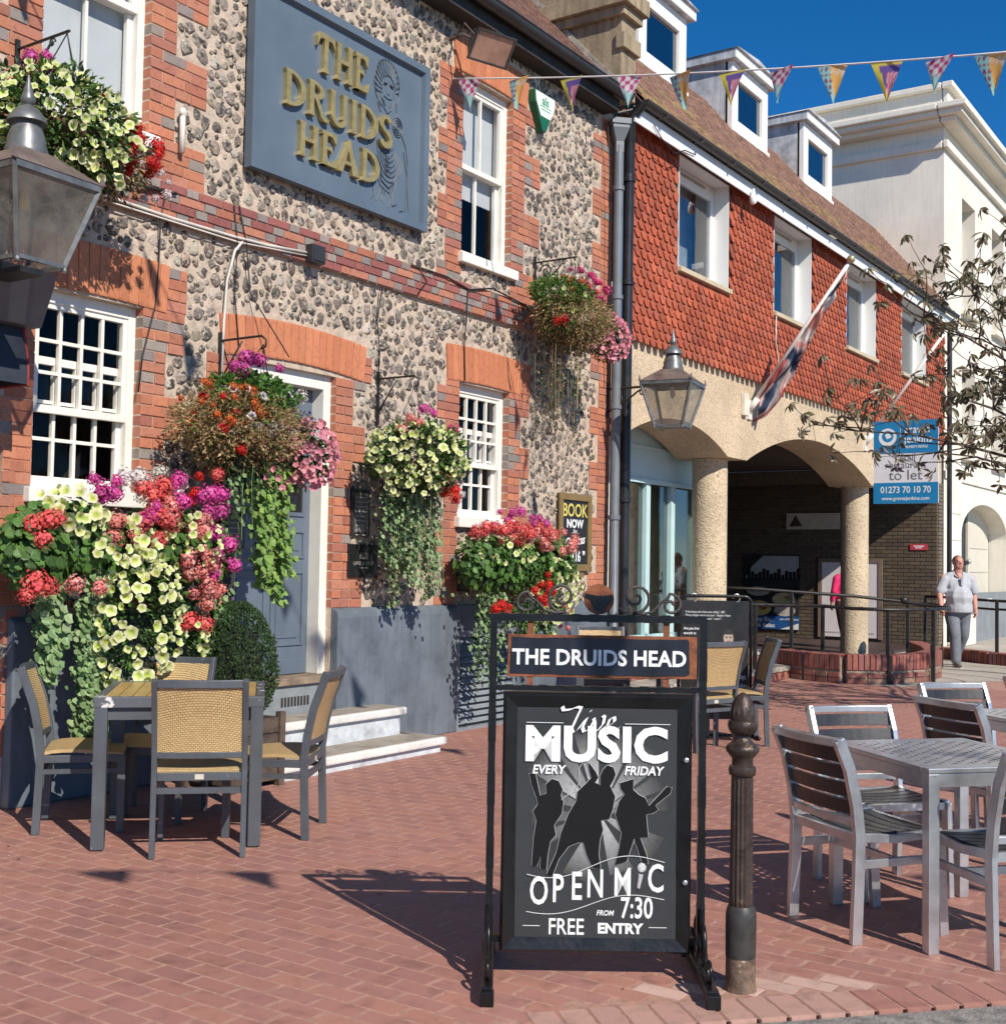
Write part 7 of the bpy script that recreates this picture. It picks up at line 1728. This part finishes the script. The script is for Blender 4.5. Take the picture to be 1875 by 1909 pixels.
for p in order[:300]: link('leaf', leafme, tr, p[0], p[2], p[1], p[3])
if len(order) > 300:
    mb = MB()
    for p in order[300:]:
        M = Matrix.Translation(p[0]) @ Euler(p[2]).to_matrix().to_4x4() @ Matrix.Diagonal((*p[1],1)); mb.add([M@Vector(v) for v in L5], [(0,1,8),(1,2,8),(2,3,8),(3,4,8),(4,5,8),(5,6,8),(6,7,8),(7,0,8)], p[3])
    mb.build('crown', lfM_a, tr, attr=True, kind='stuff')
print('tree leaves', len(LP))
# ------------------------------------------------------------------ people
def limb(mb, pts, rs, n=12):
    for i in range(len(pts)-1):
        a, b = Vector(pts[i]), Vector(pts[i+1]); k = 4
        mb.tube([a.lerp(b, j/k) for j in range(k+1)], [rs[i]+(rs[i+1]-rs[i])*j/k for j in range(k+1)], n)
        mb.ball(a, rs[i], 12, 8)
    mb.ball(pts[-1], rs[-1], 12, 8)
def fuse(mb, name, m_, parent, vox=.011, smooth=6):
    """melt overlapping forms into one continuous skin"""
    o_ = mb.build(name+'_raw', None, None); md = o_.modifiers.new('r', 'REMESH'); md.mode = 'VOXEL'; md.voxel_size = vox
    sm = o_.modifiers.new('s', 'SMOOTH'); sm.iterations = smooth; sm.factor = .5
    dg = bpy.context.evaluated_depsgraph_get(); me = bpy.data.meshes.new_from_object(o_.evaluated_get(dg)); bpy.data.objects.remove(o_)
    me.name = name; me.materials.clear(); me.materials.append(m_); me.polygons.foreach_set('use_smooth', [True]*len(me.polygons))
    r_ = bpy.data.objects.new(name, me); COL.objects.link(r_); r_.parent = parent; return r_
skinM = mat('sunburnt_skin', (.52,.25,.18), rough=.55, var=.12, scale=12); hairM = mat('grey_brown_hair', (.10,.065,.055), rough=.8, var=.3, scale=60)
def hand(mb, w_, d, side_, palm, sc=1.0, curl=.6):
    """palm and five bent fingers; w_ wrist, d pointing direction, side_ towards the thumb, palm normal"""
    w_ = Vector(w_); d = Vector(d).normalized(); s_ = Vector(side_).normalized(); pn_ = Vector(palm).normalized()
    mb.tube([w_, w_+d*.04*sc, w_+d*.085*sc], [.026*sc,.034*sc,.032*sc], 10)
    for k, (off, L) in enumerate(((-.030,.055),(-.011,.070),(.010,.075),(.029,.068))):
        b = w_+d*.085*sc+s_*off*sc; p1 = b+d*L*.5*sc+pn_*.01*sc; p2 = p1+(d*(1-curl)+pn_*curl).normalized()*L*.4*sc; p3 = p2+(pn_*.9-d*.5*curl).normalized()*L*.35*sc
        mb.tube([b-d*.02*sc, b, p1, p2, p3], [.011*sc,.011*sc,.010*sc,.009*sc,.008*sc], 7)
    t0 = w_+d*.03*sc+s_*.026*sc; mb.tube([t0, t0+(s_*.6+d*.5+pn_*.4).normalized()*.04*sc, t0+(s_*.3+d*.8+pn_*.8).normalized()*.075*sc], [.013*sc,.012*sc,.009*sc], 7)
def man():
    # faces -y in local space; right hand (his) holds a cane; slight step
    t = thing('person', 'stout man in pale grey polo shirt and grey trousers walking with a cane', 'person', (20.36,-1.58,0), R(-52))
    b = MB()
    # legs hidden by trousers, arms and neck show
    limb(b, [(.0,.02,1.45),(.0,-.005,1.53)], [.075,.07]); 
    limb(b, [(-.22,.02,1.40),(-.30,.00,1.16),(-.32,-.12,.94)], [.062,.052,.036]); limb(b, [(.23,.03,1.40),(.29,.06,1.15),(.28,-.02,.92)], [.062,.052,.036])
    hand(b, (-.32,-.12,.94), (-.02,-.35,-.85), (.75,-.5,.1), (.3,.4,-.1), 1, .8); hand(b, (.28,-.02,.92), (.0,-.15,-1), (.0,-1,0), (-1,0,0), 1, .5)
    b.ball((0,.02,1.25),(.2,.14,.2)); b.ball((0,.02,1.0),(.2,.16,.2)); limb(b, [(0,.02,1.4),(0,.02,.95)], [.12,.14])
    limb(b, [(-.10,.02,.92),(-.10,-.12,.5),(-.09,-.14,.09)], [.08,.06,.045]); limb(b, [(.10,.02,.92),(.12,.06,.5),(.10,.28,.14)], [.08,.06,.045])
    # head
    b.ball((0,-.015,1.655),(.078,.098,.105),18,14); b.ball((0,-.05,1.60),(.066,.06,.055),14,10); b.ball((0,-.075,1.575),(.035,.03,.028)); b.ball((0,-.02,1.57),(.075,.07,.045))
    b.ball((0,-.118,1.645),(.014,.02,.018)); b.tube([(0,-.10,1.685),(0,-.122,1.645)],[.009,.014],8); b.ball((-.030,-.093,1.69),(.026,.014,.010)); b.ball((.030,-.093,1.69),(.026,.014,.010))
    b.ball((-.08,.0,1.65),(.012,.022,.032)); b.ball((.08,.0,1.65),(.012,.022,.032)); b.ball((0,-.103,1.605),(.026,.010,.007))
    body = fuse(b, 'body', skinM, t, .009, 3)
    e = MB()
    for s_ in (-1,1): e.ball((s_*.030,-.100,1.672),(.012,.008,.006))
    e.build('eyes', mat('eye_dark', (.05,.03,.025), rough=.3), t, smooth=True)
    MB().box(-.022,.022,-.116,-.108,1.598,1.602).build('mouth', mat('lip_dark', (.22,.06,.05), rough=.5), t)
    h = MB(); h.ball((0,.006,1.672),(.083,.098,.098),18,14); hb = fuse(h, 'hair_cap', hairM, t, .008, 1)
    bm = bmesh.new(); bm.from_mesh(hb.data); bmesh.ops.delete(bm, geom=[v for v in bm.verts if v.co.z < 1.70+max(0,-v.co.y)*.35-max(0, v.co.y)*.9], context='VERTS'); bm.to_mesh(hb.data); bm.free(); hb.name = 'hair'
    # polo shirt
    s = MB(); s.ball((0,.02,1.30),(.235,.155,.17)); s.ball((0,-.05,1.10),(.235,.215,.20)); s.ball((0,-.02,.95),(.225,.185,.10)); limb(s, [(-.14,.02,1.42),(0,.02,1.45),(.14,.02,1.42)], [.075,.08,.075])
    limb(s, [(-.20,.02,1.38),(-.285,.01,1.20)], [.085,.078]); limb(s, [(.21,.03,1.38),(.29,.05,1.20)], [.085,.078]); s.lathe([(.215,.86),(.225,.92),(.22,1.0)],20,(0,-.01,0))
    sh = fuse(s, 'polo_shirt', mat('pale_grey_knit', (.42,.43,.46), rough=.85, var=.08, scale=14, bump=.2, bscale=20), t, .012, 5)
    c = MB(); 
    for s_ in (-1,1): c.add([(s_*.012,-.115,1.40),(s_*.075,-.09,1.44),(s_*.095,-.01,1.505),(s_*.085,.04,1.53),(s_*.07,-.02,1.53),(s_*.045,-.08,1.475)], [(0,1,2,3,4,5) if s_ > 0 else (5,4,3,2,1,0)])
    c.box(-.016,.016,-.165,-.14,1.28,1.42); c.build('collar', mat('collar_grey', (.36,.37,.40), rough=.85), t)
    # trousers
    p = MB(); p.ball((0,.0,.90),(.195,.165,.12)); limb(p, [(-.10,.0,.85),(-.10,-.13,.50),(-.09,-.15,.11)], [.118,.09,.078]); limb(p, [(.10,.01,.85),(.12,.05,.50),(.10,.28,.16)], [.118,.09,.075])
    fuse(p, 'trousers', mat('grey_trousers', (.155,.165,.19), rough=.8, var=.18, scale=9, bump=.4, bscale=14), t, .012, 4)
    for x_, y_, rz_, lab in ((-.09,-.19,0,'shoe'),(.10,.24,.25,'shoe')):
        sm = MB(); sm.ball((x_,y_+.04,.055),(.045,.07,.055)); sm.ball((x_,y_-.06,.04),(.048,.11,.04)); fuse(sm, 'shoe', mat('canvas_shoe', (.24,.21,.185), rough=.8), t, .008, 3)
        MB().prism([(x_-.046,y_+.11),(x_-.05,y_-.12),(x_-.03,y_-.17),(x_+.03,y_-.17),(x_+.05,y_-.12),(x_+.046,y_+.11)][::-1], .0, .014, 'xy').build('shoe_sole', mat('sole_pale', (.5,.46,.4), rough=.7), t)
    cn = thing('walking_cane', 'thin brown walking cane held by the stout man', 'cane', (20.36,-1.58,0), R(-52))
    MB().tube([(-.33,-.20,.865),(-.345,-.235,.86),(-.37,-.28,.5),(-.40,-.36,.012)],.010,8).tube([(-.33,-.14,.875),(-.335,-.20,.872),(-.345,-.26,.865)],.012,8).build('shaft', mat('cane_wood', (.10,.06,.04), rough=.4), cn, smooth=True)
man()
def walker():
    t = thing('person', 'person in a bright pink top mostly hidden behind the dappled column', 'person', (22.52,.98,.05), R(150))
    b = MB(); limb(b, [(0,0,1.36),(0,0,1.46)], [.06,.055]); b.ball((0,0,1.58),(.075,.09,.11),16,12); b.ball((0,-.09,1.57),(.014,.02,.02)); limb(b, [(-.19,0,1.30),(-.25,.0,1.06),(-.24,-.06,.84)], [.05,.043,.033]); limb(b, [(.19,0,1.30),(.25,0,1.06),(.24,-.06,.84)], [.05,.043,.033]); limb(b, [(0,0,1.3),(0,0,.9)], [.12,.13])
    limb(b, [(-.09,0,.88),(-.09,-.06,.47),(-.09,.02,.08)], [.09,.06,.045]); limb(b, [(.09,0,.88),(.09,.05,.47),(.09,.16,.08)], [.09,.06,.045]); hand(b, (-.24,-.06,.84), (0,-.2,-1), (.2,-1,0), (1,0,0)); hand(b, (.24,-.06,.84), (0,-.2,-1), (-.2,-1,0), (-1,0,0))
    fuse(b, 'body', skinM, t, .012, 3)
    s = MB(); s.ball((0,0,1.18),(.20,.15,.22)); s.ball((0,0,.98),(.20,.17,.16)); limb(s, [(-.15,0,1.30),(.15,0,1.30)], [.08,.08]); limb(s, [(-.19,0,1.29),(-.25,.0,1.06),(-.24,-.05,.9)], [.07,.058,.05]); limb(s, [(.19,0,1.29),(.25,0,1.06),(.24,-.05,.9)], [.07,.058,.05])
    fuse(s, 'pink_top', mat('pink_cloth', (.62,.02,.12), rough=.8, var=.12, scale=10), t, .014, 3)
    p = MB(); p.ball((0,0,.86),(.19,.16,.12)); limb(p, [(-.09,0,.82),(-.09,-.06,.47),(-.09,.02,.10)], [.11,.08,.065]); limb(p, [(.09,0,.82),(.09,.05,.47),(.09,.16,.10)], [.11,.08,.065]); fuse(p, 'trousers', mat('maroon_trousers', (.06,.015,.02), rough=.8), t, .014, 3)
    for x_, y_ in ((-.09,.0),(.09,.14)):
        sm = MB(); sm.ball((x_,y_-.04,.045),(.045,.12,.045)); sm.build('shoe', mat('canvas_shoe', (.24,.21,.185)), t, smooth=True)
    h = MB(); h.ball((0,.015,1.60),(.083,.095,.11),16,12); h.build('hair', hairM, t, smooth=True)
walker()
